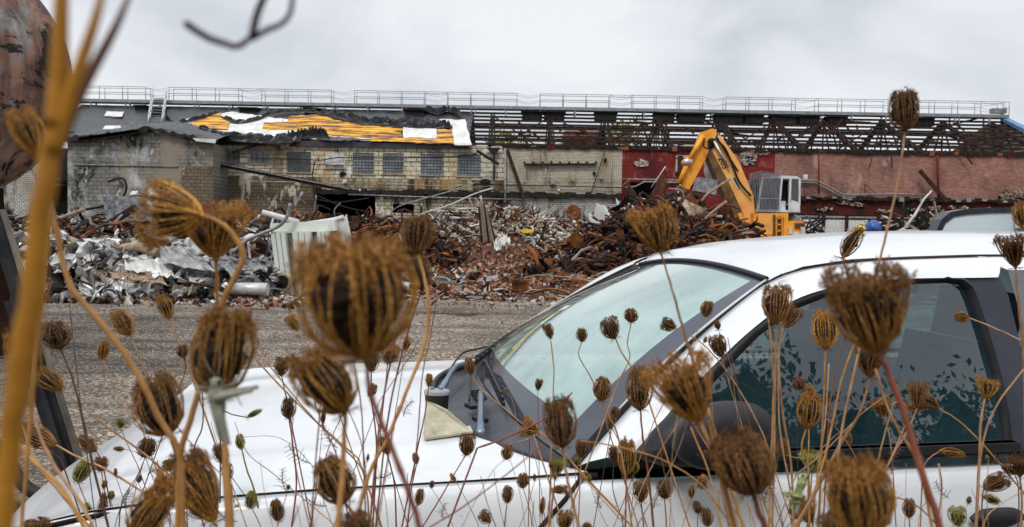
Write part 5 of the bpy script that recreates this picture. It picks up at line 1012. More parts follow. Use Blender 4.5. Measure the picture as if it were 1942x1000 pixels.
# A pillar, roof edge
L2px = [(1098, 884, .80), (1170, 800, .735), (1262, 700, .67), (1360, 610, .61), (1425, 557, .575), (1450, 540, .56), (1485, 522, .565), (1540, 508, .575), (1640, 496, .59), (1740, 491, .60), (1890, 486, .605)]
L2 = [onY(a, b, y) for a, b, y in L2px]; L2 += [(-.9, .605, L2[-1][2]+.002), (-1.6, .60, L2[-1][2]), (-2.3, .59, L2[-1][2]-.03), (-2.9, .57, L2[-1][2]-.12)]
L3px = [(1196, 866, 0), (1240, 816, 0), (1288, 762, 0), (1358, 689, 0), (1427, 624, 0), (1499, 573, 0), (1572, 547, 0), (1657, 533, 0), (1740, 528, 0), (1850, 527, 0), (1893, 526, 0)]
L3 = [onS(a, b, .012) for a, b, y in L3px]
L2 = [np.array(p) for p in L2]
def resamp(pts, n):
    pts = [np.array(p) for p in pts]; d = [0]
    for a, b in zip(pts, pts[1:]): d.append(d[-1]+np.linalg.norm(b-a))
    d = np.array(d); A = np.array(pts); return [np.array([np.interp(t, d, A[:, k]) for k in range(3)]) for t in np.linspace(0, d[-1], n)]
L2s = resamp(spl(L2[:11], 4), 48); L3s = resamp(spl(L3, 4), 48)
for s_ in (1, -1):
    f_ = np.array([1, s_, 1]); g = MB(); mid = [(a*.5+b*.5)+np.array([0, .012, .012]) for a, b in zip(L2s, L3s)]
    ins = [a+np.array([0, -.012, -.008]) for a in L2s]; g.grid([[p*f_ for p in r] for r in (ins, L2s, [(a*.8+b*.2)+np.array([0, .006, .008]) for a, b in zip(L2s, L3s)], mid, [(a*.15+b*.85)+np.array([0, .006, .004]) for a, b in zip(L2s, L3s)], L3s)]); cp('door_frame', g, wp)
    # black filler strip with bright bead between screen and pillar
    e1 = resamp([ws(s_, v_) for v_ in np.linspace(0, 1, 20)], 24); e2 = resamp([p*f_ for p in spl(L2[:6], 4)], 24)
    g = MB(); g.grid([e1, [(a+b)/2+np.array([.004, 0, .006]) for a, b in zip(e1, e2)], [b+np.array([0, -.004*s_, -.004]) for b in e2]]); cp('pillar_strip', g, blk)
    g = MB(); g.tube([(a*.45+b*.55)+np.array([.004, 0, .009]) for a, b in zip(e1, e2)][5:], .0035, 5); cp('bead', g, whitemet)
    g = MB(); g.tube([p*f_+np.array([0, 0, -.001]) for p in spl(L2[5:13], 5)], .006, 5); cp('roof_ditch', g, gap)
# roof
g = MB(); rows = []
ex_ = [.012, -.05, -.2, -.35, -.6, -.9, -1.3, -1.7, -2.1, -2.5, -2.8]; ez = [1.524, 1.566, 1.590, 1.599, 1.609, 1.613, 1.613, 1.605, 1.585, 1.54, 1.47]; cz_ = [1.556, 1.600, 1.632, 1.650, 1.672, 1.682, 1.684, 1.678, 1.655, 1.60, 1.51]
gw = [.53, .575, .586, .592, .60, .602, .60, .598, .59, .57, .55]
XS = np.concatenate([np.linspace(.012, -.2, 10), np.linspace(-.28, -2.8, 26)])
for x in XS:
    e_ = np.interp(-x, [-q for q in ex_], ez); c_ = np.interp(-x, [-q for q in ex_], cz_); w_ = np.interp(-x, [-q for q in ex_], gw)
    rows.append([(x, w_*(-1+2*j/24), e_+(c_-e_)*(1-abs(-1+2*j/24)**2.4)) for j in range(25)])
g.grid(rows); cp('roof', g, wp)
# side glass, frame, belt
gl = [(1236, 858), (1262, 826), (1305, 779), (1375, 703), (1440, 637), (1510, 586), (1580, 559), (1660, 544), (1740, 539), (1795, 537), (1815, 540), (1829, 550), (1838, 570), (1858, 630), (1880, 710), (1893, 780), (1905, 861)]
fr = [(1205, 872), (1245, 815), (1292, 762), (1362, 690), (1430, 624), (1502, 572), (1574, 547), (1658, 532), (1740, 527), (1800, 525), (1828, 529), (1845, 543), (1855, 566), (1876, 627), (1899, 707), (1914, 778), (1926, 872)]
GP = [onS(a, b, -.012) for a, b in gl]; FP = [onS(a, b, .010) for a, b in fr]
sg = glassm('tinted side window', (.50, .72, .78), (.022, .070, .095), .28, .0, .035)
for s_ in (1, -1):
    f_ = np.array([1, s_, 1]); g = MB(); ctr = np.mean(GP, axis=0); b = g.pts([p*f_ for p in GP]); g.face(range(b, b+len(GP)) if s_ > 0 else list(range(b, b+len(GP)))[::-1]); SW = cp('side_window', g, sg)
    g = MB(); n = len(GP)
    for i in range(n):
        j = (i+1) % n
        if i == n-1: continue
        g.grid([[GP[i]*f_, GP[j]*f_], [(GP[i]*.4+FP[i]*.6+SIDEN*.012)*f_, (GP[j]*.4+FP[j]*.6+SIDEN*.012)*f_], [FP[i]*f_, FP[j]*f_], [(FP[i]+(FP[i]-GP[i])*.5-SIDEN*.03)*f_, (FP[j]+(FP[j]-GP[j])*.5-SIDEN*.03)*f_]], 0, True)
    cp('window_frame', g, blk, SW)
    g = MB(); b0 = onS(1925, 862, .018); b1 = onS(1200, 862, .018); b2 = onS(1200, 881, .016); b3 = onS(1925, 881, .016)
    x0, x1 = b0[0], min(b1[0], .56)
    for z0, z1, o_ in ((b2[2], b2[2]+.022, .012), (b2[2]+.022, b0[2]+.004, .004)): g.box(((x0+x1)/2, s_*(.84+o_), (z0+z1)/2), (x1-x0, .03, z1-z0))
    g.box(((-3+x0)/2, s_*.85, (b0[2]+b2[2])/2), (x0+3, .03, b0[2]-b2[2])); cp('belt_moulding', g, blk)
    g = MB(); bp = [onS(a, b, .002) for a, b in ((1828, 527), (1896, 526), (1912, 560), (1932, 640), (1952, 760), (1962, 872), (1926, 872), (1914, 778), (1899, 707), (1876, 627), (1855, 566), (1845, 543))]; b = g.pts([p*f_ for p in bp]); g.face(range(b, b+len(bp))); cp('pillar_cover', g, applq)
    # rear door frame, glass and pillar behind (beyond the right edge of the photograph)
    za = onS(1896, 526)[2]; xa = onS(1902, 526)[0]; yt_ = onS(1896, 526)[1]
    def sp_(x, z, o_=0): return (x, s_*(.835-(z-1.09)*.284+o_), z)
    g = MB(); tx_ = [L2[10], L2[11], L2[12], L2[13]]
    g.grid([[(xa+.0, .605*s_, L2[10][2]), (-1.3, .602*s_, 1.613), (-1.9, .595*s_, 1.60), (-2.6, .56*s_, 1.52)], [sp_(xa-.02, za+.02), sp_(-1.3, za+.02), sp_(-1.9, za+.0), sp_(-2.5, za-.08)]]); cp('door_frame', g, wp)
    g = MB(); g.poly([sp_(xa-.02, za+.02, .0), sp_(-2.5, za-.06, .0), sp_(-2.85, 1.10, .0), sp_(-.66, 1.10, .0)]); cp('rear_side_window', g, glassm('rear tint', (.1, .12, .13), (.02, .025, .03), .7, 0, .12) if s_ > 0 else sg)
g = MB(); g.grid([[(-2.8, .55*q, 1.50) for q in (-1, -.5, 0, .5, 1)], [(-3.0, .78*q, 1.08) for q in (-1, -.5, 0, .5, 1)], [(-3.08, .84*q, .9) for q in (-1, -.5, 0, .5, 1)], [(-3.08, .84*q, .3) for q in (-1, -.5, 0, .5, 1)]]); cp('tailgate', g, wp)
g = MB(); g.box((-.625, .700, 1.30), (.02, .01, .5), 0, rotm(.29, .20, 0)) if False else None
# mirror
def pillow(outl, d0, d1, cen, nrm_, n=7, m=0):
    g = MB(); outl = [np.array(p) for p in outl]; c = np.mean(outl, axis=0); nn = np.array(nrm_, float); nn /= np.linalg.norm(nn); rows = []
    for s_, dd in ((1, d0), (-1, d1)):
        for k in range(n):
            a = (k/(n-1))*math.pi/2; a = a if s_ < 0 else math.pi/2-a
            sc_ = math.cos(a)**.7 if math.cos(a) > 1e-6 else .001; rows.append([c+(p-c)*max(sc_, .02)+nn*s_*dd*math.sin(a) for p in outl])
    g.grid(rows, m, True, True); return g
ml = lambda a, b, y: onY(a, b, y)
mp_ = [ml(a, b, .98) for a, b in ((1284, 815), (1312, 782), (1362, 763), (1420, 763), (1452, 778), (1471, 805), (1478, 840), (1473, 870), (1452, 887), (1380, 891), (1310, 886), (1278, 855))]
mp_ = resamp(spl(mp_+[mp_[0]], 3), 30)[:-1]
g = pillow(mp_, .05, .06, None, (0, 1, 0)); mirr = cp('mirror', g, blk)
g = MB(); sail = [ml(a, b, .885) for a, b in ((1206, 862), (1240, 815), (1285, 772), (1330, 790), (1345, 850), (1330, 884), (1260, 884), (1215, 872))]
g = pillow(resamp(sail+[sail[0]], 24)[:-1], .045, .03, None, (0, 1, 0)); cp('mirror_foot', g, blk, mirr)
# interior
dash = mat('grey green interior', [(.3, (.10, .13, .13)), (.7, (.20, .24, .24))], 3, .7); seatm = mat('grey seat cloth', [(.3, (.09, .11, .12)), (.7, (.17, .2, .21))], 20, .9)
g = MB(); g.grid([[(.68, y, 1.06) for y in np.linspace(-.72, .72, 9)], [(.42, y, 1.10+.02*math.cos(y*5)) for y in np.linspace(-.74, .74, 9)], [(.2, y, 1.05) for y in np.linspace(-.74, .74, 9)], [(.15, y, .8) for y in np.linspace(-.74, .74, 9)], [(.2, y, .5) for y in np.linspace(-.74, .74, 9)]]); cp('dashboard', g, dash)
for y_ in (.37, -.37):
    g = MB(); g.box((-.45, y_, .72), (.5, .5, .16), 0); g.box((-.72, y_, 1.02), (.14, .48, .62), 0, rotm(0, -.25, 0)); g.box((-.80, y_, 1.41), (.09, .26, .16), 0, rotm(0, -.2, 0)); cp('seat', g, seatm)
g = MB(); g.lathe((.06, .37, 1.03), [(.17, 0), (.185, .012), (.17, .024), (.158, .012), (.17, 0)], 24, 0, (-.8, 0, .5)); cp('steering_wheel', g, blk)
g = MB(); g.box((-1.4, 0, .6), (2.9, 1.4, .08)); cp('floor', g, dash)
g = MB(); g.box((-.03, .02, 1.475), (.03, .22, .06)); cp('interior_mirror', g, blk)
# things lying on the hood

g = MB(); pz = [onPl(a, b, (0, 0, z_), (0, 0, 1)) for a, b, z_ in ((806, 835, 1.098), (895, 822, 1.098), (806, 765, 1.16), (812, 757, 1.162))]
wl = mat('speckled tan foam', [(.26, (.05, .04, .03)), (.36, (.30, .27, .19)), (.7, (.47, .43, .33))], 22, .9, bump=.6, bscale=60, bd=.004)
A_, B_, C_ = lu(806, 834, 1.096), lu(897, 822, 1.098), lu(808, 760, 1.15)
def cwld(p): return CL+cfw*p[0]+clf*p[1]+np.array([0, 0, p[2]])
TP = [cwld(p) for p in (A_, B_, C_, C_+np.array([-.01, -.012, 0]))]
g = MB(); th_ = clf*-.03; tri = [TP[0], TP[1], cwld((B_*.5+C_*.5)+np.array([0, 0, .012])), TP[2]]; g.prism(tri, th_); g.prism([tri[0]+np.array([0, 0, -.002]), tri[1], tri[1]+clf*-.06, tri[0]+clf*-.06], (0, 0, .006)); solo('broken_foam_wedge', g, wl, 'tan speckled triangular foam wedge lying at the rear corner of the white hood', 'foam')
cc = cwld(lu(828, 790, 1.10)); g = MB(); ol = [(math.cos(a)*.034*(1 if abs(math.cos(a)) < .7 else 1.05), math.sin(a)*.024) for a in np.linspace(0, 6.283, 20, endpoint=False)]
g.grid([[cc+np.array([x*q, y*q, z_]) for x, y in ol] for q, z_ in ((.8, .0), (.95, .03), (1, .062), (1.02, .068))], 0, True, True); g.grid([[cc+np.array([x*q, y*q, z_]) for x, y in ol] for q, z_ in ((1.06, .066), (1.08, .074), (1.0, .080), (.5, .081), (.01, .081))], 1, True, True)
for dx in (-.014, .012): g.lathe(cc+np.array([dx, 0, .080]), [(.006, 0), (.0065, .005), (.004, .008), (.001, .008)], 10, 2)
solo('black_canister', g, [blk, mat('grey lid', [(.3, (.2, .2, .21)), (.7, (.34, .34, .35))], 6, .4), chrome], 'small black canister with grey lid and two studs beside the tan foam wedge', 'canister')
# window of a second vehicle behind
YV = 7.0
van = thing('parked_van', 'taller white vehicle behind the car showing only its dark framed window', 'van', (P(1960, 440, YV)[0], YV+1, 0))
o_ = [(1768, 470), (1775, 440), (1786, 416), (1803, 402), (1830, 397), (1880, 394), (1960, 392), (2080, 391), (2080, 470)]
i_ = [(1780, 470), (1784, 444), (1793, 424), (1810, 411), (1835, 407), (1880, 404), (1960, 402), (2070, 401), (2070, 470)]
O_ = [P(a, b, YV) for a, b in o_]; I_ = [P(a, b, YV-.0) for a, b in i_]
g = MB(); dv = np.array([0, .05, 0])
for i in range(len(o_)-1): g.poly([O_[i], O_[i+1], I_[i+1], I_[i]]); g.poly([O_[i], O_[i]+dv*3, O_[i+1]+dv*3, O_[i+1]])
wf = mk('window_frame', g, applq, van); g = MB(); g.poly([p+np.array([0, .012, 0]) for p in I_]); mk('pane', g, mat('sky toned pane', [(.3, (.50, .58, .62)), (.7, (.60, .68, .72))], 2, .12), wf)  # pale pane colour stands in for the reflected sky
g = MB(); g.prism([P(1770, 470, YV+.06), P(1776, 440, YV+.06), P(1787, 418, YV+.06), P(1804, 404, YV+.06), P(1830, 399, YV+.06), P(2180, 393, YV+.06), P(2180, 470, YV+.06)], (1.25, 1.6, 0)); g.box((P(1960, 440, YV)[0]+1.9, YV+.9, .95), (3.2, 1.7, 1.1)); mk('body', g, wp, van)
g = MB(); g.prism([P(1936, 388, YV-.1), P(1975, 388, YV-.1), P(1975, 432, YV-.1), P(1936, 432, YV-.1)], (0, .08, 0)); mk('mirror', g, whitemet, van)
for dx in (.9, 2.9): g = MB(); g.lathe((P(1960, 440, YV)[0]+dx, YV+.05, .32), [(.1, 0), (.31, .01), (.325, .1), (.31, .2)], 20, 0, (0, 1, 0)); mk('wheel', g, blk, van)

c_ = cwld(np.array([.06, .575, 1.553])); c_ = P(1482, 523, 2.13); g = MB(); g.poly([c_+np.array(q) for q in ((-.011, 0, 0), (-.004, -.008, .006), (.010, -.003, .005), (.012, .006, .001), (0, .008, .004))]); g.poly([c_+np.array(q)+np.array([0, 0, -.004]) for q in ((-.011, 0, 0), (0, .008, 0), (.012, .006, 0), (.010, -.003, 0), (-.004, -.008, 0))]); solo('dead_leaf', g, brickr, 'tiny red brown dead leaf on the roof edge of the white car', 'leaf')
# ================================================================== DRY WILD CARROT PLANTS IN FRONT OF THE LENS
def pm(name, stops, sc=30, rnd=(.75, 1.3)): return mat(name, stops, sc, .75, bump=.2, bd=.001, rnd=rnd, spec=.25)
ribM = {'b': pm('brown ribs', [(.35, (.07, .028, .010)), (.52, (.26, .12, .035)), (.70, (.60, .37, .14))]), 'g': pm('golden ribs', [(.35, (.12, .04, .008)), (.5, (.42, .19, .03)), (.68, (.76, .48, .14))]), 'y': pm('green ribs', [(.3, (.20, .17, .03)), (.6, (.42, .38, .09)), (.8, (.55, .48, .16))])}
sedM = {'b': pm('brown seeds', [(.3, (.035, .014, .006)), (.55, (.15, .07, .025)), (.8, (.38, .21, .08))]), 'g': pm('golden seeds', [(.3, (.07, .028, .008)), (.55, (.27, .12, .03)), (.8, (.56, .32, .09))]), 'y': pm('green seeds', [(.3, (.09, .08, .015)), (.6, (.26, .24, .06)), (.8, (.40, .34, .10))])}
corM = pm('packed fruits in painted shade', [(.38, (.006, .003, .002)), (.58, (.025, .011, .005)), (.72, (.10, .05, .02))], 16)  # near-black colour puts the nest's inner shade onto the packed fruits
stemM = {'o': pm('ochre stalk', [(.3, (.28, .12, .03)), (.7, (.56, .31, .11))], 40, (.8, 1.15)), 'r': pm('red brown stalk', [(.3, (.13, .035, .022)), (.7, (.28, .10, .055))], 40), 't': pm('tan stalk', [(.3, (.20, .095, .045)), (.7, (.46, .28, .15))], 40), 'd': pm('dark stalk', [(.3, (.05, .025, .018)), (.7, (.13, .065, .04))], 40), 'e': pm('green stalk', [(.3, (.14, .16, .03)), (.7, (.28, .28, .07))], 40), 'k': pm('near stalk', [(.3, (.26, .105, .010)), (.7, (.46, .21, .02))], 60, (1, 1))}
def head_mesh(kind, col, seed, dense=1.0):
    """bird's nest umbel: ribs from the stalk tip at the origin, height 1, width about 1"""
    rs = np.random.RandomState(seed); g = MB(); n = int({'ball': 84, 'cup': 80, 'fan': 90, 'bud': 36, 'fuzz': 84}[kind]*dense)
    PR = {'ball': [(0, 0), (.20, .07), (.38, .22), (.48, .44), (.48, .64), (.38, .84), (.20, .97)], 'cup': [(0, 0), (.18, .08), (.35, .25), (.46, .48), (.49, .70), (.43, .90), (.32, 1.0)], 'fan': [(0, 0), (.15, .13), (.29, .33), (.41, .56), (.48, .78), (.50, .94), (.44, 1.04)], 'fuzz': [(0, 0), (.19, .07), (.38, .22), (.48, .42), (.50, .62), (.44, .82), (.28, .97)], 'bud': [(0, 0), (.12, .12), (.22, .30), (.27, .52), (.24, .74), (.15, .92), (.06, 1.03)]}[kind]
    lop = rs.randn(2)*.10
    for i in range(n):
        ph = i*2.39996+rs.randn()*.12; q = math.sqrt((i+.5)/n)*1.06; q = 1 if i > n*.48 else q; q *= 1+rs.randn()*.05
        hs = .62+.38*min(1, q)+rs.randn()*.045; tw = rs.randn()*.22; pts = []
        for k, (r, z) in enumerate(PR):
            a = ph+tw*z; rr = r*q*(1+rs.randn()*.03); pts.append(np.array([rr*math.cos(a)+lop[0]*z*z, rr*math.sin(a)+lop[1]*z*z, z*hs+(1-min(1, q))*.1*z]))
        w_ = rs.choice([.5, .7, .9, 1.3]); g.tube(pts, [.013*w_, .0135*w_, .012*w_, .011*w_, .010*w_, .008, .006], 4, 0, False)
        tip = pts[-1]; d = pts[-1]-pts[-2]; d /= np.linalg.norm(d)
        for k in range({'bud': 5, 'fuzz': 11}.get(kind, 8)):      # small umbel at each rib's tip: short stalks and bristly fruits
            e_ = d*.7+rs.randn(3)*.7; e_ /= np.linalg.norm(e_); L = rs.uniform(.03, .10); b = tip-d*rs.uniform(0, .22); c_ = b+e_*L; s_ = .014*rs.uniform(.6, 1.3)
            u_ = np.cross(e_, rs.randn(3)); u_ /= np.linalg.norm(u_)+1e-9; w2 = np.cross(e_, u_)
            i0 = g.pts([b, c_+u_*s_, c_+w2*s_, c_-u_*s_, c_-w2*s_, c_+e_*s_*2.8])
            for f in ((0, 1, 2), (0, 2, 3), (0, 3, 4), (0, 4, 1), (5, 2, 1), (5, 3, 2), (5, 4, 3), (5, 1, 4)): g.face([i0+t for t in f], 1)
        for k in range(3 if kind != 'fuzz' else 9):   # loose curled hairs
            e_ = d*.5+rs.randn(3)*.6; e_ /= np.linalg.norm(e_); c_ = rs.randn(3)*.05; L = rs.uniform(.06, .15); b = tip-d*rs.uniform(0, .3)
            g.tube([b, b+e_*L*.5+c_*.4, b+e_*L+c_], [.0042, .0036, .002], 3, rs.randint(0, 2), False)
    # packed fruits in painted shade inside the nest
    core = []; m_ = 14
    for k in range(9):
        t = k/8; z = .16+.68*t; r = np.interp(z, [p[1] for p in PR], [p[0] for p in PR])*.84*(math.sin(math.pi*(.12+.80*t))**.5); core.append([(r*math.cos(a)*rs.uniform(.8, 1.15)+lop[0]*z*z, r*math.sin(a)*rs.uniform(.8, 1.15)+lop[1]*z*z, z+rs.randn()*.02) for a in np.linspace(0, 6.283, m_, endpoint=False)])
    g.grid(core, 2, False, True); b0 = g.pts(core[-1]); g.face(range(b0, b0+m_), 2); b0 = g.pts(core[0][::-1]); g.face(range(b0, b0+m_), 2)
    g.lathe((0, 0, 0), [(.001, -.03), (.045, -.015), (.055, .02), (.02, .06)], 8, 0)
    return g.mesh('seed_head', [ribM[col], sedM[col], corM])
def bract_mesh(seed):
    rs = np.random.RandomState(seed); g = MB()
    for i in range(8):
        a = i*.785+rs.randn()*.2; d = np.array([math.cos(a), math.sin(a), 0]); p = [d*.03, d*.18+np.array([0, 0, -.02]), d*.30+np.array([0, 0, -.09+rs.randn()*.05]), d*.36+np.array([0, 0, -.05+rs.randn()*.08])]
        g.tube(p, [.008, .007, .005, .002], 3, 0, False)
        for sg_ in (-1, 1): e_ = np.array([-d[1], d[0], 0])*sg_; g.tube([p[1], p[1]+d*.08+e_*.08, p[1]+d*.10+e_*.13+np.array([0, 0, rs.randn()*.04])], [.005, .004, .002], 3, 0, False)
    return g.mesh('bracts', [stemM['d']])
HM = {}
def hm(kind, col, v_):
    k = (kind, col, v_)
    if k not in HM: HM[k] = head_mesh(kind, col, abs(hash(kind+col)) % 1000 if False else {'ball': 1, 'cup': 2, 'fan': 3, 'bud': 4, 'fuzz': 5}[kind]*31+{'b': 0, 'g': 7, 'y': 13}[col]+v_*101)
    return HM[k]
BR = [bract_mesh(i) for i in range(3)]; HC = [0]
def plant(label, heads, stem, Y=None, w=3.0, sm='t', group=None, Yend=None, name='wild_carrot', down=True):
    """heads: (tip px, tip py, base px, base py, width px, kind, colour); stem: pixels from the head base down; w: stalk width px"""
    if Y is None:
        wmax = max(h[4] for h in heads); Y = max(.36, min(1.5, 50/wmax))
        if stem[0][0] < 620: Y = min(Y*1.1, 1.7)
    Ye = Yend or Y; k = len(stem); pts = []
    for i, (a, b) in enumerate(stem): pts.append(P(a, b, Y+(Ye-Y)*i/max(1, k-1)))
    path = spl(pts, 5) if k > 2 else spl([pts[0], (pts[0]+pts[-1])/2, pts[-1]], 5)
    if down:
        d = path[-1]-path[-2]; d /= np.linalg.norm(d); sl_ = d[:2]/max(.4, -d[2]) if d[2] < -.1 else np.array([0, 0]); sl_ = np.clip(sl_, -.35, .35); z_ = path[-1][2]
        e1 = path[-1]+np.array([sl_[0]*.3, sl_[1]*.3, -.3]); e2 = np.array([e1[0]+sl_[0]*.2, e1[1], 0.0]); path += [e1, e2]
    root = path[-1].copy(); t = thing(name, label, 'dried plant', tuple(root), 0, group)
    g = MB(); r = size(w/2, Y); n = len(path); rq = np.random.RandomState(int(abs(path[0][0])*1e4) % 9999); g.tube([p+(rq.randn(3)*min(r*.16, .00018) if 0 < i < n-3 else 0) for i, p in enumerate(path)], [r*.80*(.85+.3*min(1, i/12))*(1+.05*rq.randn()*(i > 0)) for i in range(n)], 7); mk('stem', g, stemM[sm], t)
    for (tx_, ty_, bx_, by_, wd, kind, col) in heads:
        HC[0] += 1; b = P(bx_, by_, Y); tp = P(tx_, ty_, Y); H = np.linalg.norm(tp-b); dz = (tp-b)/H; xx = np.cross(dz, [0.2, 1, .1]); xx /= np.linalg.norm(xx); yy = np.cross(dz, xx); a = HC[0]*1.7; x2 = xx*math.cos(a)+yy*math.sin(a); y2 = np.cross(dz, x2)
        W = size(wd, Y)/(.98 if kind != 'bud' else .58)
        o = bpy.data.objects.new('seed_head', hm(kind, col, HC[0] % 3)); C.objects.link(o); o.parent = t
        M = Matrix(((x2[0]*W, y2[0]*W, dz[0]*H, b[0]-root[0]), (x2[1]*W, y2[1]*W, dz[1]*H, b[1]-root[1]), (x2[2]*W, y2[2]*W, dz[2]*H, b[2]-root[2]), (0, 0, 0, 1))); o.matrix_local = M
        if wd < 130 and kind != 'bud' or HC[0] % 2:
            q = bpy.data.objects.new('bracts', BR[HC[0] % 3]); C.objects.link(q); q.parent = t; sc = max(W, size(14, Y)); q.matrix_local = Matrix(((x2[0]*sc, y2[0]*sc, dz[0]*sc, b[0]-root[0]), (x2[1]*sc, y2[1]*sc, dz[1]*sc, b[1]-root[1]), (x2[2]*sc, y2[2]*sc, dz[2]*sc, b[2]-root[2]), (0, 0, 0, 1)))
    return t
def branch(t, px, Y, w, m, w2=None):
    g = MB(); pts = spl([P(a, b, Y) for a, b in px], 6); n = len(pts); r = size(w/2, Y); r2 = size((w2 or w)/2, Y); g.tube(pts, [r+(r2-r)*i/(n-1) for i in range(n)], 8); return mk('branch', g, stemM[m], t)
U = 'U'
# ---- the big near ones
T = plant('huge blurred ochre stalk forking at the top, nearest thing at the left edge', [], [(108, 205), (95, 300), (75, 430), (50, 620), (25, 800), (2, 1010)], .135, 48, 'k')
branch(T, [(106, 240), (112, 120), (118, -40)], .135, 40, 'k', 24); branch(T, [(98, 290), (140, 160), (180, 40), (200, -40)], .135, 34, 'k', 10); branch(T, [(98, 300), (150, 180), (215, 60), (250, -20)], .15, 34, 'd', 8)
plant('very large blurred heart shaped seed head in the middle left', [(664, 470, 690, 680, 216, 'fuzz', 'g'), (618, 462, 684, 660, 120, 'cup', 'g'), (712, 458, 694, 660, 110, 'fuzz', 'g')], [(697, 685), (702, 740), (742, 850), (770, 920), (800, 1010)], .27, 13, 'r')
plant('golden fan shaped seed head nodding sideways on a hooked stalk', [(288, 398, 388, 410, 118, 'fan', 'g')], [(388, 410), (425, 428), (455, 465), (459, 500), (430, 555), (412, 610), (392, 680), (372, 760), (343, 865), (337, 1010)], .42, 13, 'o')
T = plant('bare orange stalk arching down from the big near stalk to a fork', [], [(88, 340), (108, 440), (133, 540), (190, 610), (250, 690), (300, 790), (342, 868), (346, 1010)], .42, 13, 'o')
plant('dark golden fan head standing upright behind the nodding one', [(405, 395, 410, 492, 118, 'fan', 'g')], [(410, 490), (412, 560), (414, 640), (420, 760), (432, 1010)], .46, 10, 'o')
plant('blurred olive seed head with a grasshopper hanging beneath it', [(420, 592, 412, 755, 110, 'fuzz', 'g')], [(412, 750), (425, 830), (432, 900), (438, 1010)], .36, 15, 'o')
plant('blurred yellow olive head leaning left below the very large head', [(590, 668, 655, 782, 108, 'fuzz', 'g')], [(655, 778), (652, 840), (648, 920), (640, 1010)], .36, 12, 'o')
plant('small ragged brown head tucked left of the blurred yellow olive head', [(572, 685, 590, 745, 30, 'bud', 'b')], [(590, 742), (610, 800), (640, 870), (665, 1010)], .8, 3, 'r')
plant('dense brown head on a long curved golden stalk above the brown chips', [(790, 412, 792, 482, 60, 'fuzz', 'b')], [(792, 480), (806, 530), (813, 590), (803, 660), (770, 745), (735, 830), (700, 900), (672, 1010)], .6, 8, 'o')
plant('second brown head just behind the long curved golden stalk', [(795, 488, 800, 552, 50, 'cup', 'b')], [(800, 550), (780, 610), (760, 680), (735, 800), (712, 1010)], .8, 4, 'r')
plant('brushy brown head standing before the rusty heap above the windscreen corner', [(1240, 398, 1253, 480, 78, 'fan', 'g'), (1245, 402, 1252, 476, 70, 'fuzz', 'b')], [(1253, 478), (1275, 550), (1300, 640), (1325, 720), (1350, 830), (1385, 1010)], .62, 6, 't')
plant('round brown head high against the sky on the tallest thin stalk', [(1712, 175, 1716, 250, 54, 'fuzz', 'b')], [(1716, 248), (1706, 330), (1684, 430), (1664, 510), (1640, 620), (1600, 800), (1570, 1010)], .7, 5, 't')
plant('large blurred brown cup shaped head in front of the side window', [(1645, 515, 1662, 672, 138, 'fan', 'b'), (1640, 530, 1660, 665, 118, 'fuzz', 'g')], [(1662, 668), (1690, 720), (1720, 800), (1750, 900), (1785, 1010)], .36, 15, 'r')
plant('large striped golden fan head beside the black mirror', [(1280, 688, 1327, 802, 120, 'fan', 'g')], [(1327, 800), (1352, 860), (1376, 930), (1396, 1010)], .42, 12, 'o')
plant('bare stalk rising behind the large striped golden fan head', [], [(1343, 775), (1358, 830), (1385, 920), (1412, 1010)], .5, 8, 'o')
plant('large dark shaggy head in front of the lower edge of the mirror', [(1402, 825, 1428, 938, 112, 'fuzz', 'b'), (1400, 835, 1426, 930, 100, 'ball', 'b')], [(1428, 935), (1440, 975), (1455, 1010)], .40, 14, 'r')
plant('large blurred ochre head low at the right before the white door', [(1625, 872, 1640, 1015, 122, 'fuzz', 'g'), (1640, 890, 1640, 1015, 105, 'ball', 'g')], [(1640, 1010), (1645, 1060)], .34, 14, 'o')
plant('dark brown blurred head touching the lower windscreen corner', [(1058, 760, 1067, 848, 62, 'fuzz', 'b')], [(1067, 845), (1072, 890), (1085, 950), (1100, 1010)], .55, 7, 't')
plant('dark shaggy head standing on the white hood below the foam wedge', [(620, 868, 652, 955, 78, 'ball', 'b')], [(652, 952), (675, 980), (690, 1010)], .5, 8, 'r')
plant('dark blurred ball head over the far edge of the hood', [(275, 725, 322, 825, 92, 'fuzz', 'b')], [(322, 822), (338, 900), (345, 1010)], .5, 6, 'd')
plant('tall dark brush head with wispy hairs at the lower left', [(352, 880, 408, 992, 88, 'fan', 'g'), (348, 862, 400, 985, 70, 'fuzz', 'b')], [(408, 990), (418, 1030)], .48, 8, 't')
plant('blurred olive head leaning right at the lower left corner of the hood', [(305, 930, 255, 1015, 72, 'fuzz', 'g')], [(255, 1010), (250, 1050)], .45, 8, 'o')
plant('blurred ochre head left of the huge near stalk beneath the tank', [(42, 212, 75, 300, 56, 'cup', 'g')], [(75, 298), (92, 350), (96, 420), (80, 560), (60, 760), (40, 1010)], .4, 8, 'o')
plant('blurred long ochre head beside the stand leg at the left', [(40, 632, 58, 735, 56, 'cup', 'g')], [(58, 733), (66, 790), (95, 870), (150, 950), (180, 1010)], .5, 7, 't')
T = plant('bare stalk bending down right from the huge near stalk at the lower left', [], [(28, 835), (70, 880), (120, 930), (165, 1010)], .45, 9, 'o')
plant('bottom brown head cut by the frame under the shaggy hood head', [(668, 975, 690, 1030, 66, 'fuzz', 'b')], [(690, 1028), (695, 1060)], .5, 7, 't')
plant('bottom blurred head cut by the frame left of the ochre door head', [(1575, 975, 1590, 1030, 60, 'fuzz', 'b')], [(1590, 1028), (1592, 1060)], .45, 7, 't')
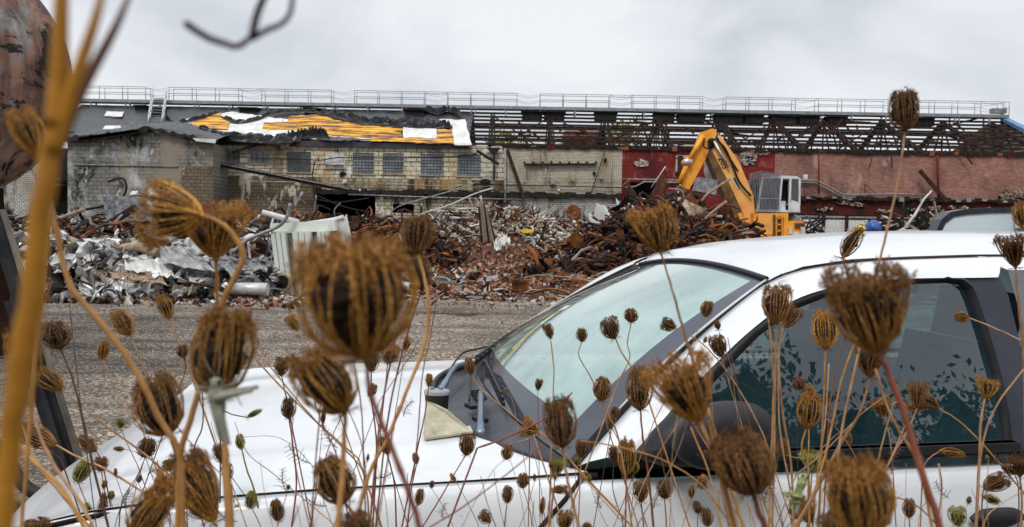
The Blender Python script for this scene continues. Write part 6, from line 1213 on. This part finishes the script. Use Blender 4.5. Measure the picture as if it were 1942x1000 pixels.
# ---- the many smaller ones: label | heads | stalk
K = '''wide brown cup head high on a straight stalk at the windscreen pillar|1470,546,1472,614,56,cup,b|1472,612 1470,700 1468,850 1464,1010|t|5
brown fan head leaning right behind the wide cup head at the pillar|1510,588,1486,622,38,fan,b|1486,620 1477,680 1484,780 1500,880 1506,1010|t|5
ragged golden oval head at the front of the side window|1566,592,1565,662,48,ball,g|1565,660 1563,740 1558,850 1552,1010|o|5
brown striped fan head below the large blurred cup head|1642,655,1650,718,54,fan,b|1650,716 1632,780 1590,850 1548,930 1505,1010|t|7
feathery bud leaning right above the white roof|1624,432,1598,490,34,bud,b|1598,488 1606,520 1612,560 1600,640 1575,760 1560,1010|r|3
small round golden head pointing left over the side window|1814,602,1836,603,22,ball,g|1836,603 1880,620 1942,650 2010,690|t|4
brown fan head at the right edge above the pillar|1918,450,1926,508,50,fan,b|1926,506 1934,600 1942,690 1950,1010|t|6
dark blurred bud cut by the right edge beside the second vehicle|1946,385,1946,435,40,ball,g|1946,435 1960,560 1965,1010|t|4
left one of the twin fan heads over the lower side window|1738,730,1740,775,36,fan,b|1740,773 1720,820 1690,870 1650,960 1630,1010|t|4
right one of the twin fan heads over the lower side window|1748,748,1780,775,32,fan,b|1780,775 1820,800 1870,850 1942,935|t|4
flattened brown head lying just under the twin fan heads|1748,776,1720,772,26,bud,b|1720,770 1700,764 1690,780 1660,900 1650,1010|t|4
golden striped fan head near the rear edge of the side window|1878,722,1868,758,38,fan,g|1868,756 1860,800 1857,880 1850,1010|t|6
long brown bud lying level on its hooked stalk below the side window|1822,860,1782,855,20,bud,g|1782,856 1760,872 1750,900 1745,1010|t|3
brown half open head leaning right on the white door|1905,905,1866,928,34,cup,b|1866,926 1862,950 1864,1010|r|3
brown fan head at the right edge over the belt line|1932,866,1934,905,36,fan,b|1934,903 1938,950 1935,1010|t|5
dark ragged bud left of the fan head at the right edge belt line|1902,880,1925,900,22,bud,b|1925,900 1932,930 1930,1010|d|3
pale green closed bud on the white door near the right edge|1890,952,1866,940,20,bud,y|1866,940 1862,960 1866,1010|t|3
pale green round head low on the white door|1812,965,1818,998,32,cup,y|1818,996 1820,1040|t|3
brown oval head low on the door right of the big ochre head|1722,948,1724,982,24,ball,b|1724,980 1728,1040|r|3
wavy golden head with a hooked neck over the lower side window|1538,748,1530,812,46,ball,g|1530,810 1520,850 1532,880 1535,1010|o|5
small twisted tuft on top of the wavy golden head|1535,732,1532,756,24,ball,g|1532,756 1534,790 1532,1010|o|4
dark head close to the glass left of the wavy golden head|1508,718,1520,738,26,ball,b|1520,736 1512,790 1516,1010|d|2
small dark head on a thin stalk near the top of the pillar|1342,572,1338,600,25,ball,b|1338,600 1318,640 1292,700 1240,800|t|2
brown head tilted left against the windscreen pillar trim|1256,612,1281,622,26,cup,b|1281,622 1330,650 1375,700 1420,770 1450,830|t|3
topmost small brown head before the windscreen with spread bracts|1197,586,1197,612,28,ball,b|1197,612 1190,650 1194,680 1175,720|t|3
wide brown head tilted left in the middle of the windscreen|1148,608,1166,642,38,cup,b|1166,640 1180,670 1206,710 1230,760|t|4
small brown head left of the wide tilted head before the windscreen|1104,624,1104,648,22,ball,b|1104,648 1098,675 1125,725 1146,790|t|2.5
small dark head on the straight stalk in the left of the windscreen|1040,616,1044,642,20,cup,b|1044,642 1050,700 1048,780|t|3.5
tiny dark head low before the windscreen|1023,720,1020,740,15,cup,b|1020,740 1021,800|d|1.5
tiny ochre head at the foot of the windscreen|956,738,962,742,8,ball,g|962,742 972,760 980,800|t|1.5
round brown head at the pillar foot between dark blurred and striped heads|1146,718,1140,760,36,ball,b|1140,758 1155,790 1175,840 1200,1010|t|4
brown cup head on the white pillar with a curved stalk|1360,638,1368,677,32,cup,b|1368,676 1385,735 1405,800 1420,860|t|2.5
tiny dark bud above the cup head on the white pillar|1360,608,1362,626,14,bud,b|1362,626 1385,690 1396,770|t|1.5
tiny ochre bract scrap hanging on the white pillar|1342,642,1334,650,10,bud,g|1334,650 1345,690 1350,760|t|1.2
large dark oval head left of the striped golden fan head|1208,700,1214,778,50,ball,b|1214,775 1219,830 1232,920 1240,1010|r|5
brown fan head pointing left at the foot of the windscreen|992,808,1022,818,36,fan,g|1022,818 1060,850 1110,905 1200,1000|o|5
dense small brown head under the cowl on the white fender|962,844,960,872,24,ball,b|960,846 985,838 1005,832|t|2.5
pale green fan head where the fender meets the pillar|1056,872,1052,908,30,fan,y|1052,906 1050,940 1040,1010|t|3.5
brown cup head at the black pillar foot|1104,836,1102,866,28,cup,b|1102,866 1100,920 1096,1010|t|3
small golden head at the black trim right of the pillar foot|1160,786,1158,808,18,cup,g|1158,806 1180,850 1190,880|d|2
dark small tuft above the small golden head by the black trim|1168,772,1164,788,18,ball,b|1164,788 1160,810|d|2
round brown head on the white pillar left of the mirror foot|1164,848,1164,876,22,ball,b|1164,874 1163,930 1180,985 1183,1010|d|2.5
fuzzy golden brown head left of the mirror foot|1190,838,1188,902,34,fuzz,g|1188,900 1187,950 1186,1010|r|4
small olive round head right of the fuzzy golden brown head|1206,876,1204,898,16,ball,y|1204,898 1200,940 1196,1010|d|1.5
tiny pale green bud near the pillar foot|1094,866,1092,888,14,bud,y|1092,888 1090,940|e|1.5
brown cup head on the hood just below the foam wedge|889,828,884,864,32,cup,b|884,862 858,905 832,950 795,1010|r|3
brown head above the windscreen wiper on a long thin stalk|889,680,894,710,20,ball,b|894,708 905,730 950,770 1010,820|t|3
small open ochre head beside the canister|816,710,813,734,15,ball,g|813,734 805,790 790,860 760,1010|r|3
small brown head crossing the hood line right of its middle|990,900,992,926,24,ball,b|992,926 1005,970 1010,1010|d|2
small dark head below the hood line on a straight stalk|962,924,962,954,22,ball,b|962,952 958,985 956,1010|d|2.5
small tilted brown head low on the fender|912,974,930,990,24,cup,b|930,990 915,1030|d|2
brown head pointing left low on the fender seam|1075,925,1046,930,18,cup,b|1046,930 1040,960 1036,1010|r|2
narrow ochre bud just left of the black door seam|1026,946,1028,976,14,bud,g|1028,975 1030,1020|d|2
golden brown cup head at the bottom on the fender|1070,972,1070,1005,32,cup,g|1070,1004 1072,1050|t|3
small brown top of a head at the bottom edge of the fender|1112,992,1114,1015,22,ball,b|1114,1014 1115,1050|r|3
tiny dark bud on the hood line|820,912,818,926,10,ball,b|818,926 840,960 860,1000|d|1.2
small golden bud hanging over the hood line|854,900,865,914,11,bud,g|865,914 885,950 905,990|d|1.5
dark round head with green heart on the white door by the mirror|1262,912,1260,946,30,ball,b|1260,945 1263,980 1264,1010|d|3
brown fan head left of the dark round head on the door|1214,914,1216,952,32,cup,b|1216,950 1219,980 1222,1010|d|3
small golden bud under the mirror|1311,920,1311,946,16,bud,g|1311,944 1300,980 1290,1010|t|1.5
dark hanging head just under the mirror|1328,925,1335,900,20,cup,b|1335,900 1352,925 1380,950 1420,1010|t|2.5
upper one of two dark heads below the mirror|1322,952,1324,974,18,ball,b|1324,972 1322,1010|d|2
lower one of two dark heads below the mirror|1338,966,1342,998,24,ball,b|1342,996 1346,1030|d|2
brown fan head sideways between mirror and belt line|1474,848,1492,864,28,fan,b|1492,864 1520,870 1600,878|t|3
pale straw fan head on the belt line|1540,862,1540,896,38,fan,y|1540,894 1536,940 1530,1010|t|4
golden comb head low on the door under the grasshopper|1520,965,1540,990,42,fan,g|1540,990 1545,1040|t|3
dark spiky head behind the golden comb head|1516,950,1512,985,36,fuzz,b|1512,984 1512,1040|r|2.5
dark closed head left of the big ochre head|1585,905,1592,985,34,ball,b|1592,984 1594,1040|r|3
brown head between twin fan heads and the large cup head|1668,758,1676,790,32,fan,g|1676,788 1690,850 1700,1010|t|3
short bare broken stub standing on the white door|1781,880,1781,884,6,bud,b|1781,880 1786,930 1775,1010|t|4
small ragged dark pod at the lower middle of the side window|1612,842,1605,815,14,bud,b|1605,814 1580,830 1530,880|t|2
dense dark head against the gravel right of the stand|100,612,114,662,52,ball,b|114,660 138,720 158,800 178,890 208,1010|d|5
striped head pointing up left beside the stand|80,702,116,740,38,cup,b|116,738 160,775 210,815 262,852 320,900|t|4
wide ribbed brown head lying across the stand foot|42,818,106,846,40,cup,b|106,844 150,868 200,890 290,945|t|5
dark blurred head behind the wide ribbed head|36,808,64,822,26,ball,b|64,822 90,850 115,870|d|3
brown oval head over the gravel near the hood corner|152,828,182,856,28,ball,b|182,854 194,880 206,940|r|3
small hairy brown head at the front corner of the hood|192,868,192,894,26,fuzz,b|192,892 200,940 212,1010|t|3
green yellow loose head at the front corner of the hood|160,874,148,915,32,ball,y|148,914 158,940 175,980 185,1010|t|3
narrow green yellow head at the hood line left|165,956,172,988,18,bud,y|172,986 180,1020|t|3
small open straw head over the track left|196,648,194,682,22,ball,g|194,680 212,720 235,770 268,810|t|3
ribbed golden brown oval head over the track left|222,590,246,636,38,ball,g|246,633 262,670 282,715 300,750|t|4
light brown head with open top above the track|306,562,322,604,28,ball,g|322,602 332,630 344,658|t|4
small knobbly brown head below the open topped one|344,655,348,678,24,ball,b|348,676 352,700 338,742|d|2.5
light ochre round head near the far hood edge|228,795,230,812,16,ball,y|230,812 240,840 260,880|t|2
dark round head in the middle of the hood left|278,832,276,868,36,ball,b|276,866 262,900 232,950 225,1010|d|2.5
tiny dark pod pointing left on the hood|218,852,236,852,12,bud,b|236,852 258,858 276,868|d|1.5
brown head with curled top right of the dark round hood head|306,905,310,938,32,ball,b|310,936 318,980 325,1010|r|3
small brown head behind the orange fork|318,872,322,894,22,ball,b|322,894 345,950 360,1010|r|2.5
small straw head beside the hood line left|212,932,210,948,14,ball,y|210,948 218,980 224,1010|d|1.5
tiny dark bud beside the straw head at the hood line|266,902,262,916,12,bud,b|262,916 275,940|d|1.2
long dark lying pod at the hood corner|192,940,192,992,20,bud,b|192,990 194,1040|d|4
brown head cut by the bottom edge at the stand|68,985,70,1015,50,fuzz,b|70,1014 72,1050|t|4
dark round head just right of the orange stalk|412,845,424,878,26,ball,b|424,876 432,940 440,1010|r|2.5
brown ribbed head hugging the orange stalk|428,884,436,910,22,cup,b|436,908 445,960 450,1010|t|2.5
blurred head at the top left of the track behind the hanging grasshopper|455,594,460,640,36,ball,b|460,636 485,680 530,730 600,800 680,870|t|4
small ochre cup head over the track left of the very large head|550,600,564,627,24,cup,g|564,625 580,650 606,676|t|3
brown comb head standing above the far hood edge|532,680,534,713,30,cup,b|534,712 539,735 545,765|r|3
brown oval head speared by a red stalk on the hood|545,756,548,794,28,ball,b|548,792 556,850 562,920 552,1010|r|4
thin dark seed bud on the hood left of the yellow olive head|614,776,612,806,11,bud,b|612,805 608,850 600,920|d|1.5
small dried green cap on a green stem|452,826,458,852,18,ball,y|458,850 468,890 482,930 500,1010|e|4
closed green yellow head below the hood line left|478,932,472,966,22,ball,y|472,965 470,985 468,1010|t|3
small dark brown head below the hood line left|450,956,452,980,18,ball,b|452,978 460,1010|d|2.5
dark oval head with bracts below the hood line|522,948,528,988,26,ball,b|528,986 532,1030|d|3
narrow brown head below the hood line middle|798,928,793,958,18,ball,b|793,956 775,990 765,1010|r|2.5
blurred twig tip pointing right on the hood|492,778,468,792,13,bud,y|468,792 440,786 418,776|d|3
brown head beneath the very large head on a red stalk|708,668,704,705,28,ball,b|704,703 705,760 714,850 706,1010|r|3.5
small dark tuft on the hood under the very large head|712,730,700,752,18,ball,b|700,752 715,800 730,850|d|2
brown knotted swelling where red stalks cross on the hood|728,828,734,860,26,ball,b|734,858 748,920 752,1010|r|4
small rusty head on the hood beside the crossing stalks|788,860,790,880,14,ball,b|790,880 780,930 772,1010|r|3
blurred soft head below the right side of the very large head|745,655,735,690,30,ball,g|735,690 730,740 700,1010|t|3
faint ochre tip right of the curved golden stalk|774,640,768,665,18,bud,g|768,665 760,720 750,780|t|2'''
for ln in K.split('\n'):
    lab, h_, st_s, sm_, w_ = ln.split('|'); q = h_.split(','); hd = tuple(float(x) for x in q[:5])+(q[5], q[6]); sp_ = [tuple(float(x) for x in p.split(',')) for p in st_s.split(' ')]
    plant(lab, [hd], sp_, w=float(w_), sm=sm_, group='dried wild carrot plants in the foreground')
# bare thin stalks, red brown and tan, crossing the hood and door
B = '''620,700 600,620 607,760 560,900 565,1010|r|4|red brown bare stalk rising through the left of the hood
575,700 555,800 560,880 590,1010|r|3|thin red stalk leaning behind the small ragged head
640,690 655,760 690,860 700,1010|r|3|thin red stalk under the very large head, left one
672,690 685,770 690,880 694,1010|r|4|thin red stalk under the very large head, right one
760,600 740,690 720,800 700,1010|r|5|red stalk running down beside the curved golden stalk
830,560 815,640 800,720 792,830 770,1010|r|3|thin red stalk left of the canister
720,760 775,680 790,650|d|2|fine dark twig slanting under the curved golden stalk
500,680 540,730 600,800 680,880 700,930|t|4|tan stalk slanting across the hood to the shaggy head
380,700 385,800 365,860 330,1010|r|4|red stalk behind the orange fork
445,800 470,860 520,900 640,1000|t|2.5|thin tan stalk slanting down to the bottom of the hood
450,830 520,828 560,850 590,880|d|1.5|fine arched twig over the hood middle
905,850 960,830 1040,790 1085,745|r|5|reddish stalk slanting from the hood up to the pillar foot
800,1010 880,960 960,900 1035,840|r|4|long red stalk slanting up from the bottom to the windscreen foot
1180,990 1110,910 1060,850 1020,820|t|3|tan stalk from the door up to the sideways fan head
1100,836 1160,845 1250,870 1330,920 1390,1000|o|4|long tan stalk sweeping from the pillar foot under the mirror
1330,720 1280,870 1230,960 1200,1010|t|2.5|thin stalk slanting over the mirror foot
1296,790 1255,850 1215,930 1190,1010|t|2.5|thin stalk beside the mirror foot
1240,700 1300,780 1350,860 1420,960|t|3.5|tan stalk crossing the mirror to the lower right
1478,620 1476,720 1480,820 1500,940 1505,1010|t|4|tan stalk standing just right of the mirror
1452,560 1466,700 1463,860 1458,1010|o|5|straight ochre stalk standing before the mirror end
1625,640 1596,720 1575,820 1545,930 1500,1010|o|6|ochre stalk slanting down left across the side window
1700,740 1640,780 1560,860 1510,900|t|3|thin stalk slanting left across the lower window
1545,770 1600,830 1640,900|t|2.5|thin pale twig crossing the belt line
1572,690 1565,800 1550,900 1540,1010|t|4|tan stalk under the ragged golden oval head
1660,700 1690,790 1740,880 1770,1010|o|7|pale golden stalk beside the large blurred cup head
1722,790 1690,870 1660,930|t|4|short tan stalk by the big ochre head
1942,700 1890,770 1862,850 1850,1010|t|4|tan stalk entering from the right edge down to the door
1942,930 1880,970 1860,1010|t|3|pale twig in the lower right corner
1690,940 1740,960 1790,1010|r|4|reddish twig low on the white door
1380,640 1400,740 1420,800|r|3|red stalk on the pillar above the mirror
215,1010 230,960 262,905 275,868|d|2|fine dark twig under the dark round hood head
130,560 145,700 160,820|d|2.5|fine dark stalk over the gravel left
20,720 60,860 110,930 180,1010|o|6|ochre stalk at the lower left corner
290,720 330,800 380,860 440,920|t|3|tan stalk slanting over the far hood edge
400,800 425,880 470,950 500,1010|d|2|fine dark stalk behind the green stem
660,760 620,860 585,1010|t|3|tan stalk under the yellow olive head
755,770 735,880 715,1010|r|3|thin red stalk below the crossing stalks
870,1010 930,900 960,870|d|1.5|fine dark twig rising on the fender
1290,760 1275,860 1270,1010|t|2.5|thin tan stalk over the mirror foot
1430,840 1440,920 1470,1010|o|6|ochre stalk under the large dark shaggy head
1310,810 1345,900 1370,1010|o|5|ochre stalk left of the large dark shaggy head'''
for i, ln in enumerate(B.split('\n')):
    p_, sm_, w_, lab = ln.split('|'); sp_ = [tuple(float(x) for x in q.split(',')) for q in p_.split(' ')]
    if lab.startswith('red brown bare'): sp_ = [(600, 620), (607, 760), (598, 880), (590, 1010)]
    if sp_[0][1] > sp_[-1][1]: sp_ = sp_[::-1]
    plant(lab, [], sp_, Y=.55+.06*(i % 12), w=float(w_)*.85, sm=sm_, group='bare dried stalks in the foreground', name='dried_stalk', down=sp_[-1][1] > 700)
# feathery dead leaves on stalks (fine twigs)
rs = np.random.RandomState(9)
def sprig(px, py, Y, s_, a0, label, m='d'):
    g = MB(); b = P(px, py, Y); L = size(s_, Y); a0 = math.radians(a0); d = np.array([math.cos(a0), 0, math.sin(a0)]); e_ = np.array([-d[2], 0, d[0]]); ax = [b+d*L*t+e_*L*.12*math.sin(t*3) for t in np.linspace(0, 1, 8)]
    g.tube(ax, size(.9, Y), 4)
    for i in range(1, 8):
        for sg_ in (-1, 1):
            q = ax[i]; l_ = L*.34*(1-.08*i)*rs.uniform(.6, 1.2); f_ = d*.5+e_*sg_+np.array([0, rs.randn()*.4, 0]); g.tube([q, q+f_*l_*.6, q+f_*l_+e_*sg_*l_*rs.uniform(-.3, .4)], [size(.7, Y), size(.6, Y), size(.35, Y)], 3)
    solo('dried_leaf', g, stemM[m], label, 'dried leaf')
for q in ((590, 880, .8, 55, 140, 'fine feathery dead leaf on the hood left of the shaggy head'), (640, 850, .8, 60, 120, 'fine feathery dead leaf on the hood above the shaggy head'), (745, 895, .8, 36, 200, 'small curled dead leaf on the hood below the crossing stalks'), (765, 790, .9, 34, 60, 'small dead leaf on the hood left of the foam wedge'), (545, 935, .8, 46, 100, 'feathery dead leaf at the hood line left'), (840, 985, .8, 30, 80, 'small dead leaf low on the fender'), (1140, 965, .9, 32, 100, 'small curled dead leaf low on the door'), (1240, 965, .8, 30, 70, 'fine dead leaf between the two door heads'), (1400, 960, .7, 46, 110, 'tangled dead leaf under the mirror'), (1450, 960, .7, 50, 70, 'tangled dead leaf left of the grasshopper'), (1700, 960, .8, 60, 110, 'feathery dead leaf low on the door by the big ochre head'), (1690, 900, .8, 56, 70, 'fine dead leaf below the belt line'), (1800, 945, .8, 40, 130, 'thin dead leaf on the door beside the pale green head'), (1880, 880, .8, 40, 20, 'thin dead leaf at the belt line near the right edge'), (240, 965, .8, 38, 80, 'curled dead leaf near the hood corner'), (450, 990, .7, 44, 150, 'feathery dead leaf at the bottom left of the fender'), (380, 985, .7, 40, 150, 'feathery dead leaf under the tall dark brush head'), (1560, 935, .7, 40, 60, 'wispy dead leaf right of the grasshopper'), (620, 960, .8, 40, 160, 'feathery dead leaf under the shaggy hood head'), (280, 900, .8, 34, 20, 'wispy dead leaf on the hood left')): sprig(*q)
# fine twigs near bottom, each its own small plant
TW = [(random.uniform(180, 1900), random.uniform(860, 960), random.uniform(-40, 40), random.choice('rdtt')) for _ in range(46)]
for i, (a, b, dx, m_) in enumerate(TW):
    c_ = 1010; Y = random.uniform(.7, 1.3); plant('thin dried stalk tip in the tangle along the bottom of the picture', [(a+random.uniform(-3, 3), b-random.uniform(9, 16), a, b, random.uniform(6, 12), 'bud' if i % 3 else 'ball', random.choice('bbgy'))] if i % 2 else [], [(a, b), (a+dx*.5+random.uniform(-6, 6), (b+c_)/2), (a+dx, c_)], Y=Y, w=random.uniform(1.2, 2.2), sm=m_, group='thin stalk tips along the bottom', name='dried_stalk')
# dark twig at the top, close to the lens
g = MB(); Y = .17
for pts, r0, r1 in (([(352, 44), (375, 60), (400, 74), (425, 82), (452, 88), (482, 66)], 15, 11), ([(478, 72), (482, 50), (490, 20), (512, -30)], 15, 14), ([(478, 74), (505, 58), (535, 45), (552, 20), (556, -30)], 12, 9)):
    q = spl([P(a, b, Y) for a, b in pts], 5); n = len(q); g.tube(q, [size((r0+(r1-r0)*i/n)/2, Y) for i in range(n)], 7)
solo('bare_twig', g, mat('dark twig bark', [(.3, (.02, .012, .015)), (.7, (.05, .03, .035))], 30, .8), 'dark blurred twig hanging into the sky at the top, close to the lens', 'twig')

# ---- grasshoppers
gh = mat('grasshopper green', [(.35, (.07, .09, .03)), (.5, (.24, .27, .09)), (.7, (.42, .42, .20))], 260, .5, bump=.2, bd=.0005); ghg = mat('grasshopper grey', [(.3, (.14, .14, .10)), (.7, (.34, .34, .28))], 120, .6)
def hopper(head, tail, Y, wpx, label, mm, femur, tibia):
    H, T_ = P(*head, Y), P(*tail, Y); t = thing('grasshopper', label, 'insect', tuple((H+T_)/2)); ax = (T_-H); L = np.linalg.norm(ax); ax /= L; r = size(wpx/2, Y)
    g = MB(); prof = [(.001, 0), (.55, .03), (.72, .09), (.78, .15), (.7, .18), (.95, .21), (1.0, .30), (.95, .38), (.86, .42)]
    for k in range(9): z = .42+.06*k; prof += [(.86*(1-.075*k), z+.01), (.92*(1-.075*k), z+.035), (.80*(1-.08*k), z+.058)]
    prof.append((.001, 1.0)); g.lathe(H, [(r*a, L*b) for a, b in prof], 14, 0, ax); mk('body', g, mm, t)
    sd_ = np.cross(ax, [0, 1, 0]); sd_ /= np.linalg.norm(sd_)
    for s_ in (1,):
        g = MB(); a = H+ax*L*.3+np.array([0, -r*.8, 0]); g.prism([a+sd_*r*.3, a+ax*L*.35+sd_*r*1.0, a+ax*L*.74+sd_*r*1.3, a+ax*L*.70+sd_*r*.6, a+ax*L*.2-sd_*r*.2], (0, .0006, 0)); mk('wing', g, ghg, t)
    for s_ in (-1, 1):
        off = np.array([0, s_*r*1.0, 0]); g = MB(); f0, f1 = P(*femur[0], Y)+off, P(*femur[1], Y)+off; g.tube([f0, lerp(f0, f1, .2), lerp(f0, f1, .6), f1], [r*.42, r*.5, r*.34, r*.2], 8); g.lathe(f1-(f1-f0)*.02, [(.001, -r*.3), (r*.28, 0), (.001, r*.3)], 8, 0, f1-f0); fe = mk('hind_leg', g, mm, t)
        g = MB(); g.tube([f1]+[P(a, b, Y)+off for a, b in tibia], [r*.14, r*.11, r*.07], 6); mk('shin', g, mm, fe)
        for k, z in ((0, .2), (1, .28)): a = H+ax*L*z; g = MB(); q = a+np.array([0, -r*.3, 0])+sd_*s_*r; g.tube([a, q+sd_*s_*r*1.0-ax*r*.6, q+sd_*s_*r*1.8+ax*r*(1.4 if k else -1.2)], [r*.13, r*.1, r*.06], 5); mk('leg', g, mm, t)
        g = MB(); g.tube([H, H-ax*r*.8+sd_*s_*r*.5, H-ax*r*2.4+sd_*s_*r*1.1], [r*.06, r*.05, r*.03], 4); mk('antenna', g, ghg, t)
        g = MB(); g.lathe(H+ax*L*.08+sd_*s_*r*.5+np.array([0, -r*.35, 0]), [(.001, -r*.25), (r*.2, 0), (.001, r*.25)], 8); mk('eye', g, black, t)
hopper((1528, 898), (1500, 968), .62, 17, 'green grasshopper clinging to a stalk below the side window', gh, ((1524, 940), (1486, 937)), ((1500, 950), (1522, 952)))
hopper((408, 715), (420, 838), .345, 34, 'blurred grey grasshopper hanging under the olive seed head', ghg, ((412, 752), (480, 738)), ((440, 742), (420, 750)))
g = MB(); b = P(1279, 842, 1.72); g.lathe(b, [(.001, -.011), (.004, -.006), (.0045, .002), (.001, .011)], 8, 0, (.2, 0, 1))
for k in range(6): g.tube([b, b+np.array([(k % 2*2-1)*.007, -.001, (k//2-1)*.006])], .0005, 3)
solo('leafhopper', g, gh, 'tiny green insect sitting on the black mirror foot', 'insect')
# ---- thicket behind the photographer, seen mirrored in the side window
hg = mat('hedge leaves', [(.3, (.025, .05, .012)), (.7, (.08, .13, .03))], 2, .6)
g = MB(); rs = np.random.RandomState(2)
ht = lambda x: 4.45+.3*math.sin(x*1.1)+.3*math.sin(x*2.7+1)+.2*math.sin(x*6.1)
g.grid([[(x, -6.3+.25*math.sin(x*3+z*4)-.12*z, z*(ht(x)-.18)) for x in np.linspace(-9, 14, 60)] for z in np.linspace(0, 1, 10)], 0, False)
for k in range(26000):
    x = rs.uniform(-9, 14); z = rs.rand()**.75*(ht(x)+.25*rs.randn()); y = -5.2-rs.rand()*1.4+.3*math.sin(x*2); M = rotm(*(rs.rand(3)*6.28)); s_ = rs.uniform(.04, .10)
    p = np.array([x, y, max(.05, z)]); g.poly([p+M@np.array(q) for q in ((-s_, 0, 0), (0, s_*.5, 0), (s_, 0, 0), (0, -s_*.5, 0))])
tag(mk('thicket', g, hg), 'dense green thicket behind the photographer mirrored in the side window', kind='stuff')
g = MB()
for k in range(9): x = -6+k*2.1; g.tube([(x, -6.2, 0), (x+.2, -6.1, 1.6), (x-.1, -5.9, 3.3)], [.07, .05, .02], 5)
tag(mk('thicket_stems', g, char), 'stems inside the thicket behind the photographer', kind='stuff')
